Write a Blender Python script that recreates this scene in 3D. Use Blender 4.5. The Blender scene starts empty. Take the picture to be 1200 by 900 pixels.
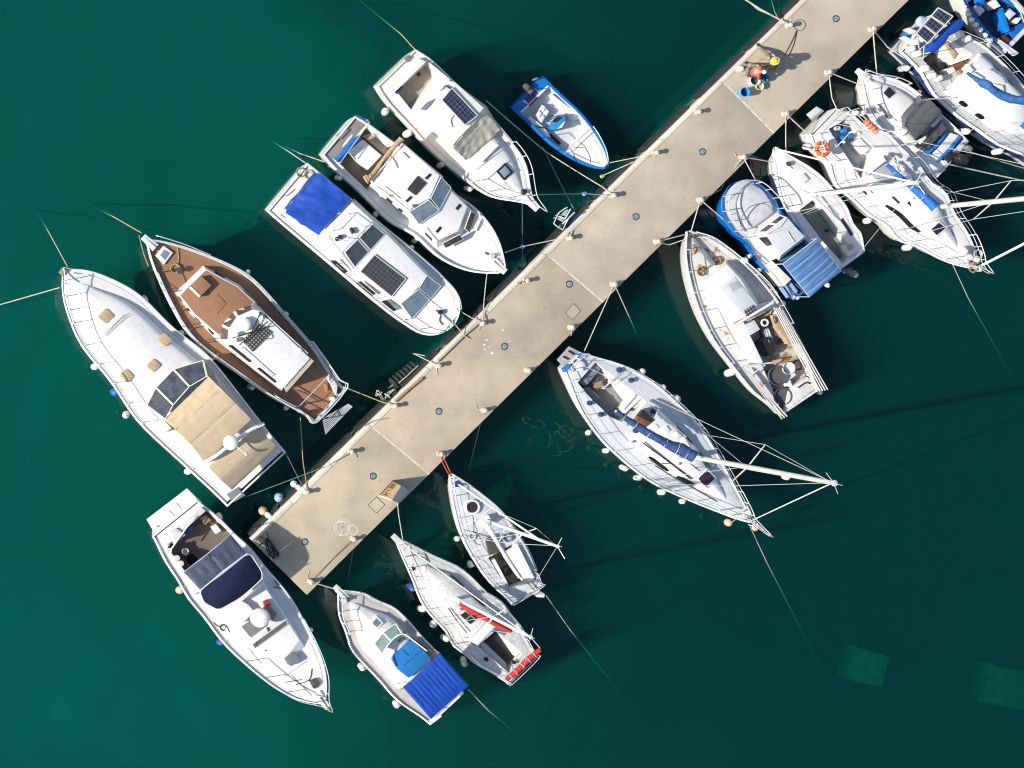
import bpy, bmesh, math, random
from mathutils import Vector, Matrix, Euler
from mathutils.geometry import delaunay_2d_cdt
random.seed(11)
SC = bpy.context.scene
COL = SC.collection
rad = math.radians

# ------------------------------------------------------------------ camera
# straight down from 80 m; the photograph is a crop of a larger nadir frame (lens shift)
PPX, PPY, FPX, HC = -127.0, 360.0, 2240.0, 80.0
cam = bpy.data.cameras.new('camera'); camo = bpy.data.objects.new('camera', cam); COL.objects.link(camo)
camo.location = (0, 0, HC); cam.sensor_width = 36.0; cam.sensor_fit = 'HORIZONTAL'
cam.lens = FPX / 1200 * 36.0
cam.shift_x = (600 - PPX) / 1200; cam.shift_y = -(450 - PPY) / 1200
cam.clip_start = 0.5; cam.clip_end = 2000
SC.camera = camo

# ------------------------------------------------------------------ sky and sun
SUN_EL = rad(33); sdx, sdy = -0.983, -0.185           # ground direction towards the sun
w = bpy.data.worlds.new('World'); SC.world = w; w.use_nodes = True
nt = w.node_tree; bg = nt.nodes['Background']
sky = nt.nodes.new('ShaderNodeTexSky'); sky.sky_type = 'NISHITA'; sky.sun_disc = False
sky.sun_elevation = SUN_EL; sky.sun_rotation = math.atan2(sdx, sdy)
nt.links.new(sky.outputs['Color'], bg.inputs['Color']); bg.inputs['Strength'].default_value = 0.115
sl = bpy.data.lights.new('sun', 'SUN'); so = bpy.data.objects.new('sun', sl); COL.objects.link(so)
sl.energy = 4.6; sl.angle = rad(0.9); sl.color = (1.0, 0.94, 0.84)
tosun = Vector((sdx * math.cos(SUN_EL), sdy * math.cos(SUN_EL), math.sin(SUN_EL)))
so.rotation_euler = tosun.to_track_quat('Z', 'Y').to_euler(); so.location = (0, 0, 60)
vs = SC.view_settings; vs.view_transform = 'Standard'; vs.look = 'None'; vs.gamma = 1; vs.exposure = 0.52
vs.use_curve_mapping = False
cy = SC.cycles
cy.max_bounces = 8; cy.diffuse_bounces = 3; cy.glossy_bounces = 3; cy.transparent_max_bounces = 12
cy.volume_bounces = 2; cy.filter_width = 1.1; cy.use_denoising = True; cy.caustics_reflective = False; cy.caustics_refractive = False

# ------------------------------------------------------------------ pixel <-> world
def W(px, py, z=0.0):
    k = (HC - z) / FPX
    return Vector(((px - PPX) * k, -(py - PPY) * k, z))
def Z(ox, oy, s):
    """reader for points noted in an enlarged crop"""
    def f(*pts):
        r = [(ox + p[0] / s, oy + p[1] / s) + tuple(p[2:]) for p in pts]
        return r[0] if len(r) == 1 else r
    return f

# ------------------------------------------------------------------ materials
MATS = {}
def mat(name, col, rough=0.5, metal=0.0, var=0.0, vs=3.0, bump=0.0, bs=40.0, spec=0.5, col2=None, mix=(0.45, 0.62), det=6, coat=0.0):
    if name in MATS: return MATS[name]
    m = bpy.data.materials.new(name); m.use_nodes = True; n = m.node_tree.nodes; l = m.node_tree.links
    b = n['Principled BSDF']; b.inputs['Base Color'].default_value = (*col, 1)
    b.inputs['Roughness'].default_value = rough; b.inputs['Metallic'].default_value = metal
    b.inputs['Specular IOR Level'].default_value = spec
    if coat: b.inputs['Coat Weight'].default_value = coat; b.inputs['Coat Roughness'].default_value = 0.08
    tc = n.new('ShaderNodeTexCoord')
    if var > 0 or col2:
        nz = n.new('ShaderNodeTexNoise'); nz.inputs['Scale'].default_value = vs; nz.inputs['Detail'].default_value = det
        nz.inputs['Roughness'].default_value = 0.62
        oi = n.new('ShaderNodeObjectInfo'); ad = n.new('ShaderNodeVectorMath'); ad.operation = 'MULTIPLY_ADD'
        cx = n.new('ShaderNodeCombineXYZ')
        for i in range(3): l.new(oi.outputs['Random'], cx.inputs[i])
        ad.inputs[1].default_value = (37, 51, 23)
        l.new(cx.outputs[0], ad.inputs[0]); l.new(tc.outputs['Object'], ad.inputs[2]); l.new(ad.outputs[0], nz.inputs['Vector'])
        mp = n.new('ShaderNodeMapRange'); mp.inputs['From Min'].default_value = mix[0]; mp.inputs['From Max'].default_value = mix[1]
        l.new(nz.outputs['Fac'], mp.inputs['Value'])
        mx = n.new('ShaderNodeMix'); mx.data_type = 'RGBA'
        mx.inputs['A'].default_value = (*col, 1)
        c2 = col2 if col2 else tuple(c * (1 - var) for c in col)
        mx.inputs['B'].default_value = (*c2, 1)
        l.new(mp.outputs[0], mx.inputs['Factor']); l.new(mx.outputs['Result'], b.inputs['Base Color'])
    if bump > 0:
        n2 = n.new('ShaderNodeTexNoise'); n2.inputs['Scale'].default_value = bs; n2.inputs['Detail'].default_value = 4
        l.new(tc.outputs['Object'], n2.inputs['Vector'])
        bp = n.new('ShaderNodeBump'); bp.inputs['Strength'].default_value = bump; bp.inputs['Distance'].default_value = 0.02
        l.new(n2.outputs['Fac'], bp.inputs['Height']); l.new(bp.outputs[0], b.inputs['Normal'])
    MATS[name] = m
    return m

def stripes(name, c1, c2, period, width, axis=0, rough=0.6, axis2=None, period2=None, width2=None, var=0.25):
    """material with fine seams (deck caulking, solar cell grid, roof corrugation)"""
    if name in MATS: return MATS[name]
    m = mat(name, c1, rough, var=0.01); n = m.node_tree.nodes; l = m.node_tree.links; b = n['Principled BSDF']
    tc = n.new('ShaderNodeTexCoord'); sp = n.new('ShaderNodeSeparateXYZ'); l.new(tc.outputs['Object'], sp.inputs[0])
    def line(ax, per, wd):
        d = n.new('ShaderNodeMath'); d.operation = 'DIVIDE'; d.inputs[1].default_value = per; l.new(sp.outputs[ax], d.inputs[0])
        f = n.new('ShaderNodeMath'); f.operation = 'FRACT'; l.new(d.outputs[0], f.inputs[0])
        g = n.new('ShaderNodeMath'); g.operation = 'LESS_THAN'; g.inputs[1].default_value = wd / per; l.new(f.outputs[0], g.inputs[0])
        return g
    k = line(axis, period, width)
    if axis2 is not None:
        k2 = line(axis2, period2, width2); mxm = n.new('ShaderNodeMath'); mxm.operation = 'MAXIMUM'
        l.new(k.outputs[0], mxm.inputs[0]); l.new(k2.outputs[0], mxm.inputs[1]); k = mxm
    nz = n.new('ShaderNodeTexNoise'); nz.inputs['Scale'].default_value = 2.5; nz.inputs['Detail'].default_value = 7
    l.new(tc.outputs['Object'], nz.inputs['Vector'])
    base = n.new('ShaderNodeMix'); base.data_type = 'RGBA'; base.inputs['A'].default_value = (*c1, 1)
    base.inputs['B'].default_value = (*[c * (1 - var) for c in c1], 1); l.new(nz.outputs['Fac'], base.inputs['Factor'])
    mx = n.new('ShaderNodeMix'); mx.data_type = 'RGBA'; mx.inputs['B'].default_value = (*c2, 1)
    l.new(base.outputs['Result'], mx.inputs['A']); l.new(k.outputs[0], mx.inputs['Factor'])
    for lk in list(b.inputs['Base Color'].links): l.remove(lk)
    l.new(mx.outputs['Result'], b.inputs['Base Color'])
    return m

WHITE = mat('white gelcoat', (0.74, 0.73, 0.705), 0.34, var=0.07, vs=5, spec=0.5)
WARM = mat('warm white gelcoat', (0.74, 0.71, 0.65), 0.32, var=0.08, vs=5)
OLDW = mat('weathered white paint', (0.60, 0.595, 0.57), 0.55, var=0.18, vs=6, bump=0.1)
DECKG = mat('pale grey deck paint', (0.52, 0.54, 0.56), 0.7, var=0.09, vs=7, bump=0.15, bs=60)
DECKW = mat('non skid white deck', (0.66, 0.66, 0.645), 0.6, var=0.09, vs=6, bump=0.12, bs=70)
GREYD = mat('grey non skid', (0.34, 0.36, 0.38), 0.8, var=0.10, vs=7)
BOOT = mat('antifouling paint', (0.20, 0.23, 0.21), 0.8, col2=(0.10, 0.14, 0.08), vs=2.0)
NAVYB = mat('navy antifouling', (0.03, 0.06, 0.16), 0.7, var=0.3)
TEAK = stripes('teak deck', (0.36, 0.185, 0.10), (0.10, 0.05, 0.03), 0.07, 0.010, 1, 0.6)
TEAKD = stripes('old teak sole', (0.17, 0.135, 0.11), (0.06, 0.045, 0.035), 0.085, 0.012, 1, 0.75)
TEAKG = stripes('silvered timber boards', (0.26, 0.25, 0.235), (0.09, 0.085, 0.08), 0.16, 0.012, 1, 0.8)
VARN = mat('varnished mahogany', (0.19, 0.075, 0.032), 0.3, var=0.35, vs=5, coat=0.3)
OAK = mat('bare timber', (0.36, 0.24, 0.13), 0.6, var=0.35, vs=6)
GLASS = mat('dark tinted glass', (0.020, 0.024, 0.028), 0.06, spec=0.6, var=0.2)
GLASSB = mat('smoky grey glass', (0.075, 0.085, 0.10), 0.08, spec=0.6, var=0.45, vs=4)
GLASSG = mat('green tinted screen', (0.16, 0.235, 0.225), 0.09, spec=0.6, var=0.4, vs=3)
GLASSL = mat('blue grey clear screen', (0.22, 0.29, 0.34), 0.10, spec=0.6, var=0.3, vs=3)
STEEL = mat('stainless steel', (0.66, 0.67, 0.68), 0.35, 0.35)
ALU = mat('aluminium spar', (0.66, 0.64, 0.58), 0.4, 0.25, var=0.1)
ALUW = mat('white painted spar', (0.78, 0.77, 0.73), 0.4, var=0.06)
BLACK = mat('black plastic', (0.02, 0.02, 0.022), 0.45, var=0.3)
RUBBER = mat('black rubber', (0.022, 0.022, 0.024), 0.75, var=0.35, vs=4, bump=0.2)
BEIGE = mat('beige canvas', (0.50, 0.39, 0.255), 0.85, var=0.08, vs=4, bump=0.10, bs=120)
BEIGEL = mat('cream canvas', (0.64, 0.56, 0.43), 0.85, var=0.10, vs=4, bump=0.10, bs=120)
BLUE = mat('royal blue tarpaulin', (0.003, 0.055, 0.36), 0.6, var=0.18, vs=2.5)
BLUEC = mat('bright blue canvas', (0.006, 0.11, 0.45), 0.6, var=0.15, vs=2.5)
BLUES = mat('mid blue seat cover', (0.012, 0.17, 0.46), 0.6, var=0.15, vs=3)
NAVY = mat('navy canvas', (0.018, 0.027, 0.095), 0.85, var=0.25, vs=3, bump=0.1, bs=120)
NAVYS = mat('navy sail cover', (0.018, 0.055, 0.17), 0.8, var=0.3, vs=4)
COBALT = mat('cobalt sail cover', (0.01, 0.11, 0.42), 0.75, var=0.25, vs=5)
AWN = stripes('faded blue awning', (0.075, 0.165, 0.36), (0.13, 0.24, 0.46), 0.28, 0.07, 0, 0.8)
HULLB = mat('blue hull paint', (0.008, 0.14, 0.42), 0.35, var=0.2, vs=2)
TURQ = mat('bright blue gelcoat', (0.006, 0.16, 0.52), 0.35, var=0.15, vs=2)
GREYC = mat('charcoal canvas', (0.075, 0.080, 0.085), 0.85, var=0.2, vs=3, bump=0.1, bs=120)
GREYU = mat('grey cushion vinyl', (0.17, 0.18, 0.20), 0.7, var=0.2, vs=3)
CUSH = mat('white cushion vinyl', (0.66, 0.66, 0.66), 0.55, var=0.1)
REDC = mat('red canvas', (0.50, 0.025, 0.02), 0.7, var=0.2)
ORANGE = mat('orange plastic', (0.72, 0.12, 0.02), 0.5, var=0.15)
PORT = mat('tan hatch cover', (0.44, 0.32, 0.20), 0.85, var=0.15)
SOLAR = stripes('solar cells', (0.022, 0.030, 0.058), (0.20, 0.22, 0.26), 0.16, 0.010, 0, 0.25, 1, 0.16, 0.010)
SOLARD = stripes('dark solar cells', (0.05, 0.05, 0.058), (0.15, 0.16, 0.18), 0.16, 0.010, 0, 0.25, 1, 0.16, 0.010)
GRATE = stripes('slatted teak grating', (0.30, 0.29, 0.27), (0.05, 0.05, 0.05), 0.09, 0.035, 1, 0.8)
GRATE2 = stripes('square hole grating', (0.32, 0.32, 0.31), (0.03, 0.03, 0.03), 0.12, 0.06, 0, 0.7, 1, 0.12, 0.06)
ROPEW = mat('pale rope', (0.50, 0.46, 0.38), 0.9, var=0.35, vs=14)
ROPEY = mat('yellow rope', (0.45, 0.33, 0.14), 0.9, var=0.35, vs=14)
ROPEG = mat('green rope', (0.14, 0.27, 0.23), 0.9, var=0.35, vs=14)
ROPER = mat('red rope', (0.55, 0.09, 0.04), 0.9, var=0.3, vs=14)
ROPED = mat('dark rope', (0.035, 0.037, 0.042), 0.9, var=0.35, vs=14)
ROPEB = mat('blue rope', (0.14, 0.23, 0.29), 0.9, var=0.35, vs=14)
FEND = mat('white fender vinyl', (0.64, 0.63, 0.59), 0.5, col2=(0.40, 0.37, 0.30), vs=5, mix=(0.52, 0.75))
FENDB = mat('blue fender vinyl', (0.03, 0.12, 0.38), 0.5, var=0.3)
FENDP = mat('salmon buoy plastic', (0.72, 0.42, 0.30), 0.55, var=0.3)
RUST = mat('rust stained deck', (0.56, 0.56, 0.54), 0.8, col2=(0.30, 0.14, 0.045), vs=2.4, mix=(0.57, 0.66), bump=0.2)
SKIN = mat('skin', (0.46, 0.25, 0.16), 0.6)
IRON = mat('cast iron', (0.09, 0.085, 0.08), 0.7, 0.3, var=0.4)

# ------------------------------------------------------------------ objects
def tag(o, label=None, cat=None, group=None, kind=None):
    if label: o['label'] = label
    if cat: o['category'] = cat
    if group: o['group'] = group
    if kind: o['kind'] = kind
    return o
def mesh_obj(name, verts, faces, mats, parent=None, smooth=35, fmi=None):
    me = bpy.data.meshes.new(name); me.from_pydata([tuple(v) for v in verts], [], faces)
    for m in (mats if isinstance(mats, (list, tuple)) else [mats]): me.materials.append(m)
    if fmi: me.polygons.foreach_set('material_index', fmi)
    return _fin(name, me, parent, smooth)
def bm_obj(name, bm, mats, parent=None, smooth=35):
    bmesh.ops.recalc_face_normals(bm, faces=bm.faces[:])
    me = bpy.data.meshes.new(name); bm.to_mesh(me); bm.free()
    for m in (mats if isinstance(mats, (list, tuple)) else [mats]): me.materials.append(m)
    return _fin(name, me, parent, smooth)
def _fin(name, me, parent, smooth):
    if smooth:
        me.shade_smooth(); me.set_sharp_from_angle(angle=rad(smooth))
    me.update()
    o = bpy.data.objects.new(name, me); COL.objects.link(o)
    if parent is not None: o.parent = parent
    return o
def empty(name, loc, rz=0.0, label=None, cat=None, group=None):
    o = bpy.data.objects.new(name, None); COL.objects.link(o); o.location = loc; o.rotation_euler = (0, 0, rz)
    o.empty_display_size = 0.3
    return tag(o, label, cat, group)

# ------------------------------------------------------------------ shape helpers (Vectors in, bmesh out)
def rc(pts, k=0.25, n=3):
    """round the corners of a polygon (2d or 3d tuples)"""
    out = []; N = len(pts)
    for i in range(N):
        a, b, c = (Vector(pts[i - 1]), Vector(pts[i]), Vector(pts[(i + 1) % N]))
        p, q = b.lerp(a, k), b.lerp(c, k)
        for j in range(n + 1):
            t = j / n
            out.append(tuple(p * (1 - t) ** 2 + b * 2 * t * (1 - t) + q * t * t))
    return out
def spline(pts, n=6, closed=False):
    P = [Vector(p) for p in pts]; N = len(P); out = []
    rng = range(N if closed else N - 1)
    for i in rng:
        p1, p2 = P[i], P[(i + 1) % N]
        p0 = P[i - 1] if (closed or i > 0) else p1 * 2 - p2
        p3 = P[(i + 2) % N] if (closed or i + 2 < N) else p2 * 2 - p1
        for j in range(n):
            t = j / n
            out.append(0.5 * ((2 * p1) + (p2 - p0) * t + (2 * p0 - 5 * p1 + 4 * p2 - p3) * t * t + (3 * p1 - p0 - 3 * p2 + p3) * t ** 3))
    if not closed: out.append(P[-1].copy())
    return out
def add_loft(bm, base, top, bevel=0.02, seg=2, crown=0.0, mi_top=None):
    base = [Vector(v) for v in base]; top = [Vector(v) for v in top]; N = len(base)
    a = [bm.verts.new(v) for v in base]; b = [bm.verts.new(v) for v in top]
    fs = []
    for i in range(N):
        fs.append(bm.faces.new((a[i], a[(i + 1) % N], b[(i + 1) % N], b[i])))
    ft = bm.faces.new(b); fb = bm.faces.new(list(reversed(a)))
    if mi_top is not None: ft.material_index = mi_top
    if crown:
        r = bmesh.ops.inset_region(bm, faces=[ft], thickness=crown * 3, depth=0)
        bmesh.ops.translate(bm, verts=ft.verts[:], vec=(0, 0, crown))
    if bevel > 0:
        es = set(e for v in b for e in v.link_edges if (e.verts[0] in b and e.verts[1] in b) or e.calc_face_angle(0) > 0.6)
        bmesh.ops.bevel(bm, geom=list(es), offset=bevel, segments=seg, profile=0.6, affect='EDGES', clamp_overlap=True)
def add_tube(bm, pts, r, n=6, cap=True):
    P = [Vector(p) for p in pts]; N = len(P)
    R = r if isinstance(r, (list, tuple)) else [r] * N
    rings = []; up = None
    for i in range(N):
        d = (P[min(i + 1, N - 1)] - P[max(i - 1, 0)])
        if d.length < 1e-7: d = Vector((0, 0, 1))
        d.normalize()
        if up is None:
            up = d.orthogonal().normalized()
        else:
            up = (up - d * up.dot(d))
            up = up.normalized() if up.length > 1e-5 else d.orthogonal().normalized()
        s = d.cross(up)
        rings.append([bm.verts.new(P[i] + (up * math.cos(2 * math.pi * k / n) + s * math.sin(2 * math.pi * k / n)) * R[i]) for k in range(n)])
    for i in range(N - 1):
        for k in range(n):
            bm.faces.new((rings[i][k], rings[i][(k + 1) % n], rings[i + 1][(k + 1) % n], rings[i + 1][k]))
    if cap:
        bm.faces.new(list(reversed(rings[0]))); bm.faces.new(rings[-1])
def add_torus(bm, c, R, r, N=20, n=6, ax=None, sq=1.0):
    """ring in the plane perpendicular to ax"""
    q = Vector(ax or (0, 0, 1)).to_track_quat('Z', 'Y'); c = Vector(c); rings = []
    for i in range(N):
        a = 2 * math.pi * i / N
        rings.append([bm.verts.new(c + q @ Vector(((R + r * math.cos(b)) * math.cos(a), (R + r * math.cos(b)) * math.sin(a) * sq, r * math.sin(b)))) for b in [2 * math.pi * k / n for k in range(n)]])
    for i in range(N):
        for k in range(n):
            j = (i + 1) % N
            bm.faces.new((rings[i][k], rings[j][k], rings[j][(k + 1) % n], rings[i][(k + 1) % n]))
def add_lathe(bm, c, prof, n=16, ax=None, mi=None):
    """prof: list of (radius, height) from bottom to top"""
    q = Vector(ax or (0, 0, 1)).to_track_quat('Z', 'Y'); c = Vector(c); rings = []
    for (r, h) in prof:
        if r < 1e-5: rings.append([bm.verts.new(c + q @ Vector((0, 0, h)))])
        else: rings.append([bm.verts.new(c + q @ Vector((r * math.cos(2 * math.pi * k / n), r * math.sin(2 * math.pi * k / n), h))) for k in range(n)])
    for i in range(len(rings) - 1):
        A, B = rings[i], rings[i + 1]
        for k in range(n):
            k2 = (k + 1) % n
            if len(A) == 1 and len(B) == 1: continue
            if len(A) == 1: f = bm.faces.new((A[0], B[k2], B[k]))
            elif len(B) == 1: f = bm.faces.new((A[k], A[k2], B[0]))
            else: f = bm.faces.new((A[k], A[k2], B[k2], B[k]))
            if mi: f.material_index = mi[i]
    for ring, rev in ((rings[0], True), (rings[-1], False)):
        if len(ring) > 1: bm.faces.new(list(reversed(ring)) if rev else ring)
def add_box(bm, c, sx, sy, sz, rz=0.0, bevel=0.01, rot=None):
    q = rot or Euler((0, 0, rz)).to_quaternion(); c = Vector(c)
    base = [c + q @ Vector((x * sx / 2, y * sy / 2, -sz / 2)) for x, y in ((-1, -1), (1, -1), (1, 1), (-1, 1))]
    top = [c + q @ Vector((x * sx / 2, y * sy / 2, sz / 2)) for x, y in ((-1, -1), (1, -1), (1, 1), (-1, 1))]
    add_loft(bm, base, top, bevel)
def capsule_prof(r, L, n=4):
    p = [(0, 0)]
    for i in range(1, n + 1):
        a = math.pi / 2 * i / n; p.append((r * math.sin(a), r - r * math.cos(a)))
    for i in range(n, -1, -1):
        a = math.pi / 2 * i / n; p.append((r * math.sin(a), L - r + r * math.cos(a)))
    return p
def NB(): return bmesh.new()
def tube(name, pts, r, m, parent=None, n=6):
    bm = NB(); add_tube(bm, pts, r, n); return bm_obj(name, bm, m, parent, 60)
def patch(name, A, B, C, D, m, parent=None, nu=14, nv=10, arch=0.0, wr=0.0, thick=0.012, seed=0, freq=7.0, droop=0.0, ribs=0, ribh=0.0):
    """fabric stretched over four corners: A-B one edge, D-C the opposite; arch lifts the middle, wr wrinkles it"""
    from mathutils import noise
    A, B, C, D = map(Vector, (A, B, C, D)); vs_, fs_ = [], []
    for j in range(nv + 1):
        for i in range(nu + 1):
            u, v = i / nu, j / nv
            p = A.lerp(B, u).lerp(D.lerp(C, u), v)
            e = 4 * v * (1 - v)
            p.z += arch * (1 - (2 * v - 1) ** 4) + droop * (4 * u * (1 - u))
            if ribs: p.z += ribh * abs(math.sin(math.pi * ribs * u)) ** 0.5 * e
            if wr:
                q = Vector((u * freq + seed * 3.1, v * freq * 0.6, seed))
                nz_ = noise.noise(q) + 0.5 * noise.noise(q * 2.3)
                p += Vector((0, 0, wr * nz_)) + Vector((noise.noise(q + Vector((9, 3, 1))), noise.noise(q + Vector((4, 8, 5))), 0)) * wr * 0.6
            vs_.append(p)
    for j in range(nv):
        for i in range(nu):
            a = j * (nu + 1) + i; fs_.append((a, a + 1, a + nu + 2, a + nu + 1))
    n0 = len(vs_)
    low = [v - Vector((0, 0, thick)) for v in vs_]
    allf = fs_ + [tuple(n0 + k for k in reversed(f)) for f in fs_]
    bd = [i for i in range(nu + 1)] + [(j + 1) * (nu + 1) - 1 for j in range(1, nv + 1)] + [nv * (nu + 1) + i for i in range(nu - 1, -1, -1)] + [j * (nu + 1) for j in range(nv - 1, 0, -1)]
    for k in range(len(bd)):
        a, b = bd[k], bd[(k + 1) % len(bd)]
        allf.append((b, a, n0 + a, n0 + b))
    bm = NB(); V = [bm.verts.new(v) for v in vs_ + low]
    for f in allf: bm.faces.new([V[k] for k in f])
    return bm_obj(name, bm, m, parent, 50)
def inside(p, poly):
    x, y = p; c = False; j = len(poly) - 1
    for i in range(len(poly)):
        xi, yi = poly[i][0], poly[i][1]; xj, yj = poly[j][0], poly[j][1]
        if (yi > y) != (yj > y) and x < (xj - xi) * (y - yi) / (yj - yi + 1e-12) + xi: c = not c
        j = i
    return c
def interp(T, V, t):
    """smooth interpolation (monotone tangents) through sorted (T,V)"""
    n = len(T)
    if t <= T[0]: return V[0]
    if t >= T[-1]: return V[-1]
    i = max(k for k in range(n - 1) if T[k] <= t)
    def slope(k):
        if k <= 0: return (V[1] - V[0]) / (T[1] - T[0])
        if k >= n - 1: return (V[-1] - V[-2]) / (T[-1] - T[-2])
        a = (V[k] - V[k - 1]) / (T[k] - T[k - 1]); b = (V[k + 1] - V[k]) / (T[k + 1] - T[k])
        return 0 if a * b <= 0 else 2 * a * b / (a + b)
    h = T[i + 1] - T[i]; s = (t - T[i]) / h; m0, m1 = slope(i) * h, slope(i + 1) * h
    return (2 * s**3 - 3 * s**2 + 1) * V[i] + (s**3 - 2 * s**2 + s) * m0 + (-2 * s**3 + 3 * s**2) * V[i + 1] + (s**3 - s**2) * m1
ORD = ['first', 'second', 'third', 'fourth', 'fifth', 'sixth', 'seventh', 'eighth', 'ninth', 'tenth', 'eleventh', 'twelfth', 'thirteenth', 'fourteenth']
def rope(name, label, pts, r=0.02, m=None, sag=0.0, cat='rope', group=None, wob=0.0):
    """pts world Vectors; a sagging line between consecutive points"""
    m = m or ROPEW; P = [Vector(p) for p in pts]; out = []
    for a, b in zip(P[:-1], P[1:]):
        n = max(4, int((b - a).length / 0.35))
        for i in range(n):
            t = i / n; p = a.lerp(b, t); p.z -= sag * 4 * t * (1 - t) * (b - a).length
            if wob: p += Vector((random.uniform(-wob, wob), random.uniform(-wob, wob), 0))
            out.append(p)
    out.append(P[-1])
    o = tube(name, out, r, m, n=5)
    return tag(o, label, cat, group)
# ------------------------------------------------------------------ sea bed, water
def seabed():
    xs = [-20, 75]; N = 200; vs_, fs_ = [], []
    from mathutils import noise
    x0, x1, y0, y1 = -40, 95, -60, 55
    for j in range(N + 1):
        for i in range(N + 1):
            x = x0 + (x1 - x0) * i / N; y = y0 + (y1 - y0) * j / N
            vs_.append((x, y, -1.95 - 1.35 * max(0.0, min(1.0, (x - 17) / 22)) + 0.25 * noise.noise((x * 0.09, y * 0.09, 3)) + 0.10 * noise.noise((x * 0.55, y * 0.55, 7)) + 0.08 * noise.noise((x * 1.4, y * 1.4, 2)) - 0.05 * max(0, x - 22)))
    for j in range(N):
        for i in range(N):
            a = j * (N + 1) + i; fs_.append((a, a + 1, a + N + 2, a + N + 1))
    m = bpy.data.materials.new('sand and sea grass'); m.use_nodes = True; n = m.node_tree.nodes; l = m.node_tree.links
    b = n['Principled BSDF']; b.inputs['Roughness'].default_value = 0.9
    tc = n.new('ShaderNodeTexCoord'); nz = n.new('ShaderNodeTexNoise'); nz.inputs['Scale'].default_value = 0.11; nz.inputs['Detail'].default_value = 5
    l.new(tc.outputs['Object'], nz.inputs['Vector'])
    sp = n.new('ShaderNodeSeparateXYZ'); l.new(tc.outputs['Object'], sp.inputs[0])
    gx = n.new('ShaderNodeMapRange'); gx.inputs['From Min'].default_value = 12; gx.inputs['From Max'].default_value = 46
    gx.inputs['To Min'].default_value = -0.20; gx.inputs['To Max'].default_value = 0.07; l.new(sp.outputs['X'], gx.inputs['Value'])
    ad = n.new('ShaderNodeMath'); l.new(nz.outputs['Fac'], ad.inputs[0]); l.new(gx.outputs[0], ad.inputs[1])
    cr = n.new('ShaderNodeValToRGB'); cr.color_ramp.elements[0].position = 0.42; cr.color_ramp.elements[0].color = (0.40, 0.36, 0.27, 1)
    cr.color_ramp.elements[1].position = 0.66; cr.color_ramp.elements[1].color = (0.045, 0.065, 0.045, 1)
    l.new(ad.outputs[0], cr.inputs[0]); l.new(cr.outputs[0], b.inputs['Base Color'])
    o = mesh_obj('seabed', vs_, fs_, m); tag(o, kind='structure', label='sandy sea bed with dark sea grass patches under the water')
seabed()

def water():
    x0, x1, y0, y1, zb = -39, 94, -59, 54, -9.0
    v = [(x0, y0, zb), (x1, y0, zb), (x1, y1, zb), (x0, y1, zb), (x0, y0, 0), (x1, y0, 0), (x1, y1, 0), (x0, y1, 0)]
    f = [(0, 3, 2, 1), (4, 5, 6, 7), (0, 1, 5, 4), (1, 2, 6, 5), (2, 3, 7, 6), (3, 0, 4, 7)]
    m = bpy.data.materials.new('sea water'); m.use_nodes = True; n = m.node_tree.nodes; l = m.node_tree.links
    n.remove(n['Principled BSDF']); out = n['Material Output']
    tr = n.new('ShaderNodeBsdfTransparent'); gl = n.new('ShaderNodeBsdfGlossy'); gl.inputs['Roughness'].default_value = 0.03
    fr = n.new('ShaderNodeFresnel'); fr.inputs['IOR'].default_value = 1.37
    mx = n.new('ShaderNodeMixShader')
    tc = n.new('ShaderNodeTexCoord')
    hs = None
    for sc_, st in ((0.9, 0.5), (3.2, 0.35), (9.0, 0.15)):
        nz = n.new('ShaderNodeTexNoise'); nz.inputs['Scale'].default_value = sc_; nz.inputs['Detail'].default_value = 3
        l.new(tc.outputs['Object'], nz.inputs['Vector'])
        mu = n.new('ShaderNodeMath'); mu.operation = 'MULTIPLY'; mu.inputs[1].default_value = st / sc_; l.new(nz.outputs['Fac'], mu.inputs[0])
        if hs is None: hs = mu
        else:
            a = n.new('ShaderNodeMath'); l.new(hs.outputs[0], a.inputs[0]); l.new(mu.outputs[0], a.inputs[1]); hs = a
    bp = n.new('ShaderNodeBump'); bp.inputs['Strength'].default_value = 0.13; bp.inputs['Distance'].default_value = 0.30
    l.new(hs.outputs[0], bp.inputs['Height'])
    l.new(bp.outputs[0], gl.inputs['Normal']); l.new(bp.outputs[0], fr.inputs['Normal'])
    ge = n.new('ShaderNodeNewGeometry'); sb = n.new('ShaderNodeMath'); sb.operation = 'SUBTRACT'; sb.inputs[0].default_value = 1
    l.new(ge.outputs['Backfacing'], sb.inputs[1]); fm = n.new('ShaderNodeMath'); fm.operation = 'MULTIPLY'
    l.new(fr.outputs[0], fm.inputs[0]); l.new(sb.outputs[0], fm.inputs[1]); l.new(fm.outputs[0], mx.inputs[0]); l.new(tr.outputs[0], mx.inputs[1]); l.new(gl.outputs[0], mx.inputs[2])
    l.new(mx.outputs[0], out.inputs['Surface'])
    vsn = n.new('ShaderNodeVolumeScatter'); vsn.inputs['Color'].default_value = (0.004, 0.70, 0.70, 1); vsn.inputs['Density'].default_value = 0.075
    vab = n.new('ShaderNodeVolumeAbsorption'); vab.inputs['Color'].default_value = (0.0, 0.775, 0.758, 1); vab.inputs['Density'].default_value = 1.62
    ads = n.new('ShaderNodeAddShader'); l.new(vsn.outputs[0], ads.inputs[0]); l.new(vab.outputs[0], ads.inputs[1])
    l.new(ads.outputs[0], out.inputs['Volume'])
    o = mesh_obj('water', v, f, m, smooth=0); tag(o, kind='structure', label='calm green harbour water')
water()
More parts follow.
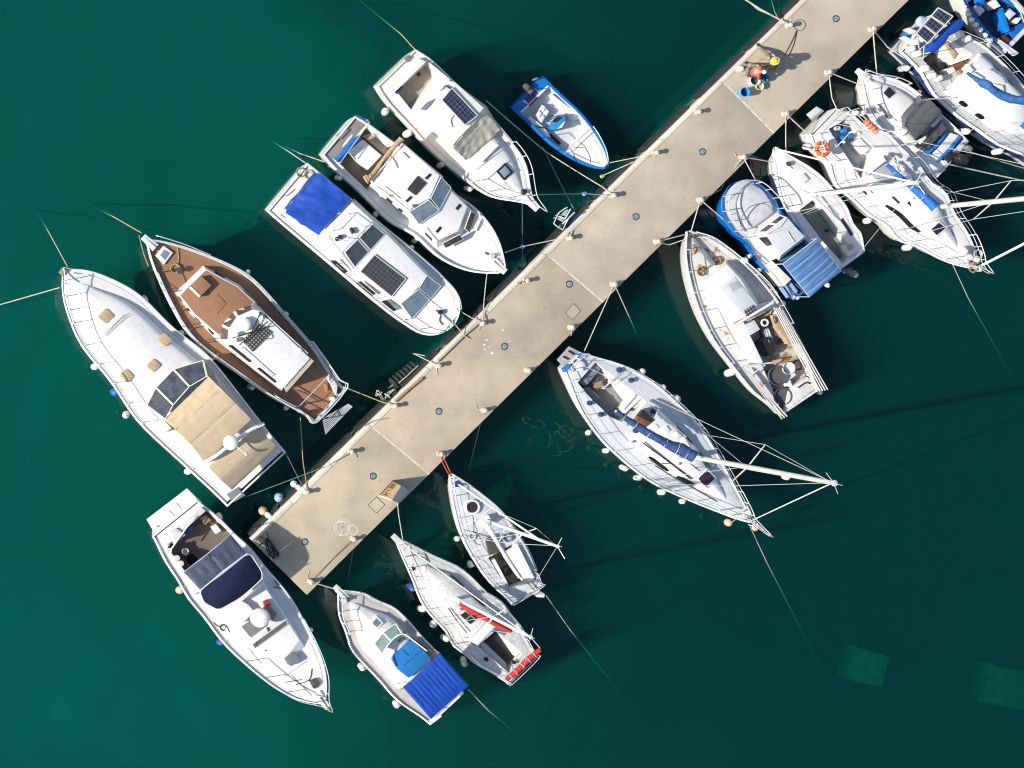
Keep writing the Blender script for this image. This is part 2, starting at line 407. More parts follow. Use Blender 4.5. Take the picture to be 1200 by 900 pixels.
# ------------------------------------------------------------------ boat builder
class Boat:
    def __init__(s, name, label, cat, short, stern, bow, edge, zs=1.1, zb=1.5, rim=0.07, drop=0.10, hull=None, below=None,
                 rimmat=None, deck=None, rake=0.5, wl=0.90, camber=0.05, tuck=0.0, draft=0.55, group=None, stripe=None, tip=0.03, rb=None):
        s.rb = rb
        s.short = short; s.holes = []; s.zs, s.zb = zs, zb; s.rim, s.dropv = rim, drop
        s.deckmat = deck or DECKW; s.camber = camber; s.nf = {}
        S, B = W(*stern, zs), W(*bow, zb)
        d = (B - S); d.z = 0; s.len = d.length; s.yaw = math.atan2(d.y, d.x)
        mid = (S + B) / 2; mid.z = 0
        s.root = empty(name, mid, s.yaw, label, cat, group)
        s.M = Matrix.Translation(mid) @ Matrix.Rotation(s.yaw, 4, 'Z'); s.Mi = s.M.inverted()
        T = {}
        zz = (zs + zb) / 2
        for (px, py) in edge:
            q = s.L(px, py, zz); t = max(0.0, min(1.0, q.x / s.len + 0.5)); T.setdefault(round(t, 3), []).append(abs(q.y))
        raw = sorted((t, v) for t in T for v in T[t]); g = [[raw[0]]]
        for q in raw[1:]:
            if q[0] - g[-1][0][0] < 0.055 and q[0] < 0.995: g[-1].append(q)
            else: g.append([q])
        s.T = [sum(q[0] for q in k) / len(k) for k in g]; s.V = [sum(q[1] for q in k) / len(k) for k in g]
        if s.T[0] > 0.0: s.T.insert(0, 0.0); s.V.insert(0, s.V[0])
        if s.T[-1] < 0.985: s.T.append(1.0); s.V.append(tip)
        smp = [interp(s.T, s.V, i / 40) for i in range(41)]
        for _ in range(4): smp = [smp[0]] + [(smp[i - 1] + 2 * smp[i] + smp[i + 1]) / 4 for i in range(1, 40)] + [smp[40]]
        s.T = [i / 40 for i in range(41)]; s.V = smp
        s._hull(hull or WHITE, below or BOOT, rimmat or hull or WHITE, rake, wl, tuck, draft, stripe)
    def L(s, px, py, z):
        return s.Mi @ W(px, py, z)
    def Wd(s, v): return s.M @ Vector(v)
    def hw(s, t):
        if s.rb and t > s.rb: return max(0.02, interp(s.T, s.V, s.rb) * math.sqrt(max(0, 1 - ((t - s.rb) / (1 - s.rb)) ** 2.2)))
        return max(0.02, interp(s.T, s.V, t))
    def sheer(s, t):
        t = max(0, min(1, t)); return s.zs + (s.zb - s.zs) * t ** 1.7
    def t_of(s, x): return x / s.len + 0.5
    def dz(s, px, py):
        """deck height under a pixel"""
        q = s.L(px, py, (s.zs + s.zb) / 2); return s.deck_z(q.x, q.y)
    def deck_z(s, x, y):
        t = s.t_of(x); h = s.hw(max(0, min(1, t)))
        return s.sheer(t) - s.dropv + s.camber * max(0, 1 - (y / h) ** 2)
    def edge(s, t, side, off=0.0, dz=0.0):
        return Vector(((t - 0.5) * s.len, side * (s.hw(t) + off), s.sheer(t) + dz))
    def _hull(s, hm, bm_, rm, rake, wl, tuck, draft, stripe):
        ts = [0, 0.015, 0.04, 0.08] + [0.08 + 0.72 * i / 16 for i in range(1, 17)] + [0.83, 0.86, 0.89, 0.915, 0.94, 0.96, 0.975, 0.986, 0.993, 0.998, 1.0]
        vs_, fs_, mi = [], [], []
        prof = []
        for t in ts:
            h = s.hw(t); zg = s.sheer(t); b = max(0, (t - 0.55) / 0.45); sx = (t - 0.5) * s.len
            wlf = wl - 0.22 * b * b; hk = wlf - tuck * max(0, 0.25 - t) * 4
            ins = min(s.rim, h * 0.6)
            def X(f): return sx - rake * (1 - f) * b ** 2.2
            sec = [(X(-0.4), 0.0, -draft * (1 - 0.6 * b * b)), (X(-0.25), hk * h * 0.55, -draft * 0.75 * (1 - 0.5 * b * b)), (X(-0.05), hk * h * 0.95, -0.10), (X(0.05), hk * h, 0.07),
                   (X(0.30), h * (hk + (1 - hk) * 0.45), zg * 0.36), (X(0.8), h * 0.985, zg - 0.20), (X(0.86), h * 0.99, zg - 0.13),
                   (X(0.87), h + 0.025, zg - 0.12), (X(0.97), h + 0.025, zg - 0.05), (X(0.98), h - 0.002, zg - 0.04), (X(1), h - 0.005, zg - 0.008), (X(1), h - 0.02, zg), (X(1), h - ins + 0.012, zg), (X(1), h - ins, zg - 0.012), (X(1), h - ins, zg - s.dropv - 0.04)]
            prof.append(sec)
        K = len(prof[0]); n = len(ts)
        for side in (1, -1):
            o = len(vs_)
            for sec in prof: vs_ += [(x, side * y, z) for x, y, z in sec]
            for i in range(n - 1):
                for k in range(K - 1):
                    a = o + i * K + k; f = (a, a + K, a + K + 1, a + 1)
                    fs_.append(f if side == -1 else tuple(reversed(f)))
                    mi.append(1 if k < 3 else (2 if k >= 9 else (3 if (stripe and k == 4) else 0)))
        h2 = n * K
        for i in (0, n - 1):       # transom and stem caps
            for k in range(K - 1):
                if i == 0 and k >= 11: continue
                a, b = i * K + k, h2 + i * K + k
                f = (a, a + 1, b + 1, b); fs_.append(f if i == 0 else tuple(reversed(f))); mi.append(1 if k < 3 else 0)
        # rim across the transom
        a0, b0 = [k for k in range(11, K)], None
        q = prof[0]; r = s.rim
        v0 = len(vs_); y = q[11][1]; zt = q[11][2]; x = q[11][0]; yi = q[13][1]
        vs_ += [(x, y, zt + 0.001), (x, -y, zt + 0.001), (x + r, -yi, zt + 0.001), (x + r, yi, zt + 0.001), (x + r, -yi, zt - s.dropv - 0.04), (x + r, yi, zt - s.dropv - 0.04)]
        fs_ += [(v0, v0 + 3, v0 + 2, v0 + 1), (v0 + 3, v0 + 5, v0 + 4, v0 + 2)]; mi += [2, 2]
        mats = [hm, bm_, rm] + ([stripe] if stripe else [])
        s.hullo = mesh_obj('hull', vs_, fs_, mats, s.root, 40, mi)
    def finish(s, name='deck', mat_=None):
        ts = [0.012] + [0.02 + 0.95 * i / 36 for i in range(37)] + [0.985]
        L = []; R = []
        for t in ts:
            h = max(0.01, s.hw(t) - min(s.rim, s.hw(t) * 0.6)); x = (t - 0.5) * s.len - (0.0)
            L.append((x, h)); R.append((x, -h))
        out = L + R[::-1]
        for side in (1, -1):
            P = [Vector(((t - .5) * s.len, side * (s.hw(t) - s.rim - .13), 0)) for t in [.06 + .87 * i / 30 for i in range(31)] if s.hw(t) > .45]
            run = []
            for p in P + [None]:
                if p is not None and not any(inside((p.x, p.y), hp) for hp in [[(q[0], q[1]) for q in h] for h in s.holes]): p.z = s.deck_z(p.x, p.y) + .002; run.append(p)
                else:
                    if len(run) > 3: tube('deck_seam', run, .007, mat('grey caulk', (.33, .34, .35), .8), s.root, 4)
                    run = []
        pts = [Vector(p) for p in out]; edges = [(i, (i + 1) % len(out)) for i in range(len(out))]
        holes = []
        for hp in s.holes:
            o = len(pts); hp2 = [(p[0], p[1]) for p in hp]; holes.append(hp2)
            pts += [Vector(p) for p in hp2]; edges += [(o + i, o + (i + 1) % len(hp2)) for i in range(len(hp2))]
        for t in [0.05 * i for i in range(1, 20)]:
            for v in (-0.6, -0.3, 0, 0.3, 0.6):
                p = ((t - 0.5) * s.len + 0.011 * v, v * (s.hw(t) - s.rim))
                if s.hw(t) > 0.3 and not any(inside(p, hp) for hp in holes): pts.append(Vector(p))
        V, E, F, *_ = delaunay_2d_cdt(pts, edges, [], 1, 1e-5)
        vs_ = [(v[0], v[1], s.deck_z(v[0], v[1])) for v in V]
        fs_ = []
        for f in F:
            c = sum((Vector(V[k]) for k in f), Vector((0, 0))) / len(f)
            if inside(c, out) and not any(inside(c, hp) for hp in holes): fs_.append(tuple(f))
        return mesh_obj(name, vs_, fs_, mat_ or s.deckmat, s.root, 40)
    # ---- parts
    def trunk(s, name, t0, t1, f, h, m, ins=0.16, nose=0.12, tail=0.0, crown=0.05, topm=None, parent=None, n=34, lift=0.0):
        """raised cabin trunk following the hull; f is a width fraction or list of (t, fraction)"""
        if not isinstance(f, (list, tuple)): f = [(0, f), (1, f)]
        FT, FV = [q[0] for q in f], [q[1] for q in f]; bm = NB(); rings = []
        for i in range(n + 1):
            t = t0 + (t1 - t0) * i / n; a = min(1, max(0.0, (t1 - t) / max(nose, 1e-4))); b = min(1, max(0.0, (t - t0) / max(tail, 1e-4))) if tail else 1
            k = math.sin(a * math.pi / 2) ** 0.8; hh = h * k * math.sin(b * math.pi / 2); x = (t - 0.5) * s.len
            w = s.hw(t) * interp(FT, FV, t) * (0.05 + 0.95 * math.sqrt(max(0, 1 - (1 - a) ** 2))); iw = min(ins, w * 0.5)
            z0 = s.sheer(t) - s.dropv - 0.04 + lift; zd = s.deck_z(x, w) + lift
            sec = [(-w, z0), (-w + iw * .25, zd + hh * .55), (-w + iw * .7, zd + hh * .9), (-w + iw * 1.15, zd + hh), (-(w - iw) * .55, zd + hh + crown * .7 * k), (0, zd + hh + crown * k)]
            sec = sec + [(-y, z) for y, z in reversed(sec[:-1])]
            rings.append([bm.verts.new((x, y, z)) for y, z in sec])
        for i in range(n):
            for k in range(len(rings[0]) - 1):
                fc = bm.faces.new((rings[i][k], rings[i + 1][k], rings[i + 1][k + 1], rings[i][k + 1]))
                if topm and 2 <= k <= 7: fc.material_index = 1
        bm.faces.new(rings[0]); bm.faces.new(list(reversed(rings[-1])))
        s.tk = dict(nose=nose, crown=crown, t0=t0, t1=t1, FT=FT, FV=FV, h=h, ins=ins, lift=lift)
        o = bm_obj(name, bm, [m, topm] if topm else m, parent or s.root, 50); s.tko = o; return o
    def twin(s, side, ta, tb, v0=0.30, v1=0.78, m=None, name='window'):
        """long side window lying on the trunk's side"""
        q = s.tk; P = []; n = 5; rows = []
        for i in range(n + 1):
            t = ta + (tb - ta) * i / n; w = s.hw(t) * interp(q['FT'], q['FV'], t); iw = min(q['ins'], w * .5); x = (t - .5) * s.len
            z0 = s.sheer(t) - s.dropv - .04 + q['lift']; zd = s.deck_z(x, w) + q['lift']; sec = [(-w, z0), (-w + iw * .25, zd + q['h'] * .55), (-w + iw * .7, zd + q['h'] * .9)]
            def at(v):
                if v < .55: k = v / .55; a, b = sec[0], sec[1]
                else: k = (v - .55) / .35; a, b = sec[1], sec[2]
                return (a[0] + (b[0] - a[0]) * k - .012, a[1] + (b[1] - a[1]) * k + .006)
            e = .5 if i in (0, n) else 1; c = (v0 + v1) / 2
            rows.append([(x, -side * at(c + (v - c) * e)[0], at(c + (v - c) * e)[1]) for v in (v0, (v0 + v1) / 2, v1)])
        vs_ = [p for r in rows for p in r]; fs_ = []
        for i in range(n):
            for k in range(2): a = i * 3 + k; fs_.append((a, a + 3, a + 4, a + 1))
        bm = NB(); V = [bm.verts.new(p) for p in vs_]
        for f in fs_: bm.faces.new([V[k] for k in f])
        bmesh.ops.solidify(bm, geom=bm.faces[:], thickness=0.012)
        return bm_obj(name, bm, m or GLASS, s.tko, 40)
    def tz(s, px, py):
        """height of the trunk top below a pixel"""
        k_ = s.tk; q = s.L(px, py, s.zs + k_['h'] + .2); t = s.t_of(q.x)
        a = min(1, max(0.0, (k_['t1'] - t) / max(k_['nose'], 1e-4))); k = math.sin(a * math.pi / 2) ** .8
        w = s.hw(t) * interp(k_['FT'], k_['FV'], t) * (0.05 + 0.95 * math.sqrt(max(0, 1 - (1 - a) ** 2))); iw = min(k_['ins'], w * .5); zd = s.deck_z(q.x, w) + k_['lift']
        y = abs(q.y); m_ = max(.05, (w - iw) * .55)
        if y < m_: c = 1 - .3 * y / m_
        else: c = .7 * max(0, 1 - (y - m_) / max(.05, w - iw * 1.15 - m_))
        return zd + k_['h'] * k + k_['crown'] * k * c + .004
    def loose(s, o, label, cat):
        """a thing lying in the boat, not part of it"""
        o.parent = None; o.matrix_world = s.M; return tag(o, label, cat)
    def fpx(s, pts, **k):
        if not isinstance(pts[0], (tuple, list)): pts = [pts]
        for p in pts:
            q = s.L(p[0], p[1], s.zs * .6); s.fender(min(.97, max(.03, s.t_of(q.x))), 1 if q.y > 0 else -1, **k)
    def cockpit(s, poly, zf, matf=None, matw=None, name='cockpit', lip=0.0, rnd=0, zt=None, floor='sole'):
        """a well sunk in the deck; poly in pixels at deck height; zf is the floor's height above the water"""
        if rnd: poly = rc(poly, rnd, 3)
        top = []
        for p in poly:
            z = s.dz(*p) if zt is None else zt
            v = s.L(p[0], p[1], z); v.z = s.deck_z(v.x, v.y) + lip + 0.004; top.append(v)
        s.holes.append([(v.x, v.y) for v in top]); N = len(top)
        c = sum(top, Vector()) / N
        bot = [Vector((v.x + (c.x - v.x) * 0.03, v.y + (c.y - v.y) * 0.05, zf)) for v in top]
        vs_ = top + bot; fs_ = [(i, (i + 1) % N, N + (i + 1) % N, N + i) for i in range(N)]
        bm = NB(); V = [bm.verts.new(v) for v in vs_]
        for f in fs_: bm.faces.new([V[k] for k in f])
        if lip:
            out = [bm.verts.new(v + (v - c).normalized() * 0.03) for v in top]; out2 = [bm.verts.new(o.co - Vector((0, 0, lip + 0.03))) for o in out]
            for i in range(N):
                j = (i + 1) % N
                bm.faces.new((V[i], out[i], out[j], V[j])); bm.faces.new((out[i], out2[i], out2[j], out[j]))
        w_ = bm_obj(name, bm, matw or WHITE, s.root, 40)
        bm = NB(); V = [bm.verts.new(v + Vector((0, 0, 0.002))) for v in bot]; bm.faces.new(V); bm.faces.ensure_lookup_table()
        bmesh.ops.triangulate(bm, faces=bm.faces[:])
        o = bm_obj(floor, bm, matf or DECKW, w_, 0)
        return w_
    def P3(s, p, z=None):
        zz = p[2] if len(p) > 2 else z
        return s.L(p[0], p[1], zz)
    def slab(s, name, poly, z0, z1, m, bevel=0.02, parent=None, flare=0.0, rnd=0, crown=0.0, top=None, seg=2):
        """solid with its top outline given in pixels at height z1 (per-point heights allowed)"""
        if rnd: poly = rc(poly, rnd, 3)
        t = [s.P3(p, z1) for p in poly]; c = sum(t, Vector()) / len(t)
        b = []
        for v in t:
            d = v - c; d.z = 0
            q = v + (d.normalized() * flare if d.length > 1e-4 else d); q.z = z0; b.append(q)
        bm = NB(); add_loft(bm, b, t, bevel, seg, crown, 1 if top else None)
        return bm_obj(name, bm, [m, top] if top else m, parent or s.root)
    def cabin(s, name, base, z0, top, z1, m, bevel=0.03, parent=None, crown=0.0, topm=None):
        b = [s.P3(p, z0) for p in base]; t = [s.P3(p, z1) for p in top]
        bm = NB(); add_loft(bm, b, t, bevel, 2, crown, 1 if topm else None)
        o = bm_obj(name, bm, [m, topm] if topm else m, parent or s.root)
        s.cab = (b, t, o); return o
    def win(s, i, u0=0.1, u1=0.9, v0=0.15, v1=0.85, m=None, name='window', cab=None, off=0.012, frame=0.0, fm=None):
        """pane lying on side i of the last cabin"""
        b, t, o = cab or s.cab; N = len(b); j = (i + 1) % N
        def q(u, v): return b[i].lerp(b[j], u).lerp(t[i].lerp(t[j], u), v)
        P = [q(u0, v0), q(u1, v0), q(u1, v1), q(u0, v1)]
        return s.pane3(name, P, m or GLASS, o, off, frame, fm, sum(b, Vector()) / N)
    def pane3(s, name, P, m, parent=None, off=0.012, frame=0.0, fm=None, away=None):
        n = (P[1] - P[0]).cross(P[2] - P[0]); n.normalize()
        c = sum(P, Vector()) / len(P)
        if away is not None:
            if n.dot(c - away) < 0: n = -n
        elif n.z < 0: n = -n
        bm = NB(); add_loft(bm, [p - n * 0.01 for p in P], [p + n * off for p in P], 0.004, 1)
        o = bm_obj(name, bm, m, parent or s.root)
        if frame:
            bm = NB()
            for k in range(len(P)):
                a, b_ = P[k], P[(k + 1) % len(P)]
                add_tube(bm, [a + n * off * .7, b_ + n * off * .7], frame, 5)
            bm_obj('frame', bm, fm or STEEL, o)
        return o
    def pane(s, name, pts, m=None, z=None, parent=None, off=0.012, frame=0.0, fm=None, rnd=0):
        """flat panel, pixel points with heights"""
        P = [s.P3(p, z) for p in (rc(pts, rnd, 2) if rnd else pts)]
        return s.pane3(name, P, m or GLASS, parent, off, frame, fm)
    def on_deck(s, name, pts, m, h=0.03, parent=None, rnd=0, bevel=0.01, z=None, lift=0.0):
        """low piece lying on the deck (hatch, cushion, plate)"""
        if rnd: pts = rc(pts, rnd, 2)
        b, t = [], []
        for p in pts:
            zz = (s.dz(p[0], p[1]) if z is None else z) + lift
            v = s.L(p[0], p[1], zz + h); t.append(v); q = v.copy(); q.z = zz - 0.03; b.append(q)
        bm = NB(); add_loft(bm, b, t, bevel, 2); return bm_obj(name, bm, m, parent or s.root)
    def tube(s, name, pts, r=0.016, m=None, z=None, parent=None, n=6, sm=0, closed=False):
        P = [s.P3(p, z) for p in pts]
        if sm: P = spline(P, sm, closed)
        if closed: P = P + [P[0].copy()]
        return tube(name, P, r, m or STEEL, parent or s.root, n)
    def line(s, name, pts, r=0.012, m=None, z=None, parent=None):
        """fine line lying on the deck"""
        P = []
        for p in pts:
            zz = (p[2] if len(p) > 2 else (z if z is not None else s.dz(p[0], p[1]))) + r * 0.6
            P.append(s.L(p[0], p[1], zz))
        return tube(name, spline(P, 4) if len(P) > 2 else P, r, m or STEEL, parent or s.root, 5)
    def rail(s, t0, t1, side, h=0.55, n=5, r=0.014, inset=0.06, name='guard_rail', mid=True, m=None, pr=None):
        """stanchions with wires or tube along a stretch of the deck edge"""
        rt = s.root; o = None
        ps = [t0 + (t1 - t0) * i / (4 * n) for i in range(4 * n + 1)]
        o = tube(name, [s.edge(t, side, -inset, h) for t in ps], r, m or STEEL, rt, 5)
        if mid: tube('lower_wire', [s.edge(t, side, -inset, h * 0.5) for t in ps], r * 0.5, m or STEEL, o, 4)
        for i in range(n + 1):
            t = t0 + (t1 - t0) * i / n
            tube('stanchion', [s.edge(t, side, -inset, -s.dropv), s.edge(t, side, -inset, h)], pr or r * 1.15, m or STEEL, o, 5)
        return o
    def pulpit(s, t0=0.86, over=0.25, h=0.6, r=0.017, n=2, name='pulpit', inset=0.05, mid=0):
        """bow rail running round the stem"""
        ts = [t0 + (0.985 - t0) * i / 5 for i in range(6)]
        A = [s.edge(t, 1, -inset, h) for t in ts]; C = [s.edge(t, -1, -inset, h) for t in reversed(ts)]
        tip = Vector((s.len / 2 + over, 0, s.zb + h + 0.03))
        P = spline(A + [tip] + C, 3); o = tube(name, P, r, STEEL, s.root, 6)
        for i in range(n + 1):
            t = t0 + (0.97 - t0) * i / max(1, n)
            for sd in (1, -1): tube('stanchion', [s.edge(t, sd, -inset, -s.dropv), s.edge(t, sd, -inset, h)], r, STEEL, o, 5)
        if mid:
            P2 = [p - Vector((0, 0, h * 0.5)) for p in P]; tube('lower_rail', P2, r * 0.7, STEEL, o, 5)
        return o
    def pushpit(s, t1=0.14, h=0.6, r=0.017, inset=0.06, gap=None, name='pushpit'):
        A = [s.edge(t1 * k, 1, -inset, h) for k in (1, 0.6, 0.25, 0.06)]; C = [s.edge(t1 * k, -1, -inset, h) for k in (0.06, 0.25, 0.6, 1)]
        o = tube(name, spline(A + C, 3), r, STEEL, s.root, 6)
        for k in (1, 0.5, 0.06):
            for sd in (1, -1): tube('stanchion', [s.edge(t1 * k, sd, -inset, -s.dropv), s.edge(t1 * k, sd, -inset, h)], r, STEEL, o, 5)
        tube('lower_rail', spline([p - Vector((0, 0, h / 2)) for p in A + C], 3), r * 0.7, STEEL, o, 5)
        return o
    def lathe(s, name, px, py, z, prof, m, parent=None, n=14, ax=None):
        bm = NB(); add_lathe(bm, s.L(px, py, z), prof, n, ax); return bm_obj(name, bm, m, parent or s.root, 40)
    def winch(s, px, py, z=None, k=1.0, m=None):
        z = (s.dz(px, py) if z is None else z) - 0.01
        return s.lathe('winch', px, py, z, [(0.085 * k, 0), (0.085 * k, 0.03), (0.055 * k, 0.05), (0.055 * k, 0.12), (0.08 * k, 0.14), (0.08 * k, 0.16), (0.03 * k, 0.165), (0.03 * k, 0.19)], m or STEEL, n=12)
    def cleat(s, px, py, z=None, ang=0.0):
        z = (s.dz(px, py) if z is None else z); c = s.L(px, py, z); d = Vector((math.cos(ang), math.sin(ang), 0))
        bm = NB(); add_tube(bm, [c - d * .14 + Vector((0, 0, .07)), c - d * .06 + Vector((0, 0, .05)), c + d * .06 + Vector((0, 0, .05)), c + d * .14 + Vector((0, 0, .07))], 0.014, 6)
        for k in (-1, 1): add_tube(bm, [c + d * .05 * k + Vector((0, 0, -0.01)), c + d * .05 * k + Vector((0, 0, .05))], 0.014, 6)
        return bm_obj('cleat', bm, STEEL, s.root, 50)
    def wheel(s, px, py, z, R=0.2, tilt=(0, 0, 1), m=None, parent=None):
        bm = NB(); c = s.L(px, py, z); add_torus(bm, c, R, 0.016, 20, 6, tilt)
        q = Vector(tilt).to_track_quat('Z', 'Y')
        for k in range(3):
            a = 2 * math.pi * k / 3; add_tube(bm, [c, c + q @ Vector((R * math.cos(a), R * math.sin(a), 0))], 0.011, 5)
        return bm_obj('steering_wheel', bm, m or BLACK, parent or s.root, 60)
    def coil(s, px, py, z, R=0.16, m=None, turns=4, name='rope_coil', parent=None):
        c = s.L(px, py, z); P = []
        for i in range(turns * 12):
            a = i * math.tau / 12; rr = R * (0.62 + 0.38 * random.random() * 0.5 + 0.2 * i / (turns * 12)); P.append(c + Vector((rr * math.cos(a), rr * math.sin(a), 0.02 + 0.05 * i / (turns * 12))))
        return tube(name, P, 0.02, m or ROPEW, parent or s.root, 5)
    def anchor(s, over=0.15, m=None):
        c = Vector((s.len / 2 + over, 0, s.zb - 0.02)); bm = NB()
        c = c - Vector((.12, 0, 0)); add_tube(bm, [c - Vector((0.6, 0, -0.06)), c + Vector((0.05, 0, 0.0))], 0.025, 6)
        for sd in (1, -1): add_tube(bm, [c + Vector((0.05, 0, 0)), c + Vector((-0.05, sd * 0.10, -0.05)), c + Vector((-0.16, sd * 0.13, -0.08))], [0.028, 0.035, 0.01], 6)
        return bm_obj('anchor', bm, m or STEEL, s.root, 50)
    def bowroller(s, over=0.25, wd=0.28, m=None):
        x1 = s.len / 2; z = s.zb - 0.02
        bm = NB(); pts = [(x1 - 0.5, -wd * .6), (x1 + over, -wd * .42), (x1 + over, wd * .42), (x1 - 0.5, wd * .6)]
        add_loft(bm, [Vector((x, y, z - 0.10)) for x, y in pts], [Vector((x, y, z + 0.015)) for x, y in pts], 0.015)
        return bm_obj('bow_platform', bm, m or WHITE, s.root)
    def outboard(s, px, py, z, k=1.0, cowl=None, ax=None, tilt=0.25):
        """outboard motor hung on the transom; local -x is aft"""
        c = s.L(px, py, z); o = empty('outboard_motor', c); o.parent = s.root; o.rotation_euler = (0, -tilt, 0)
        bm = NB(); b = rc([(-.30 * k, -.16 * k), (.14 * k, -.15 * k), (.16 * k, .15 * k), (-.30 * k, .16 * k)], .3, 3)
        add_loft(bm, [Vector((x, y, -.05)) for x, y in b], [Vector((x * .85 - .02, y * .8, .34 * k)) for x, y in b], 0.06 * k, 3)
        bm_obj('cowl', bm, cowl or BLACK, o, 50)
        bm = NB(); add_loft(bm, [Vector((x, y, -1.0 * k)) for x, y in ((-.16 * k, -.05), (.05, -.04), (.05, .04), (-.16 * k, .05))], [Vector((x, y, -.04)) for x, y in ((-.2 * k, -.09), (.08, -.08), (.08, .08), (-.2 * k, .09))], 0.02)
        bm_obj('leg', bm, GREYU, o)
        bm = NB(); add_box(bm, (.12 * k, 0, -.05), .16 * k, .26 * k, .22 * k); bm_obj('bracket', bm, GREYU, o)
        bm = NB(); add_tube(bm, [Vector((.1, 0, .12)), Vector((.42 * k, .03, .16))], 0.022, 6); bm_obj('tiller', bm, BLACK, o)
        return o
    def fender(s, t, side, r=0.125, Lf=0.52, m=None, kind='white', out=0.0, zt=0.1, note=None):
        fr_ = random.Random(int(t * 1e4) + len(s.short)); r *= fr_.uniform(.80, 1.0); Lf *= fr_.uniform(1.0, 1.3)
        sd = 'port' if side > 0 else 'starboard'
        e = s.edge(t, side, r * 0.9 + out, -zt); c = s.Wd(e)
        root = empty('fender', (c.x, c.y, c.z - Lf), 0); root.rotation_euler = (fr_.uniform(-.22, .22), fr_.uniform(-.22, .22), 0)
        bm = NB(); add_lathe(bm, (0, 0, 0), [(0.03, -0.04), (0.03, 0.0)] + capsule_prof(r, Lf)[1:-1] + [(0.03, Lf), (0.028, Lf + 0.05)], 14)
        bm_obj('fender_body', bm, m or FEND, root, 60)
        tq = s.Wd(s.edge(t, side, -0.05, 0.0)) - Vector((c.x, c.y, c.z - Lf))
        tube('lanyard', [Vector((0, 0, Lf + 0.03)), Vector((0, 0, Lf + 0.08)).lerp(tq, 0.6) + Vector((0, 0, 0.03)), tq + Vector((0, 0, 0.05))], 0.012, ROPEW, root, 5)
        s.flist = getattr(s, 'flist', []); s.flist.append((root, t, side, kind, note))
        return root
    def fenders(s, side, tl, **k):
        for t in tl: s.fender(t, side, **k)
    def label_fenders(s):
        fl = getattr(s, 'flist', [])
        for side, sd in ((1, 'port'), (-1, 'starboard')):
            g = sorted([f for f in fl if f[2] == side], key=lambda f: -f[1])
            for i, (o, t, _, kind, note) in enumerate(g):
                lab = f'{kind} fender on the {s.short} {sd} side' + ('' if len(g) == 1 else f', {ORD[i]} from the bow')
                tag(o, note or lab, 'fender', f'fenders of the {s.short}')
    def mast(s, px, py, z0, h, r=0.085, m=None, spread=(), boom=None, stays=True, chain=0.55, name='mast', foot=True, fore=True, back=True):
        """upright mast with spreaders, shrouds, stays"""
        b = s.L(px, py, z0); top = b + Vector((0, 0, h)); mm = m or ALU
        o = tube(name, [b - Vector((0, 0, .03)), b.lerp(top, 0.5), b.lerp(top, 0.9), top], [r, r, r * 0.85, r * 0.7], mm, s.root, 10)
        tq = s.t_of(b.x)
        for k, (f, hl) in enumerate(spread):
            c = b.lerp(top, f)
            for sd in (1, -1):
                tube('spreader', [c, c + Vector((-0.10, sd * hl, 0.05))], [0.035, 0.022], mm, o, 6)
        if stays:
            for sd in (1, -1):
                P = [s.edge(max(0.02, tq - 0.02), sd, -0.08, 0)]
                for f, hl in spread: P.append(b.lerp(top, f) + Vector((-0.10, sd * hl, 0.05)))
                P.append(top - Vector((0, 0, 0.15))); tube('shroud', P, 0.011, STEEL, o, 4)
                if spread: tube('shroud', [s.edge(max(0.02, tq - 0.06), sd, -0.08, 0), b.lerp(top, spread[0][0] - 0.01)], 0.010, STEEL, o, 4)
            if fore: tube('forestay', [Vector((s.len / 2 - 0.05, 0, s.zb + 0.05)), top - Vector((0, 0, 0.1))], 0.016 if fore is True else fore, STEEL if fore is True else ALUW, o, 5)
            if back: tube('backstay', [Vector((-s.len / 2 + 0.08, 0, s.zs + 0.3)), top], 0.011, STEEL, o, 4)
        bm = NB(); add_lathe(bm, top, [(r * .8, -0.05), (r * 1.1, 0.0), (r * 1.1, 0.06), (r * .4, 0.09)], 8)
        add_tube(bm, [top, top + Vector((-.5, .05, .12))], 0.014, 5); add_tube(bm, [top, top + Vector((.05, .0, .55))], 0.010, 5); add_tube(bm, [top, top + Vector((.25, -.25, .25))], 0.012, 5)
        bm_obj('masthead', bm, STEEL, o, 50)
        return o
    def roll(s, name, pts, R, m, parent=None, lump=0.25, n=10, seed=1, ties=0, tiem=None, flat=1.0):
        """furled cloth along a spar; pts pixels with heights, R radii"""
        rnd = random.Random(seed); P = spline([s.P3(p) for p in pts], 8); N = len(P); bm = NB(); rings = []
        Rr = [interp([i / (len(R) - 1) for i in range(len(R))], R, k / (N - 1)) for k in range(N)]
        ph = [rnd.uniform(0, 6.28) for _ in range(8)]
        for i, p in enumerate(P):
            d = (P[min(i + 1, N - 1)] - P[max(i - 1, 0)]).normalized(); sdv = d.cross(Vector((0, 0, 1))).normalized(); up = sdv.cross(d)
            ring = []
            for k in range(n):
                a = math.tau * k / n
                q = 1 + lump * (0.5 * math.sin(2 * a + ph[0] + i * 0.35) + 0.35 * math.sin(3 * a + ph[1] - i * 0.6) + 0.35 * math.sin(i * 1.7 + ph[2]) * 0.6)
                ring.append(bm.verts.new(p + (sdv * math.cos(a) + up * math.sin(a) * 1.15 * flat) * Rr[i] * q))
            rings.append(ring)
        for i in range(N - 1):
            for k in range(n): bm.faces.new((rings[i][k], rings[i][(k + 1) % n], rings[i + 1][(k + 1) % n], rings[i + 1][k]))
        bm.faces.new(rings[0]); bm.faces.new(rings[-1])
        o = bm_obj(name, bm, m, parent or s.root, 70)
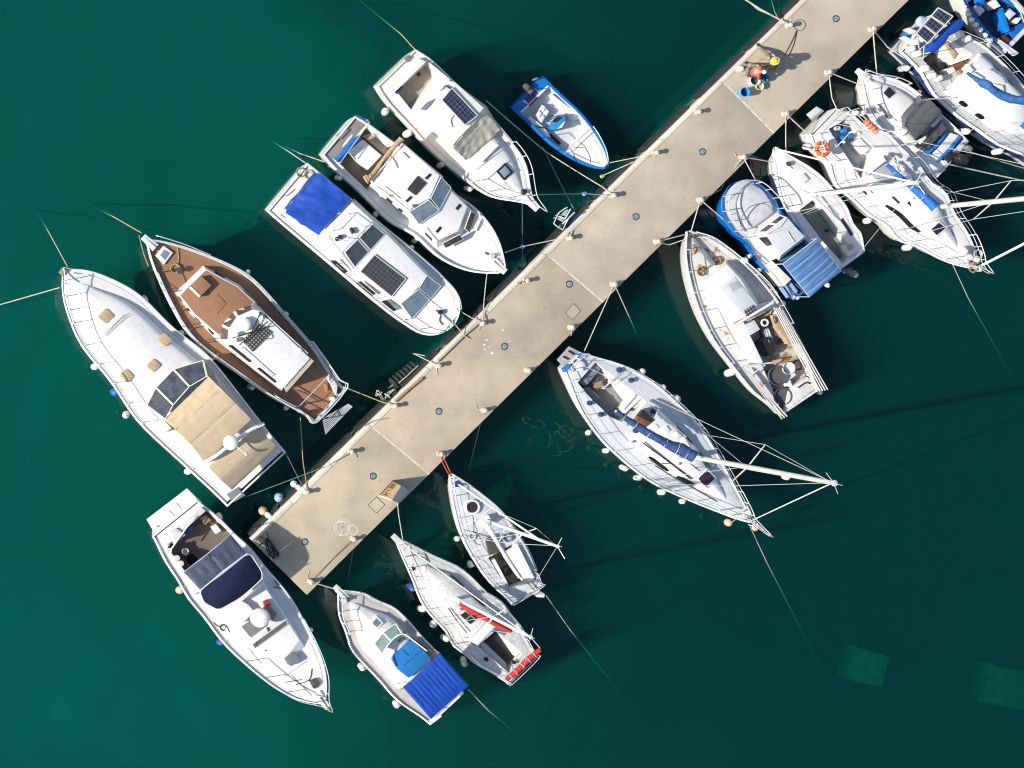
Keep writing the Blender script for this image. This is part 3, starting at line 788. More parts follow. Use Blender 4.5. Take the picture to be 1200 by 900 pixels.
        for k in range(ties):
            f = (k + 0.7) / (ties + 0.4); i = int(f * (N - 1)); d = (P[min(i + 1, N - 1)] - P[max(i - 1, 0)]).normalized()
            bm = NB(); add_torus(bm, P[i], Rr[i] * 1.12, 0.014, 14, 5, d); bm_obj('tie', bm, tiem or ROPEW, o, 60)
        return o
    def radar(s, px, py, z, R=0.3, h=0.22, parent=None, post=0.0, m=None):
        bm = NB(); c = s.L(px, py, z); add_lathe(bm, c, [(R * .5, -post), (R * .5, 0)] if False else [(R * .85, 0), (R, h * .25), (R, h * .6), (R * .85, h * .88), (R * .4, h), (0, h * 1.02)], 24)
        o = bm_obj('radar_dome', bm, m or WHITE, parent or s.root, 50)
        if post: tube('radar_post', [c - Vector((0, 0, post)), c + Vector((0, 0, .02))], 0.06, WHITE, o, 8)
        return o
    def lifebuoy(s, px, py, z, R=0.30, tilt=(0, 0, 1), label=None, cat='lifebuoy'):
        c = s.Wd(s.L(px, py, z)); root = empty('lifebuoy', c, s.yaw, label, cat)
        bm = NB(); add_torus(bm, (0, 0, 0), R, 0.085, 28, 8, tilt); bm_obj('ring', bm, ORANGE, root, 60)
        q = Vector(tilt).to_track_quat('Z', 'Y')
        for k in range(4):
            a = math.tau * k / 4 + 0.4; p = q @ Vector((R * math.cos(a), R * math.sin(a), 0)); d = q @ Vector((-math.sin(a), math.cos(a), 0))
            bm = NB(); add_torus(bm, p, 0.092, 0.012, 10, 4, d); bm_obj('band', bm, WHITE, root, 60)
        return root
# ------------------------------------------------------------------ pier
PZ = 1.2
def PL(k, z=PZ): return W(293 + 647 * k, 631.5 - 631.5 * k, z)
def PR(k, z=PZ): return W(360 + 705 * k, 697 - 697 * k, z)
def conc(name, c1, c2):
    m = bpy.data.materials.new(name); m.use_nodes = True; n = m.node_tree.nodes; l = m.node_tree.links; b = n['Principled BSDF']
    b.inputs['Roughness'].default_value = 0.85; b.inputs['Specular IOR Level'].default_value = 0.3
    tc = n.new('ShaderNodeTexCoord')
    def nz(scale, det, rough=0.6):
        t = n.new('ShaderNodeTexNoise'); t.inputs['Scale'].default_value = scale; t.inputs['Detail'].default_value = det; t.inputs['Roughness'].default_value = rough
        l.new(tc.outputs['Object'], t.inputs['Vector']); return t
    a = nz(0.7, 8); g = nz(30, 3, 0.7); sp = nz(3.5, 4, 0.5); big = nz(0.22, 3)
    m1 = n.new('ShaderNodeMix'); m1.data_type = 'RGBA'; m1.inputs['A'].default_value = (*c1, 1); m1.inputs['B'].default_value = (*c2, 1)
    r1 = n.new('ShaderNodeMapRange'); r1.inputs['From Min'].default_value = 0.35; r1.inputs['From Max'].default_value = 0.65; l.new(a.outputs['Fac'], r1.inputs['Value']); l.new(r1.outputs[0], m1.inputs['Factor'])
    m2 = n.new('ShaderNodeMix'); m2.data_type = 'RGBA'; m2.blend_type = 'MULTIPLY'; l.new(m1.outputs['Result'], m2.inputs['A'])
    r2 = n.new('ShaderNodeMapRange'); r2.inputs['From Min'].default_value = 0.3; r2.inputs['From Max'].default_value = 0.7; r2.inputs['To Min'].default_value = 0.84; r2.inputs['To Max'].default_value = 1.12
    l.new(g.outputs['Fac'], r2.inputs['Value']); l.new(r2.outputs[0], m2.inputs['B']); m2.inputs['Factor'].default_value = 1
    m3 = n.new('ShaderNodeMix'); m3.data_type = 'RGBA'; l.new(m2.outputs['Result'], m3.inputs['A']); m3.inputs['B'].default_value = (c1[0] * .55, c1[1] * .53, c1[2] * .5, 1)
    r3 = n.new('ShaderNodeMapRange'); r3.inputs['From Min'].default_value = 0.60; r3.inputs['From Max'].default_value = 0.74; r3.inputs['To Max'].default_value = 0.32; l.new(sp.outputs['Fac'], r3.inputs['Value']); l.new(r3.outputs[0], m3.inputs['Factor'])
    m4 = n.new('ShaderNodeMix'); m4.data_type = 'RGBA'; m4.blend_type = 'MULTIPLY'; m4.inputs['Factor'].default_value = 1; l.new(m3.outputs['Result'], m4.inputs['A'])
    r4 = n.new('ShaderNodeMapRange'); r4.inputs['From Min'].default_value = 0.35; r4.inputs['From Max'].default_value = 0.65; r4.inputs['To Min'].default_value = 0.84; r4.inputs['To Max'].default_value = 1.08
    l.new(big.outputs['Fac'], r4.inputs['Value']); l.new(r4.outputs[0], m4.inputs['B'])
    l.new(m4.outputs['Result'], b.inputs['Base Color'])
    bp = n.new('ShaderNodeBump'); bp.inputs['Strength'].default_value = 0.25; bp.inputs['Distance'].default_value = 0.015; l.new(g.outputs['Fac'], bp.inputs['Height']); l.new(bp.outputs[0], b.inputs['Normal'])
    return m
CONC = [conc('tan concrete', (0.51, 0.43, 0.310), (0.41, 0.345, 0.25)), conc('buff concrete', (0.50, 0.415, 0.305), (0.40, 0.335, 0.255)), conc('grey buff concrete', (0.49, 0.415, 0.320), (0.42, 0.36, 0.28)), conc('pale concrete', (0.48, 0.41, 0.315), (0.385, 0.33, 0.26))]
KERB = conc('pale edge concrete', (0.62, 0.57, 0.48), (0.54, 0.49, 0.41))
WALLC = mat('tide stained concrete', (0.12, 0.118, 0.11), 0.9, col2=(0.05, 0.055, 0.045), vs=1.5, bump=0.4, bs=12)
ALGAE = mat('green algae', (0.03, 0.055, 0.02), 0.9, col2=(0.05, 0.07, 0.03), vs=1.2)
def pier():
    o0 = PL(0).lerp(PR(0), 0.5); root = empty('pier', (o0.x, o0.y, 0), 0, 'long buff concrete pier running diagonally between the moored boats', 'pier')
    off = Vector((o0.x, o0.y, 0))
    kl = [0, .213, .530, .848, 1.166, 1.484, 1.8]; kr = [0, .203, .492, .776, 1.064, 1.35, 1.64]
    def inn(k, d):      # inward from the left edge
        a = PL(k); b = PR(k); v = (b - a); v.normalize(); return a + v * d
    for i in range(6):
        a, b = inn(kl[i], .235), inn(kl[i + 1], .235); c, d = PR(kr[i + 1]), PR(kr[i])
        u = (b - a).normalized() * 0.018
        if i: a = a + u; d = d + u
        b = b - u; c = c - u
        P = [p - off for p in (a, d, c, b)]
        bm = NB(); add_loft(bm, [p - Vector((0, 0, .35)) for p in P], P, 0.025)
        bm_obj('slab', bm, CONC[[0, 1, 3, 2, 3, 1][i]], root)
        if i < 5:
            e, f = inn(kl[i + 1], .235) - off, PR(kr[i + 1]) - off; q = (f - e).cross(Vector((0, 0, 1))).normalized() * 0.035
            bm = NB(); add_loft(bm, [v - Vector((0, 0, .10)) for v in (e - q, f - q, f + q, e + q)], [v + Vector((0, 0, .003)) for v in (e - q, f - q, f + q, e + q)], 0)
            bm_obj('joint_seal', bm, mat('joint sealant', (0.62, 0.56, 0.47), 0.8, var=0.3, vs=6), root, 0)
        # bevelled edge beams
        nb = 3
        for j in range(nb):
            k0 = kl[i] + (kl[i + 1] - kl[i]) * j / nb; k1 = kl[i] + (kl[i + 1] - kl[i]) * (j + 1) / nb
            g = (PL(k1) - PL(k0)).normalized() * 0.008
            p0, p1 = PL(k0) + g, PL(k1) - g; q0, q1 = inn(k0, .228) + g, inn(k1, .228) - g
            T = [p0 + (q0 - p0) * .38, q0, q1, p1 + (q1 - p1) * .38]; T = [v - off + Vector((0, 0, .02)) for v in T]
            Mx = [v - off for v in (p0, q0, q1, p1)]; Mx[0] = Mx[0] - Vector((0, 0, .09)); Mx[3] = Mx[3] - Vector((0, 0, .09))
            bm = NB(); add_loft(bm, [v - Vector((0, 0, .3)) for v in Mx], Mx, 0)
            bm2 = NB(); add_loft(bm2, [v - Vector((0, 0, .0)) for v in Mx], T, 0.012)
            me = bpy.data.meshes.new('t'); bm2.to_mesh(me); bm.from_mesh(me); bm2.free(); bpy.data.meshes.remove(me)
            bm_obj('edge_beam', bm, KERB, root, 20)
    # wall under the slabs
    A = [PL(0.004), PR(0.004), PR(1.64), PL(1.8)]; A = [v - off for v in A]; c = sum(A, Vector()) / 4
    dn = (A[1] - A[0]).normalized()
    T = [A[0] + dn * .08, A[1] - dn * .08, A[2] - dn * .08, A[3] + dn * .08]
    bm = NB(); add_loft(bm, [Vector((v.x, v.y, -7)) for v in T], [Vector((v.x, v.y, PZ - .10)) for v in T], 0); bm_obj('wall', bm, WALLC, root, 0)
    al = (A[1] - A[0]).normalized(); ax = (A[3] - A[0]).normalized()
    F_ = [A[0] - al * .30 - ax * .2, A[1] + al * .3 - ax * .3, A[2] + al * .3, A[3] - al * .30]
    bm = NB(); add_loft(bm, [Vector((v.x, v.y, -7)) for v in F_], [Vector((v.x, v.y, -1.5)) for v in F_], 0); bm_obj('footing', bm, ALGAE, root, 0)
    # rubber fender strips on the left face
    for (a, b) in ((.003, .055), (.06, .12), (.125, .19), (.20, .27), (.28, .345), (.36, .43), (.44, .50), (.55, .62), (.63, .70), (.72, .80), (.82, .90), (.91, 1.0), (1.01, 1.1)):
        p0, p1 = PL(a) - off, PL(b) - off; n_ = (p1 - p0).cross(Vector((0, 0, 1))).normalized(); n_ = -n_ if n_.dot(al) > 0 else n_
        bm = NB()
        sec = [(0, .34), (.12, .30), (.17, .14), (.17, -.14), (.12, -.30), (0, -.34)]
        R0 = [bm.verts.new(Vector((p0.x, p0.y, .62)) + n_ * x + Vector((0, 0, y))) for x, y in sec]; R1 = [bm.verts.new(Vector((p1.x, p1.y, .62)) + n_ * x + Vector((0, 0, y))) for x, y in sec]
        for k in range(5): bm.faces.new((R0[k], R0[k + 1], R1[k + 1], R1[k]))
        bm.faces.new(R0); bm.faces.new(R1); bm_obj('rubber_fender', bm, RUBBER, root, 30)
    # painted scribble: two wobbly rings
    CH = mat('white chalk', (0.70, 0.66, 0.60), 0.9, col2=(0.45, 0.39, 0.30), vs=7)
    for (px, py, R, tw) in ((401, 619, .33, 3), (412.5, 621.5, .22, 3)):
        c = W(px, py, PZ) - off; bm = NB()
        for q in range(tw):
            rr = R * (1 - .10 * q + random.uniform(-.05, .05)); cx, cy_ = random.uniform(-.04, .04), random.uniform(-.04, .04); ring = []
            for i in range(28):
                a = math.tau * i / 28; wob = 1 + .06 * math.sin(2 * a + q * 2) + .03 * math.sin(5 * a + q)
                ring.append([bm.verts.new(c + Vector((cx + (rr * wob + d) * math.cos(a), cy_ + (rr * wob + d) * math.sin(a), .004 + q * .001))) for d in (0, .022)])
            for i in range(28): bm.faces.new((ring[i][0], ring[i][1], ring[(i + 1) % 28][1], ring[(i + 1) % 28][0]))
        if R > .3:
            for (a, b) in (((-.05, -.3), (.04, .3)), ((.05, -.3), (-.03, .28))):
                d = Vector((.011, 0, 0)); z = Vector((0, 0, .008)); v = [c + Vector((*a, 0)) - d + z, c + Vector((*a, 0)) + d + z, c + Vector((*b, 0)) + d + z, c + Vector((*b, 0)) - d + z]
                bm.faces.new([bm.verts.new(x) for x in v])
        bm_obj('chalk_ring', bm, CH, root, 0)
    # service hatches
    for pts in ([(728 / 4.5, 413 / 4.5), (773 / 4.5, 372 / 4.5), (812 / 4.5, 412 / 4.5), (772 / 4.5, 452 / 4.5)],):
        pass
    for z_, pts in ((Z(270, 500, 4.5), [(728, 413), (770, 373), (812, 412), (770, 453)]), (Z(500, 260, 4.5), [(733, 480), (775, 432), (810, 470), (768, 516)])):
        q = [W(p[0], p[1], PZ) - off for p in z_(*pts)]; c = sum(q, Vector()) / 4
        bm = NB(); add_loft(bm, [v + (v - c) * .22 + Vector((0, 0, -.03)) for v in q], [v + (v - c) * .22 + Vector((0, 0, .004)) for v in q], 0); fr = bm_obj('hatch_surround', bm, CONC[3], root, 0)
        bm = NB(); add_loft(bm, [v + (v - c) * .12 for v in q], [v + (v - c) * .12 + Vector((0, 0, .008)) for v in q], 0); bm_obj('hatch_gap', bm, mat('dark joint', (.09, .08, .07), .9), fr, 0)
        bm = NB(); add_loft(bm, q, [v + Vector((0, 0, .012)) for v in q], .004); hc = bm_obj('hatch_cover', bm, CONC[2], fr, 0)
pier()

# deck lights: flat glass discs
DISC = mat('deck light glass', (0.22, 0.30, 0.32), 0.15, var=0.3, vs=9)
DRING = mat('deck light ring', (0.13, 0.15, 0.16), 0.4, 0.6, var=0.3)
dl = [(357, 635), (437, 558), (514, 482), (591, 406), (667, 333), (745, 254), (823, 178), (979.5, 22)]
for i, (px, py) in enumerate(dl):
    c = W(px, py, PZ); e = empty('deck_light', c, 0, None, 'deck light', 'round lights set along the pier')
    where = ['first from the shaded end of the pier', 'second from the pier end, by the wedge box', 'third from the pier end', 'fourth from the pier end, near white specks', 'fifth from the pier end, by a square hatch', 'sixth from the pier end', 'seventh from the pier end', 'last one, near the top edge'][i]
    e['label'] = 'round glass light flush in the pier, ' + where
    bm = NB(); add_lathe(bm, (0, 0, 0), [(.150, 0.0), (.150, .012), (.142, .018), (.108, .018), (.102, .012)], 24); bm_obj('ring', bm, DRING, e, 30)
    bm = NB(); add_lathe(bm, (0, 0, .004), [(.102, 0), (.102, .008), (.06, .014), (0, .016)], 20); bm_obj('lens', bm, DISC, e, 40)

# bollards
BOLL = mat('cream painted iron', (0.52, 0.47, 0.38), 0.6, col2=(0.30, 0.22, 0.15), vs=7, mix=(0.5, 0.7))
BPROF = [(.12, 0), (.12, .02), (.085, .035), (.06, .07), (.055, .22), (.07, .27), (.10, .29), (.105, .32), (.08, .35), (.04, .365), (0, .37)]
left_b = [(360, 577), (412, 529.5), (463, 476), (514, 428.5), (565.5, 379), (617.5, 329), (668, 279), (719, 229), (769, 179), (818.5, 131), (925.5, 29.5)]
right_b = [(364.5, 682), (414.5, 632), (516.5, 532), (568, 481), (619, 434), (670, 383.5), (720, 333), (771, 283), (821, 234), (871, 184), (921, 133), (971.5, 84.5), (1023, 34)]
BOL = {}
_bme = None
for row, lst in (('left', left_b), ('right', right_b)):
    for i, (px, py) in enumerate(lst):
        c = W(px, py, PZ + .2); c.z = PZ + .0
        e = empty('bollard', c, random.uniform(0, 6.28), None, 'bollard', f'bollards along the {row} edge of the pier')
        e['label'] = f'cream mooring bollard on the pier\'s {"upper left" if row == "left" else "lower right"} edge, {ORD[i]} from its end'
        if _bme is None:
            bm = NB(); add_lathe(bm, (0, 0, 0), BPROF, 16); b0 = bm_obj('post', bm, BOLL, e, 40); _bme = b0.data
            bm = NB(); add_tube(bm, [(-.11, 0, .19), (.11, 0, .19)], .016, 6); b1 = bm_obj('cross_bar', bm, BOLL, e, 40); _bm1 = b1.data
        else:
            for nm, d in (('post', _bme), ('cross_bar', _bm1)):
                o = bpy.data.objects.new(nm, d); COL.objects.link(o); o.parent = e
        BOL[(row, i)] = (c, e)
        # turns of rope made fast round it
        if (row, i) in (('left', 5),): mm = ROPED
        elif (row, i) in (('left', 1),): mm = ROPEG
        elif (row, i) in (('right', 2),): mm = ROPER
        else: mm = ROPEW
        P = []; nt_ = random.randint(2, 4)
        for k in range(nt_ * 10 + 1):
            a = k * math.tau / 10; P.append(Vector((.075 * math.cos(a), .075 * math.sin(a), .07 + .13 * k / (nt_ * 10) + random.uniform(-.008, .008))))
        P.append(Vector((.13, .02, .02))); P.append(Vector((.20 + random.uniform(-.05, .05), random.uniform(-.1, .1), .017))); P.append(P[-1] + Vector((.12, random.uniform(-.15, .15), 0)))
        tube('rope_turns', spline(P, 2), .016, mm, e, 5)
def bol(row, i, h=.2): return BOL[(row, i)][0] + Vector((0, 0, h))
# ================================================================== boats on the upper left side of the pier
# ---- A: large white cruiser with tan canvas
def boat_a():
    z1 = Z(40, 250, 4.5); z3 = Z(60, 300, 3.0)
    s = Boat('motor_cruiser', 'largest white motor cruiser with tan canvas top, bow pointing to the upper left', 'motorboat', 'big tan-topped cruiser', (301, 562), (74, 315),
             [(268, 595), (335, 530), (157, 493), (290, 473), (127, 443), (247, 423), (77, 374), (167, 348), (70, 334), (109, 321)], 1.35, 1.95, rim=.06, drop=.08, camber=.10, deck=WHITE, rake=.9, wl=.86)
    s.trunk('foredeck_trunk', .34, .93, [(0, .8), (.5, .78), (.8, .74), (1, .6)], .34, WHITE, ins=.3, nose=.30, crown=.12)
    for q in ([(335, 545), (378, 500), (425, 540), (382, 585)], [(650, 665), (688, 628), (730, 670), (690, 705)], [(592, 805), (630, 765), (670, 800), (630, 840)], [(452, 850), (490, 818), (530, 858), (490, 895)]):
        p = rc(z1(*q), .2, 3); z = max(s.tz(*v) for v in p) + .03
        s.slab('deck_hatch', p, z - .14, z, PORT, .015, s.tko, .02)
    s.line('deck_seam', z1((362, 645), (478, 532)), .012, GREYU, s.tz(*z1((420, 590))) + .03, s.tko)
    s.line('deck_seam', z1((372, 652), (490, 540)), .010, GREYU, s.tz(*z1((420, 590))) + .03, s.tko)
    # windscreen of three curved panes
    o = [(336, 525), (368, 462), (430, 398), (482, 368), (534, 366), (572, 405)]; i_ = [(402, 575), (430, 525), (487, 460), (520, 440), (548, 424), (590, 455)]
    sc_ = s.cabin('windscreen_coaming', z3(*o, (592, 452), (560, 440), (500, 480), (440, 545), (405, 580)), 1.45, z3((342, 521), (375, 465), (436, 406), (482, 377), (528, 375), (561, 407), (588, 450), (556, 443), (498, 482), (438, 545), (403, 577)), 1.93, WHITE, .02)
    for a, b in ((0, 1), (1, 2), (2, 4), (4, 5)):
        P = [s.P3((*z3(o[a]), 1.94)), s.P3((*z3(o[b]), 1.94)), s.P3((*z3(i_[b]), 2.42)), s.P3((*z3(i_[a]), 2.42))]
        c = sum(P, Vector()) / 4; P = [p + (c - p) * .035 for p in P]
        s.pane3('windscreen', P, GLASSB, sc_, .012, .022, WHITE)
    # canvas: wrinkled front, roof panels, aft cover
    def cv(n, q, zz, **k):
        P = [s.P3((*z3(p), h)) for p, h in zip(q, zz)]; return patch(n, *P, BEIGE, s.root, **k)
    cv('canvas_front', [(396, 577), (553, 424), (600, 470), (440, 612)], (2.35, 2.35, 2.72, 2.72), arch=.05, wr=.05, freq=9, seed=1)
    cv('canvas_roof', [(440, 612), (600, 470), (648, 518), (490, 660)], (2.74, 2.74, 2.80, 2.80), arch=.04, wr=.012, seed=2)
    cv('canvas_roof', [(490, 661), (648, 519), (702, 574), (542, 727)], (2.79, 2.79, 2.70, 2.70), arch=.04, wr=.015, seed=3)
    cv('canvas_aft', [(552, 742), (722, 600), (760, 637), (592, 782)], (2.62, 2.62, 2.60, 2.60), arch=.03, wr=.015, seed=4)
    cv('canvas_aft', [(592, 783), (760, 638), (796, 672), (635, 822)], (2.59, 2.59, 2.15, 2.15), arch=.03, wr=.015, seed=5)
    for q in ([(396, 577), (542, 727)], [(553, 424), (702, 574)]):
        a, b = z3(*q); P = [s.P3((*a, 2.33)), s.P3((*b, 2.68)), s.P3((*b, 1.5)), s.P3((*a, 1.5))]
        patch('canvas_side', *P, BEIGE, s.root, wr=.02, seed=7)
    a = s.tube('radar_arch', [(*z3((536, 724)), 1.5), (*z3((545, 722)), 2.7), (*z3((575, 705)), 3.0), (*z3((640, 655)), 3.06), (*z3((700, 612)), 3.0), (*z3((738, 594)), 2.7), (*z3((745, 590)), 1.5)], .075, WHITE, sm=4, n=8)
    s.tube('arch_strut', [(*z3((640, 660)), 3.03), (*z3((690, 700)), 2.9)], .03, WHITE, parent=a); s.lathe('horn', *z3((686, 697)), 2.86, [(.05, 0), (.07, .04), (.03, .12)], STEEL, a)
    s.tube('aerial', [(*z3((700, 612)), 3.0), (*z3((750, 592)), 3.4)], .02, WHITE, parent=a)
    s.radar(*z3((630, 655)), 3.30, .31, .24, a, .3)
    # stern platform with grating
    s.on_deck('platform_mat', z3((616, 838), (655, 814), (683, 841), (642, 866)), GREYU, .012)
    s.pulpit(.84, .05, .72, .019, 3); s.rail(.42, .84, 1, .72, 5, .017, mid=False); s.rail(.42, .84, -1, .72, 5, .017, mid=False)
    s.slab('bow_pad', z1((130, 310), (152, 283), (172, 300), (150, 330)), 1.9, 2.06, OAK, .03); s.anchor(-.05)
    for p in z1((215, 318), (160, 372)): s.cleat(*p, ang=.6)
    s.fpx(z3((135, 398), (265, 553), (466, 765)), kind='white and blue', r=.15, Lf=.45); s.fpx(z3((200, 490),), kind='blue', m=FENDB, r=.16, Lf=.5); s.fpx(z3((322, 146), (452, 272)), kind='white')
    s.label_fenders(); s.finish()
boat_a()

# ---- B: brown decked trawler
def boat_b():
    z = Z(150, 260, 3.6)
    s = Boat('trawler', 'white trawler with brown teak decks and white wheelhouse, radar on its roof', 'motorboat', 'brown-decked trawler', (387.5, 476.5), (172, 281),
             [(367, 487), (403, 455), (358, 488), (400, 446), (372, 410), (233, 396), (335, 368), (300, 320), (180.5, 318), (247, 299), (200, 357), (186, 277), (176, 296)], 1.15, 1.75, rim=.10, drop=.22, deck=TEAK, rake=.8, wl=.84, hull=OLDW, tip=.05)
    tk = s.cabin('trunk_cabin', z((188, 292), (312, 176), (470, 262), (548, 345), (372, 498), (262, 392)), 1.1, z((216, 310), (328, 200), (462, 272), (535, 340), (384, 480), (280, 390)), 1.75, WHITE, .03, topm=TEAK)
    for u0, u1 in ((.15, .32), (.62, .85)): s.win(5, u0, u1, .3, .75)
    for u0, u1 in ((.15, .4), (.62, .88)): s.win(4, u0, u1, .3, .75)
    for i, u in ((1, (.3, .6)), (2, (.3, .7))): s.win(i, *u, .3, .75)
    s.slab('roof_hatch', z((256, 276), (312, 230), (352, 268), (302, 318)), 1.7, 2.02, TEAK, .02, tk)
    s.slab('hatch_trim', z((258, 278), (266, 272), (308, 312), (300, 319)), 1.98, 2.05, WHITE, .01, tk)
    s.slab('roof_panel', z((330, 340), (375, 303), (416, 345), (375, 388)), 1.70, 1.775, TEAK, .01, tk)
    # wheelhouse with raked front windows
    b = z((372, 500), (382, 428), (438, 366), (528, 336), (560, 362), (776, 580), (645, 715)); t = z((428, 500), (430, 455), (464, 404), (528, 374), (552, 380), (762, 578), (660, 690))
    wh = s.cabin('wheelhouse', b, 1.25, t, 2.75, WHITE, .03)
    for i in (0, 1, 2): s.win(i, .08, .92, .30, .90, GLASSB, frame=.012)
    s.win(6, .12, .42, .45, .8); s.win(6, .55, .9, .45, .8); s.win(4, .1, .35, .45, .8); s.win(4, .5, .8, .45, .8)
    rf = s.slab('roof', z((424, 506), (426, 452), (462, 398), (530, 369), (558, 376), (768, 576), (660, 698)), 2.76, 2.84, WHITE, .03, flare=-.02)
    P = [s.P3((*p, zz)) for p, zz in zip(z((655, 694), (765, 568), (784, 588), (668, 720)), (2.8, 2.8, 2.70, 2.70))]; patch('aft_awning', *P, BEIGEL, s.root, wr=.01)
    s.radar(*z((492, 432)), 2.92, .27, .2, rf, .1)
    s.slab('roof_grating', z((480, 500), (556, 430), (608, 466), (526, 548)), 2.86, 2.90, GRATE2, .005, rf)
    for q in ([(440, 490), (600, 440)], [(470, 520), (590, 420)], [(520, 470), (560, 380)], [(555, 380), (590, 410)]):
        s.tube('mast_bar', [(*p, 3.0 + .1 * k) for k, p in enumerate(z(*q))], .022, BLACK, parent=rf)
    for p in z((450, 500), (545, 390), (560, 400), (720, 540), (455, 475)): s.lathe('lamp', *p, 2.83, [(.06, 0), (.06, .08), (.09, .1), (.09, .2), (.05, .24)], WHITE, rf, 10)
    s.tube('roof_rail', [(*p, zz) for p, zz in zip(z((480, 530), (482, 534), (610, 648), (606, 652)), (2.84, 2.92, 2.92, 2.84))], .018, parent=rf); s.tube('roof_rail', [(*p, 2.92) for p in z((575, 385), (760, 555))], .018, parent=rf)
    s.tube('roof_cable', [(*p, 2.87) for p in z((560, 480), (600, 470), (610, 490), (580, 495))], .012, BLACK, sm=4, parent=rf)
    # aft deck rails and slatted stern grid
    s.pushpit(.24, .75, .03, .0)
    for sd in (1, -1): s.rail(.24, .88, sd, .45, 8, .022, .05, mid=False)
    s.tube('deck_rail', [(*p, zz) for p, zz in zip(z((618, 720), (625, 735), (700, 775), (720, 780)), (1.0, 1.7, 1.7, 1.7))], .017, sm=3)
    s.tube('deck_rail', [(*p, 1.72) for p in z((720, 780), (850, 645))], .017)
    g = s.on_deck('stern_grid', z((820, 828), (930, 768), (948, 780), (834, 898)), GREYU, .03, z=.95)
    for k in range(8):
        u = (k + .5) / 8; a = Vector(z((820, 828))).lerp(Vector(z((834, 898))), u); b2 = Vector(z((930, 768))).lerp(Vector(z((948, 780))), u)
        s.tube('slat', [(a.x, a.y, 1.0), (b2.x, b2.y, 1.0)], .014, DECKG, parent=g)
    s.slab('stern_seat', z((850, 640), (885, 690), (880, 730), (845, 660)), 1.0, 1.35, OLDW, .03); s.slab('rust_box', z((828, 685), (840, 680), (846, 712), (836, 716)), .95, 1.15, mat('faded orange paint', (.42, .16, .07), .7, var=.3), .02)
    s.lathe('stern_bitt', *z((855, 745)), .95, [(.07, 0), (.06, .3), (.1, .34), (.08, .4)], WHITE)
    # foredeck gear
    s.on_deck('fore_hatch', z((115, 142), (150, 100), (190, 130), (152, 180)), WHITE, .10); s.on_deck('hatch_pane', z((135, 140), (152, 118), (175, 132), (155, 160)), GLASSL, .12)
    s.lathe('windlass', *z((215, 205)), s.dz(*z((215, 205))) - .02, [(.14, 0), (.14, .06), (.07, .1), (.07, .22), (.12, .26), (.1, .32)], IRON)
    s.coil(*z((200, 197)), s.dz(*z((200, 197))) + .02, .22, ROPEY); s.line('deck_rope', [(*p, s.dz(*p) + .02) for p in z((208, 190), (213, 150), (208, 100))], .02, ROPEY); s.line('deck_rope', [(*p, s.dz(*p) + .02) for p in z((190, 205), (140, 205), (100, 200))], .018, OAK)
    s.bowroller(.20, .3, OLDW); s.anchor(.25)
    s.tube('bow_rail', [(*p, zz) for p, zz in zip(z((122, 62), (128, 60), (240, 95), (350, 140)), (1.7, 2.15, 2.05, 1.95))], .02, sm=4)
    s.fpx(z((490, 235), (665, 385)), kind='pale'); s.fpx(z((240, 460), (350, 575), (508, 700), (660, 797)), kind='pale'); s.label_fenders(); s.finish()
boat_b()

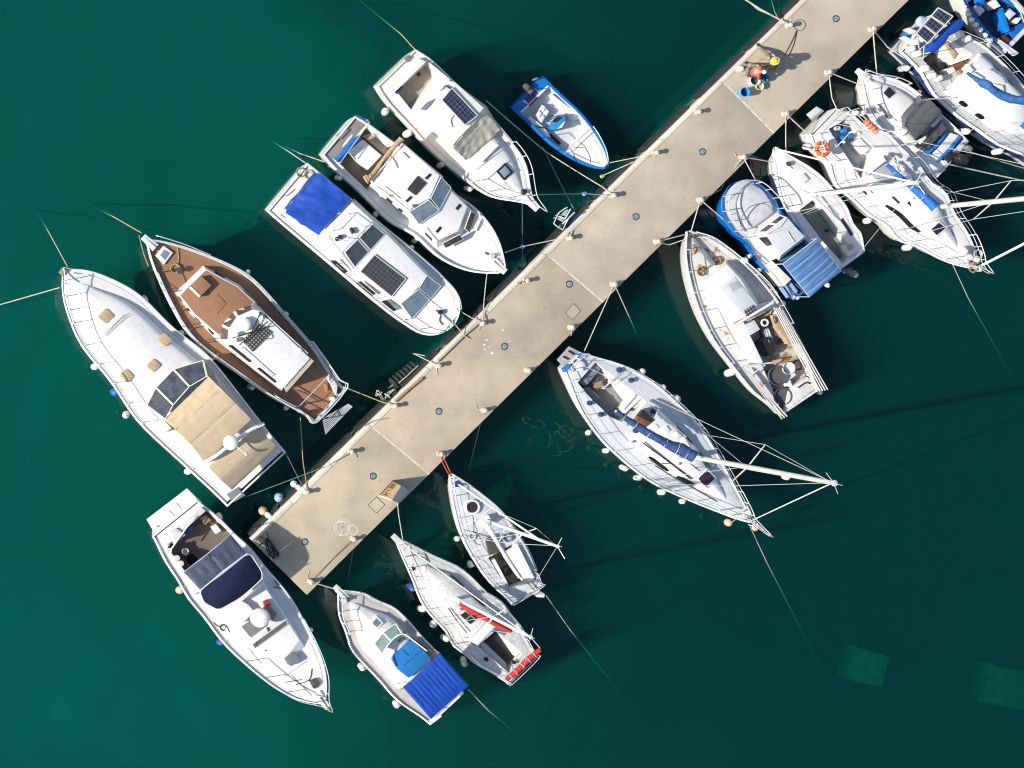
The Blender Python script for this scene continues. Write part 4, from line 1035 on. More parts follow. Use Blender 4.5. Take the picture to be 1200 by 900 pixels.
# ---- C: white cruiser with royal blue tarpaulin
def boat_c():
    z = Z(300, 180, 4.09)
    s = Boat('cabin_cruiser', 'white cabin cruiser with a royal blue tarpaulin over its stern', 'motorboat', 'blue-tarp cabin cruiser', (337, 219), (532, 381),
             [(312, 246), (361, 191), (332, 263), (373, 200), (434, 349), (451.6, 265.6), (471, 378), (535, 346), (500.5, 390), (515, 319)], 1.1, 1.45, rim=.07, drop=.08, camber=.08, rake=.5, wl=.9, tip=.25, deck=WHITE, rb=.84)
    ck = s.cockpit(z((140, 280), (275, 115), (440, 230), (320, 370)), .55, DECKW)
    # tarpaulin
    A, B, C_, D = [s.P3((*p, h)) for p, h in zip(z((142, 264), (305, 94), (457, 216), (328, 356)), (1.9, 2.0, 2.15, 2.15))]
    patch('tarpaulin', A, B, C_, D, BLUE, s.root, 26, 20, arch=.12, wr=.045, freq=4, seed=3)
    E, F_ = [s.P3((*p, 1.35)) for p in z((150, 292), (252, 396))]; m_ = s.P3((*z((300, 392)), 1.6))
    patch('tarpaulin_flap', A, D, m_, E, BLUE, s.root, 18, 8, wr=.09, freq=6, seed=9)
    patch('tarpaulin_flap', B, A, s.P3((*z((135, 262)), 1.3)), s.P3((*z((278, 92)), 1.35)), BLUE, s.root, 18, 6, wr=.07, freq=6, seed=5)
    P2 = [s.P3((*p, 1.5)) for p in z((265, 112), (310, 92))]
    # flybridge block, raked dark windows, cabin top
    cb = s.cabin('cabin', z((300, 400), (470, 215), (640, 375), (835, 575), (890, 635), (740, 800), (690, 740), (460, 570)), 1.0,
                 z((335, 395), (470, 245), (628, 388), (818, 580), (822, 590), (705, 722), (692, 715), (468, 560)), 1.85, WHITE, .035)
    fb = s.cabin('flybridge', z((322, 372), (462, 228), (630, 380), (468, 556)), 1.84, z((335, 362), (464, 236), (560, 322), (412, 472)), 2.45, WHITE, .03)
    s.win(2, .06, .48, .05, .9, GLASSB, frame=.02, fm=WHITE); s.win(2, .54, .95, .05, .9, GLASSB, frame=.02, fm=WHITE)
    s.win(3, .1, .8, .1, .8, GLASSG, 'side_curtain')
    P = z((365, 370), (440, 290), (520, 350)); rl = s.tube('bridge_rail', [(*p, 2.75) for p in P], .016, parent=fb)
    for p in P: s.tube('post', [(*p, 2.4), (*p, 2.75)], .014, parent=rl)
    s.tube('bridge_rail', [(*p, 2.75) for p in z((350, 400), (450, 420), (470, 380))], .014, parent=fb)
    for p in z((385, 410), (400, 400), (455, 365), (460, 375)): s.lathe('bridge_fitting', *p, 2.43, [(.05, 0), (.05, .1), (.1, .13), (.04, .2)], BLACK, fb, 8)
    sp = s.pane('solar_panel', z((500, 565), (568, 485), (718, 600), (650, 685)), SOLARD, 1.90, cb, .02, .022, ALU)
    # sloping clear front screens
    for q in ([(694, 718), (776, 652), (832, 700), (748, 790)], [(782, 644), (818, 584), (886, 634), (838, 694)]):
        s.pane('front_screen', [(*p, h) for p, h in zip(z(*q), (1.88, 1.88, 1.42, 1.42))], GLASSL, parent=cb, frame=.015, fm=ALUW)
    for q in ([(360, 512), (382, 512), (440, 564), (424, 573)], [(483, 617), (503, 611), (574, 670), (558, 680)], [(604, 706), (627, 701), (674, 750), (656, 754)]):
        s.pane('side_window', [(*p, h) for p, h in zip(z(*q), (1.40, 1.62, 1.62, 1.40))], GLASS, parent=cb, off=.04)
    s.line('deck_seam', z((840, 705), (910, 760)), .01, GREYU); s.line('deck_seam', z((775, 780), (940, 840)), .01, GREYU)
    s.lathe('windlass', *z((880, 760)), s.dz(*z((880, 760))) - .02, [(.09, 0), (.09, .1), (.05, .12), (.1, .18)], BLACK)
    s.line('anchor_chain', z((862, 750), (885, 770), (880, 800), (895, 820)), .025, IRON); s.anchor(.02)
    for sd in (1, -1): s.rail(.40, .97, sd, .35, 7, .016, .10, mid=False)
    s.on_deck('swim_platform_edge', z((60, 268), (70, 256), (250, 55), (238, 52)), WARM, .05); s.coil(*z((215, 90)), s.dz(*z((215, 90))) + .02, .22, OAK, 3); s.coil(*z((250, 100)), s.dz(*z((250, 100))) + .02, .2, ROPEW, 3)
    s.line('stern_line', z((110, 205), (150, 200), (185, 170)), .012, BLACK); s.cleat(*z((122, 300)), ang=0); s.cleat(*z((330, 120)), ang=0)
    s.fpx(z((760, 425),), kind='white'); s.label_fenders(); s.finish()
boat_c()

# ---- D: white fishing cruiser with timber cockpit
def boat_d():
    z = Z(370, 120, 4.286)
    s = Boat('fishing_cruiser', 'white fishing cruiser with timber cockpit and tan rope along its roof edge', 'motorboat', 'timber-cockpit cruiser', (397, 158.5), (589.5, 316),
             z((30, 255), (195, 62), (100, 320), (268, 90), (260, 462), (420, 200), (500, 665), (600, 335), (640, 765), (800, 490), (760, 828), (905, 620), (870, 852), (945, 740)), 1.15, 1.6, rim=.07, drop=.16, camber=.07, deck=WHITE, rake=.6, tip=.2)
    s.cockpit(z((112, 300), (262, 118), (425, 215), (262, 445)), .55, TEAKD, WARM)
    s.on_deck('stern_platform', z((38, 252), (192, 70), (255, 102), (100, 290)), TEAKG, .05)
    s.on_deck('platform_hatch', z((105, 165), (150, 130), (175, 135), (125, 185)), GREYU, .07)
    s.slab('engine_box', z((172, 250), (240, 188), (332, 266), (266, 336)), .5, 1.10, WHITE, .05)
    s.slab('side_bench', z((260, 125), (280, 118), (400, 210), (372, 222)), .5, 1.05, WARM, .03); s.slab('floor_shading', z((235, 168), (290, 148), (368, 216), (345, 262)), .5, .62, mat('floor shading tone', (.36, .31, .25), .8, var=.2), .01)  # thin grey-beige slab lays in the shading on the sole
    s.roll('blue_canvas_roll', [(*p, 1.45) for p in z((105, 292), (150, 245), (180, 210), (222, 170))], [.10, .14, .13, .08], BLUEC, seed=3); s.on_deck('blue_tarp', z((198, 66), (210, 62), (268, 92), (240, 102)), BLUEC, .09)
    s.tube('transom_rail', [(*p, 1.65) for p in z((118, 310), (272, 98))], .018)
    # cabin stack
    cb = s.cabin('cabin', z((262, 432), (432, 200), (690, 440), (800, 560), (735, 690), (612, 745), (480, 610)), 1.0, z((282, 400), (440, 215), (682, 448), (765, 522), (716, 648), (606, 698), (500, 590)), 1.85, WHITE, .04)
    s.pane('front_window', [(*p, h) for p, h in zip(z((745, 632), (776, 545), (798, 562), (768, 652)), (1.86, 1.86, 1.62, 1.62))], GLASS, parent=cb, off=.05, frame=.02, fm=WHITE); s.pane('front_window', [(*p, h) for p, h in zip(z((634, 706), (720, 660), (738, 685), (650, 728)), (1.86, 1.86, 1.62, 1.62))], GLASS, parent=cb, off=.05, frame=.02, fm=WHITE)
    for i, (a, b) in ((6, (.2, .35)), (6, (.5, .62)), (5, (.2, .5))): s.win(i, a, b, .45, .8)
    fb = s.cabin('upper_deck', z((272, 398), (440, 205), (640, 372), (520, 615), (470, 552)), 1.84, z((284, 390), (445, 212), (622, 368), (572, 484), (478, 528)), 2.30, WHITE, .04)
    ws = [[(576, 482), (628, 374), (678, 428), (622, 536)], [(472, 548), (566, 490), (620, 542), (518, 612)]]
    for q in ws: s.pane('screen', [(*p, h) for p, h in zip(z(*q), (2.33, 2.33, 1.92, 1.92))], GLASSL, parent=fb, frame=.018, fm=ALUW, off=.02)
    s.slab('roof_hatch', z((460, 436), (512, 370), (556, 406), (502, 466)), 2.25, 2.36, mat('brown hatch', (.05, .04, .036), .4, var=.3), .01, fb)
    for q in ([(548, 380), (572, 357), (582, 364), (558, 388)], [(450, 494), (476, 470), (485, 478), (460, 502)]): s.slab('roof_slot', z(*q), 2.25, 2.335, BLACK, .005, fb)
    for q in ([(702, 532), (722, 508), (734, 518), (714, 542)], [(602, 648), (624, 622), (634, 632), (612, 656)]): s.slab('roof_slot', z(*q), 1.80, 1.875, BLACK, .005, cb)
    s.roll('rope_bundle', [(*p, 2.40) for p in z((250, 388), (280, 368), (330, 300), (380, 240), (430, 182))], [.16, .12, .07, .11, .12], mat('tan rope', (.46, .32, .17), .9, var=.4, vs=20), fb, .35, seed=4)
    s.line('roof_cable', [(*p, 2.33) for p in z((310, 420), (400, 485), (470, 540))], .014, ROPED, parent=fb); s.tube('roof_rail', [(*p, 2.45) for p in z((330, 425), (405, 486))], .016, parent=fb)
    for p in z((345, 475), (440, 555), (470, 525)): s.lathe('lamp', *p, 2.2, [(.05, 0), (.05, .15), (.09, .2), (.06, .28)], WHITE, cb, 8)
    s.tube('side_rail', [(*p, 1.95) for p in z((545, 632), (608, 708))], .014, parent=cb); s.tube('side_rail', [(*p, 1.95) for p in z((350, 480), (420, 550))], .014, BLACK, parent=cb)
    for q in ([(370, 260), (400, 300), (410, 330)], [(440, 250), (470, 280)]): s.line('roof_mark', [(*p, 2.325) for p in z(*q)], .012, BLACK, parent=fb)
    s.lathe('windlass', *z((880, 770)), s.dz(*z((880, 770))) - .02, [(.1, 0), (.1, .08), (.06, .1), (.06, .2), (.1, .24)], STEEL); s.line('anchor_gear', z((850, 755), (905, 780)), .035, IRON); s.bowroller(.15, .3, WARM); s.anchor(.12)
    for p in z((110, 300), (75, 325)): s.cleat(*p, ang=.5)
    s.fpx(z((118, 362),), kind='grey-white'); s.fpx(z((318, 552), (490, 700)), kind='grey-white'); s.fpx(z((275, 82),), kind='tan'); s.label_fenders(); s.finish()
boat_d()

# ---- E: white cruiser with cream canvas and a solar panel
def boat_e():
    z = Z(430, 50, 4.286)
    s = Boat('cruiser', 'white cruiser with cream canvas screen and one solar panel on its hardtop', 'motorboat', 'cream-canvas cruiser', (464.5, 79.2), (624, 238),
             z((48, 215), (245, 33), (110, 300), (340, 85), (235, 425), (430, 168), (340, 525), (590, 300), (520, 690), (705, 450), (650, 775), (775, 560), (770, 802), (820, 650)), 1.2, 1.75, rim=.07, drop=.10, camber=.08, deck=WARM, hull=WARM, rake=.8, wl=.86, tip=.12)
    s.cockpit(z((150, 248), (312, 92), (352, 165), (222, 338)), .6, mat('taupe sole', (.33, .29, .25), .7, var=.15), WARM)
    s.slab('aft_bench', z((92, 232), (260, 75), (300, 95), (140, 250)), .9, 1.42, WARM, .05); s.on_deck('platform_box', z((188, 78), (205, 62), (218, 75), (198, 98)), GREYU, .12)
    s.slab('locker', z((140, 245), (172, 215), (186, 228), (155, 258)), .6, 1.3, NAVYS, .02)
    for p in z((260, 160), (285, 258)): s.lathe('deck_cap', *p, .6, [(.08, 0), (.08, .02), (.03, .025)], BLACK)
    s.on_deck('side_cushion', z((315, 100), (420, 185), (400, 200), (345, 165)), WHITE, .25)
    tk = s.trunk('fore_trunk', .50, .93, [(0, .75), (.7, .72), (1, .55)], .28, DECKW, ins=.25, nose=.28)
    ht = s.cabin('cabin', z((238, 350), (412, 180), (600, 318), (672, 440), (640, 505), (498, 600), (430, 560)), 1.05, z((270, 335), (420, 205), (585, 322), (592, 335), (500, 450), (440, 520), (425, 505)), 2.55, BEIGEL, .04)
    s.slab('hardtop', z((240, 345), (400, 190), (440, 195), (592, 330), (470, 468), (435, 520), (300, 420)), 2.5, 2.60, WARM, .05, ht)
    s.slab('roof_window', z((268, 335), (300, 300), (345, 280), (320, 315), (295, 340)), 2.56, 2.63, GREYU, .01, ht)
    s.pane('solar_panel', z((376, 288), (426, 228), (555, 366), (492, 415)), SOLAR, 2.68, ht, .02, .024, ALU)
    A, B, C_, D = [s.P3((*p, h)) for p, h in zip(z((432, 528), (594, 338), (668, 440), (500, 592)), (2.5, 2.5, 1.75, 1.75))]
    patch('canvas_screen', A, B, C_, D, BEIGEL, ht, 20, 14, wr=.05, freq=8, seed=2)
    s.tube('canvas_seam', [(*p, h) for p, h in zip(z((470, 468), (520, 415)), (2.62, 2.62))], .02, WHITE, parent=ht)
    s.line('roof_strap', [(*p, 2.62) for p in z((440, 360), (422, 390), (430, 425))], .014, GREYU, parent=ht); s.tube('roof_fitting', [(*p, 2.68) for p in z((395, 215), (425, 235))], .03, BLACK, parent=ht)
    s.tube('arch', [(*z((330, 270)), 2.4), (*z((375, 230)), 2.66), (*z((405, 205)), 2.4)], .04, WARM, parent=ht, sm=4)
    hp = z((650, 646), (695, 603), (736, 650), (690, 692)); h = s.tz(*z((692, 648)))
    s.slab('fore_hatch', hp, h - .1, h + .05, BLACK, .01, s.tko); s.slab('hatch_pane', z((664, 646), (695, 617), (722, 650), (691, 678)), h, h + .065, GLASSL, .01, s.tko)
    s.slab('screen_base', z((560, 582), (650, 505), (665, 515), (580, 600)), 1.5, 1.9, WHITE, .03)
    for q in ([(585, 700), (720, 590)], [(545, 640), (700, 520)], [(690, 700), (720, 745)]): s.line('deck_seam', z(*q), .011, GREYU, s.tz(*z((640, 620))) + .01)
    s.bowroller(.35, .32, WARM); s.anchor(.35); s.lathe('windlass', *z((785, 750)), s.dz(*z((785, 750))) - .02, [(.12, 0), (.12, .1), (.07, .13), (.09, .2)], BLACK)
    s.pulpit(.70, .55, .65, .02, 3)
    s.rail(.4, .70, 1, .3, 3, .015, mid=False)
    s.fpx(z((115, 332), (222, 438)), kind='large white', r=.17, Lf=.6, out=.05); s.fpx(z((385, 597), (510, 712)), kind='white'); s.label_fenders(); s.finish()
boat_e()

# ---- F: small open blue boat
def boat_f():
    z = Z(590, 80, 6.92)
    s = Boat('dinghy', 'small open boat with bright blue gunwales and white bow deck', 'dinghy', 'small open blue boat', (618.5, 107.7), (711.5, 195),
             z((70, 320), (325, 65), (180, 430), (430, 180), (330, 590), (600, 350), (500, 700), (730, 485), (650, 772), (820, 620), (770, 812), (858, 730)), .62, .85, rim=.10, drop=.05, hull=TURQ, below=NAVYB, deck=WHITE, rake=.4, camber=.03, draft=.3, tip=.15)
    s.cockpit(z((150, 360), (362, 140), (440, 200), (590, 350), (690, 490), (500, 690), (400, 610), (270, 480)), .28, DECKG, WHITE)
    s.on_deck('stern_trim', z((72, 318), (120, 262), (200, 290), (150, 350)), TURQ, .05); s.on_deck('stern_trim', z((240, 130), (322, 68), (385, 120), (290, 190)), TURQ, .05); s.on_deck('motor_well', z((150, 235), (235, 150), (285, 200), (205, 285)), NAVYB, .02)
    s.on_deck('transom_cap', z((140, 350), (355, 138), (372, 146), (150, 362)), WHITE, .06)
    s.slab('red_bar', z((205, 300), (272, 234), (284, 240), (218, 306)), .55, .68, mat('dark red paint', (.25, .01, .015), .4), .01)
    s.slab('side_bench', z((375, 215), (395, 208), (640, 400), (570, 425)), .25, .52, WHITE, .02); s.slab('side_bench', z((190, 410), (225, 388), (330, 480), (385, 560), (320, 550)), .25, .52, WHITE, .02)
    st = s.slab('seat_box', z((250, 385), (312, 295), (375, 345), (315, 440)), .25, .55, DECKG, .02)
    for q in ([(262, 378), (288, 342), (312, 365), (290, 398)], [(300, 330), (322, 298), (345, 318), (325, 350)], [(297, 412), (318, 378), (338, 396), (316, 430)], [(330, 362), (350, 330), (372, 350), (352, 382)]): s.slab('cushion', z(*q), .53, .62, CUSH, .02, st)
    co = s.cabin('console', z((345, 492), (430, 380), (510, 398), (492, 468), (410, 515)), .25, z((372, 480), (442, 385), (503, 402), (485, 455), (410, 502)), 1.05, mat('light blue console', (.03, .25, .55), .35, var=.2), .03)
    s.pane('console_panel', [(*p, h) for p, h in zip(z((398, 430), (440, 390), (470, 400), (420, 440)), (1.06, 1.06, 1.12, 1.10))], BLACK, parent=co); s.slab('chart_plate', z((440, 490), (485, 440), (505, 428), (475, 482)), .9, 1.07, CUSH, .01, co)
    s.wheel(*z((385, 410)), .98, .17, (-.7, 0, .5), parent=co)
    s.line('steering_cable', [(*p, .56) for p in z((225, 455), (300, 480), (360, 488))], .022, BLACK); s.slab('oar_bag', z((372, 535), (388, 528), (470, 605), (455, 620)), .3, .42, BLACK, .02)
    s.tube('bow_bar', [(*z((500, 690)), .82), (*z((505, 682)), 1.0), (*z((690, 502)), 1.0), (*z((697, 494)), .82)], .018); s.line('deck_rope', z((560, 640), (660, 640), (610, 595)), .013, GREYU); s.line('deck_rope', z((660, 640), (700, 720), (705, 770)), .013, GREYU); s.line('deck_rope', z((570, 685), (680, 740), (780, 770)), .012, GREYU)
    P = [(*p, h) for p, h in zip(z((728, 470), (770, 530), (830, 650), (850, 740), (842, 770)), (.85, 1.0, 1.02, 1.0, .85))]; s.tube('bow_rail', P, .02, sm=4)
    s.outboard(*z((205, 175)), .75, .75, GREYC, tilt=.75)
    s.tube('outboard_bracket', [(*z((240, 95)), .6), (*z((275, 80)), .85)], .05, GREYU)
    s.finish()
boat_f()

# ---- G: white cruiser with navy bimini at the pier end
def boat_g():
    z = Z(160, 560, 3.214)
    s = Boat('sport_cruiser', 'white cruiser with navy blue bimini lying across the end of the pier', 'motorboat', 'navy-bimini cruiser', (205, 607), (380, 824),
             z((70, 220), (240, 85), (110, 320), (330, 165), (165, 395), (440, 268), (240, 505), (565, 410), (330, 612), (640, 540), (430, 712), (692, 650), (540, 798), (722, 760), (640, 842)), 1.15, 1.7, rim=.06, drop=.10, camber=.08, deck=WHITE, rake=.8, wl=.86, tip=.10)
    s.cabin('swim_platform', z((38, 157), (190, 38), (246, 92), (76, 222)), .55, z((38, 155), (190, 40), (240, 92), (76, 215)), .72, WARM, .04)
    s.tube('platform_ladder', [(*p, .85) for p in z((108, 128), (130, 148), (160, 128), (135, 100))], .018); s.line('platform_line', [(*p, .74) for p in z((75, 185), (85, 180))], .02, IRON)
    s.cockpit(z((115, 262), (262, 118), (365, 212), (400, 300), (260, 440), (180, 350)), .55, TEAKD, WARM)
    s.slab('aft_bench', z((92, 235), (245, 112), (262, 125), (112, 258)), .6, 1.35, OLDW, .05); s.slab('aft_locker', z((130, 205), (150, 190), (185, 215), (140, 250)), 1.2, 1.45, DECKG, .03); s.slab('cushion', z((240, 150), (262, 138), (282, 160), (258, 178)), .55, .95, OAK, .05)
    s.slab('blue_bag', z((190, 190), (205, 180), (215, 192), (198, 205)), .55, .85, BLUES, .04); s.slab('white_box', z((280, 185), (300, 175), (320, 200), (300, 212)), .55, .9, CUSH, .03)
    o1 = s.lathe('bucket', *z((205, 303)), .58, [(.2, 0), (.26, .38), (.24, .38), (.19, .04), (0, .04)], BLACK); o2 = s.lathe('bucket', *z((180, 275)), .58, [(.12, 0), (.15, .28), (.13, .28), (.11, .03), (0, .03)], CUSH)
    s.loose(o1, 'wide black bucket in the teak cockpit of the navy-bimini cruiser', 'bucket'); s.loose(o2, 'small white bucket in the cockpit of the navy-bimini cruiser', 'bucket')
    s.tube('boat_hook', [(*p, 1.5) for p in z((128, 272), (215, 150))], .03, WHITE)
    for p in z((120, 272), (150, 300), (165, 320)): s.lathe('gunwale_fitting', *p, 1.1, [(.1, 0), (.1, .1), (.05, .16), (.12, .2)], OLDW)
    NAVYSHEEN = mat('sheen lightened navy canvas', (.045, .055, .10), .6, var=.2, vs=4)  # sheen on the rear panels put into a lighter navy
    # bimini: two ribbed panels aft, arched top forward
    def cv(n, q, zz, m=NAVY, **k):
        return patch(n, *[s.P3((*z(p), h)) for p, h in zip(q, zz)], m, s.root, **k)
    cv('bimini_panel', [(178, 355), (268, 288), (325, 350), (240, 422)], (2.55, 2.62, 2.82, 2.78), NAVYSHEEN, wr=.02, ribs=3, ribh=.04, seed=1); cv('bimini_panel', [(272, 285), (356, 214), (415, 285), (328, 348)], (2.62, 2.55, 2.78, 2.82), NAVYSHEEN, wr=.02, ribs=3, ribh=.04, seed=2)
    fr = [(237, 424), (417, 285), (440, 280), (470, 348), (474, 378), (400, 445), (330, 492), (305, 497), (262, 472)]
    b = [s.P3((*z(p), h)) for p, h in zip([(237, 426), (330, 355), (425, 280), (472, 352), (474, 380), (395, 450), (310, 498), (255, 470)], (2.76, 2.84, 2.76, 2.66, 2.55, 2.48, 2.55, 2.66))]
    bm = NB(); c = sum(b, Vector()) / len(b); c.z = 2.98; rg = [[bm.verts.new(c.lerp(p, k) + Vector((0, 0, (1 - k * k) * .0))) for p in rc([tuple(v) for v in b], .2, 2)] for k in (.33, .66, 1.0)]
    for r in range(3):
        for i, v in enumerate(rg[r]): k = (.33, .66, 1.0)[r]; v.co.z = v.co.z + (.98 - .6 * k) * .08 * (k < 1)
    cen = bm.verts.new(c); N = len(rg[0])
    for i in range(N):
        j = (i + 1) % N; bm.faces.new((cen, rg[0][i], rg[0][j]))
        for r in range(2): bm.faces.new((rg[r][i], rg[r + 1][i], rg[r + 1][j], rg[r][j]))
    bmesh.ops.solidify(bm, geom=bm.faces[:], thickness=.02)
    top = bm_obj('bimini_top', bm, NAVY, s.root, 60)
    tube('piping', [v + Vector((0, 0, .01)) for v in [Vector(p) for p in rc([tuple(v) for v in b], .2, 2)] + [Vector(rc([tuple(v) for v in b], .2, 2)[0])]], .022, CUSH, top, 5)
    s.tube('bimini_bow', [(*z((178, 355)), 1.2), (*z((180, 354)), 2.5), (*z((268, 286)), 2.64), (*z((356, 213)), 2.5), (*z((362, 208)), 1.2)], .02); s.tube('bimini_bow', [(*z((240, 424)), 2.83), (*z((328, 350)), 2.89), (*z((416, 285)), 2.83)], .024, CUSH)
    for q in ([(237, 426), (215, 440)], [(474, 380), (480, 390)], [(416, 285), (430, 270)]): a, b2 = z(*q); s.tube('bimini_leg', [(*a, 2.7), (*b2, 1.2)], .018)
    # cabin
    cb = s.cabin('cabin', z((330, 500), (480, 388), (572, 520), (660, 680), (575, 748), (420, 640)), 1.05, z((345, 500), (478, 402), (560, 528), (615, 610), (560, 680), (430, 620)), 1.72, WHITE, .05)
    s.radar(*z((463, 525)), 2.15, .40, .26, cb, .42)
    s.slab('roof_locker', z((355, 508), (400, 465), (425, 480), (445, 505), (400, 548)), 1.7, 1.98, WHITE, .04, cb); s.slab('roof_opening', z((395, 560), (440, 528), (495, 555), (430, 602)), 1.70, 1.745, GREYU, .005, cb)
    s.slab('helm_seat', z((478, 490), (500, 480), (530, 510), (515, 540)), 1.7, 1.95, OAK, .05, cb); s.slab('red_cloth', z((478, 468), (492, 460), (508, 478), (485, 490)), 1.7, 1.9, mat('dull red cloth', (.35, .03, .04), .8, var=.3), .05, cb)
    s.pane('windscreen', [(*p, h) for p, h in zip(z((436, 626), (562, 534), (570, 550), (446, 640)), (2.12, 2.12, 1.75, 1.75))], GLASSB, parent=cb, frame=.02, fm=ALU)
    s.slab('screen_frame', z((425, 608), (440, 628), (500, 592), (490, 565)), 1.7, 1.82, WHITE, .02, cb)
    s.on_deck('deck_hatch', z((553, 680), (590, 655), (622, 688), (580, 712)), GREYU, .06, rnd=.2, z=1.66)
    s.lathe('deck_cap', *z((487, 648)), 1.66, [(.06, 0), (.06, .03), (.03, .035)], BLACK)
    s.coil(*z((325, 562)), 1.2, .15, ROPED, 2); s.line('loose_line', z((290, 545), (310, 560), (335, 555), (350, 580)), .018, ROPED); s.coil(*z((672, 775)), 1.62, .18, IRON, 3); s.line('chain', z((660, 720), (650, 760), (600, 780)), .02, IRON); s.line('chain', z((620, 760), (560, 770)), .018, IRON)
    s.line('deck_seam', z((560, 748), (640, 690)), .012, GREYU); s.line('deck_seam', z((420, 640), (470, 700)), .010, GREYU); s.line('deck_seam', z((580, 740), (660, 820)), .01, GREYU)
    s.on_deck('windlass_plate', z((650, 765), (675, 755), (690, 775), (665, 790)), IRON, .1); s.bowroller(.25, .3, WARM); s.anchor(.42, OAK)
    s.pulpit(.66, .30, .62, .02, 3)
    for q in ([(515, 410), (545, 418)], [(520, 385), (535, 410)]): s.line('dropped_line', z(*q), .02, BLACK)
    s.fpx(z((172, 415),), kind='salmon', m=FENDP, r=.17, Lf=.5); s.fpx(z((318, 610),), kind='blue', m=FENDB); s.fpx(z((665, 565), (325, 130)), kind='white'); s.label_fenders(); s.finish()
boat_g()
# ================================================================== boats on the lower right side of the pier
# ---- H: cuddy boat with blue bimini
def boat_h():
    z = Z(380, 670, 4.737)
    s = Boat('cuddy_boat', 'white cuddy motorboat with ribbed bright blue bimini over its stern', 'motorboat', 'blue-bimini cuddy boat', (524, 831), (398.5, 693.5),
             z((590, 855), (785, 690), (430, 735), (640, 455), (320, 610), (560, 370), (200, 480), (480, 270), (120, 330), (380, 188), (85, 200), (260, 98), (90, 150), (180, 88)), 1.0, 1.5, rim=.05, drop=.10, camber=.05, deck=mat('taupe deck', (.50, .47, .43), .7, var=.15), rake=.7, wl=.86, tip=.12)
    s.trunk('cuddy_trunk', .30, .90, [(0, .74), (.6, .70), (.9, .55), (1, .5)], .32, WHITE, ins=.28, nose=.28, crown=.1)
    h = s.tz(*z((285, 285))); s.slab('fore_hatch', z((255, 285), (290, 245), (328, 285), (295, 322)), h - .1, h + .04, WHITE, .01, s.tko); s.slab('hatch_pane', z((265, 285), (290, 258), (316, 286), (292, 310)), h, h + .055, GLASSG, .01, s.tko)
    s.cockpit(z((330, 450), (350, 410), (440, 345), (480, 360), (650, 470), (770, 670), (600, 800), (430, 620)), .45, GREYD, WHITE, zt=1.1)
    bs = [(278, 400), (325, 338), (395, 286), (455, 335)]; ts = [(325, 462), (372, 385), (432, 345), (490, 378)]
    sc_ = s.tube('screen_frame', [(*p, 1.92) for p in z((345, 545), *ts, (570, 440))], .03, WHITE, sm=3)
    for a, b in ((0, 1), (1, 2), (2, 3)):
        P = [s.P3((*z(bs[a]), 1.56)), s.P3((*z(bs[b]), 1.56)), s.P3((*z(ts[b]), 1.92)), s.P3((*z(ts[a]), 1.92))]; c = sum(P, Vector()) / 4
        s.pane3('windscreen', [p + (c - p) * .05 for p in P], GLASSG, sc_, .01, .016, WHITE)
    s.slab('dash', z((330, 455), (440, 350), (475, 385), (370, 480)), .5, 1.25, GREYU, .03); s.wheel(*z((432, 385)), 1.42, .17, (-.6, 0, .8)); s.lathe('compass', *z((405, 395)), 1.24, [(.08, 0), (.08, .05), (0, .09)], BLACK)
    P = z((372, 485), (385, 458), (488, 376), (585, 472), (580, 490), (470, 592), (405, 540))
    sc2 = s.slab('seat_cover', P, .5, 1.55, BLUES, .06, rnd=.12, crown=.03); s.line('cover_seam', [(*p, 1.59) for p in z((440, 520), (545, 430))], .014, BLUEC, parent=sc2); s.line('cover_seam', [(*p, 1.59) for p in z((430, 430), (470, 470))], .012, BLUEC, parent=sc2)
    A, B, C_, D = [s.P3((*p, hh)) for p, hh in zip(z((438, 645), (640, 450), (802, 632), (592, 818)), (2.25, 2.25, 2.15, 2.15))]
    bi = patch('bimini', A, B, C_, D, BLUE, s.root, 60, 20, arch=.05, wr=.012, ribs=11, ribh=.04, seed=2)
    for u in (.02, .5, .98):
        a = A.lerp(D, u); b = B.lerp(C_, u); m_ = a.lerp(b, .5) - Vector((0, 0, .03)); tube('bimini_bow', [a - Vector((0, 0, 1.1)), a - Vector((0, 0, .04)), m_, b - Vector((0, 0, .04)), b - Vector((0, 0, 1.1))], .018, STEEL, bi, 5)
    s.on_deck('stern_corner', z((590, 852), (570, 830), (640, 795), (655, 802)), WHITE, .06); s.on_deck('side_cushion', z((395, 600), (440, 640), (425, 655), (380, 610)), GREYD, .06)
    s.slab('coaming_light', z((575, 440), (590, 430), (620, 460), (605, 478)), 1.0, 1.25, mat('amber trim', (.5, .38, .2), .4), .02)
    s.pulpit(.78, .35, .55, .019, 3); s.bowroller(.30, .26, DECKG); s.anchor(.35); s.lathe('windlass', *z((128, 150)), s.dz(*z((128, 150))), [(.1, 0), (.1, .08), (.05, .1), (.08, .18)], IRON)
    s.fpx(z((218, 497),), kind='white'); s.fpx(z((418, 712),), kind='cream', r=.15); s.label_fenders(); s.finish()
boat_h()

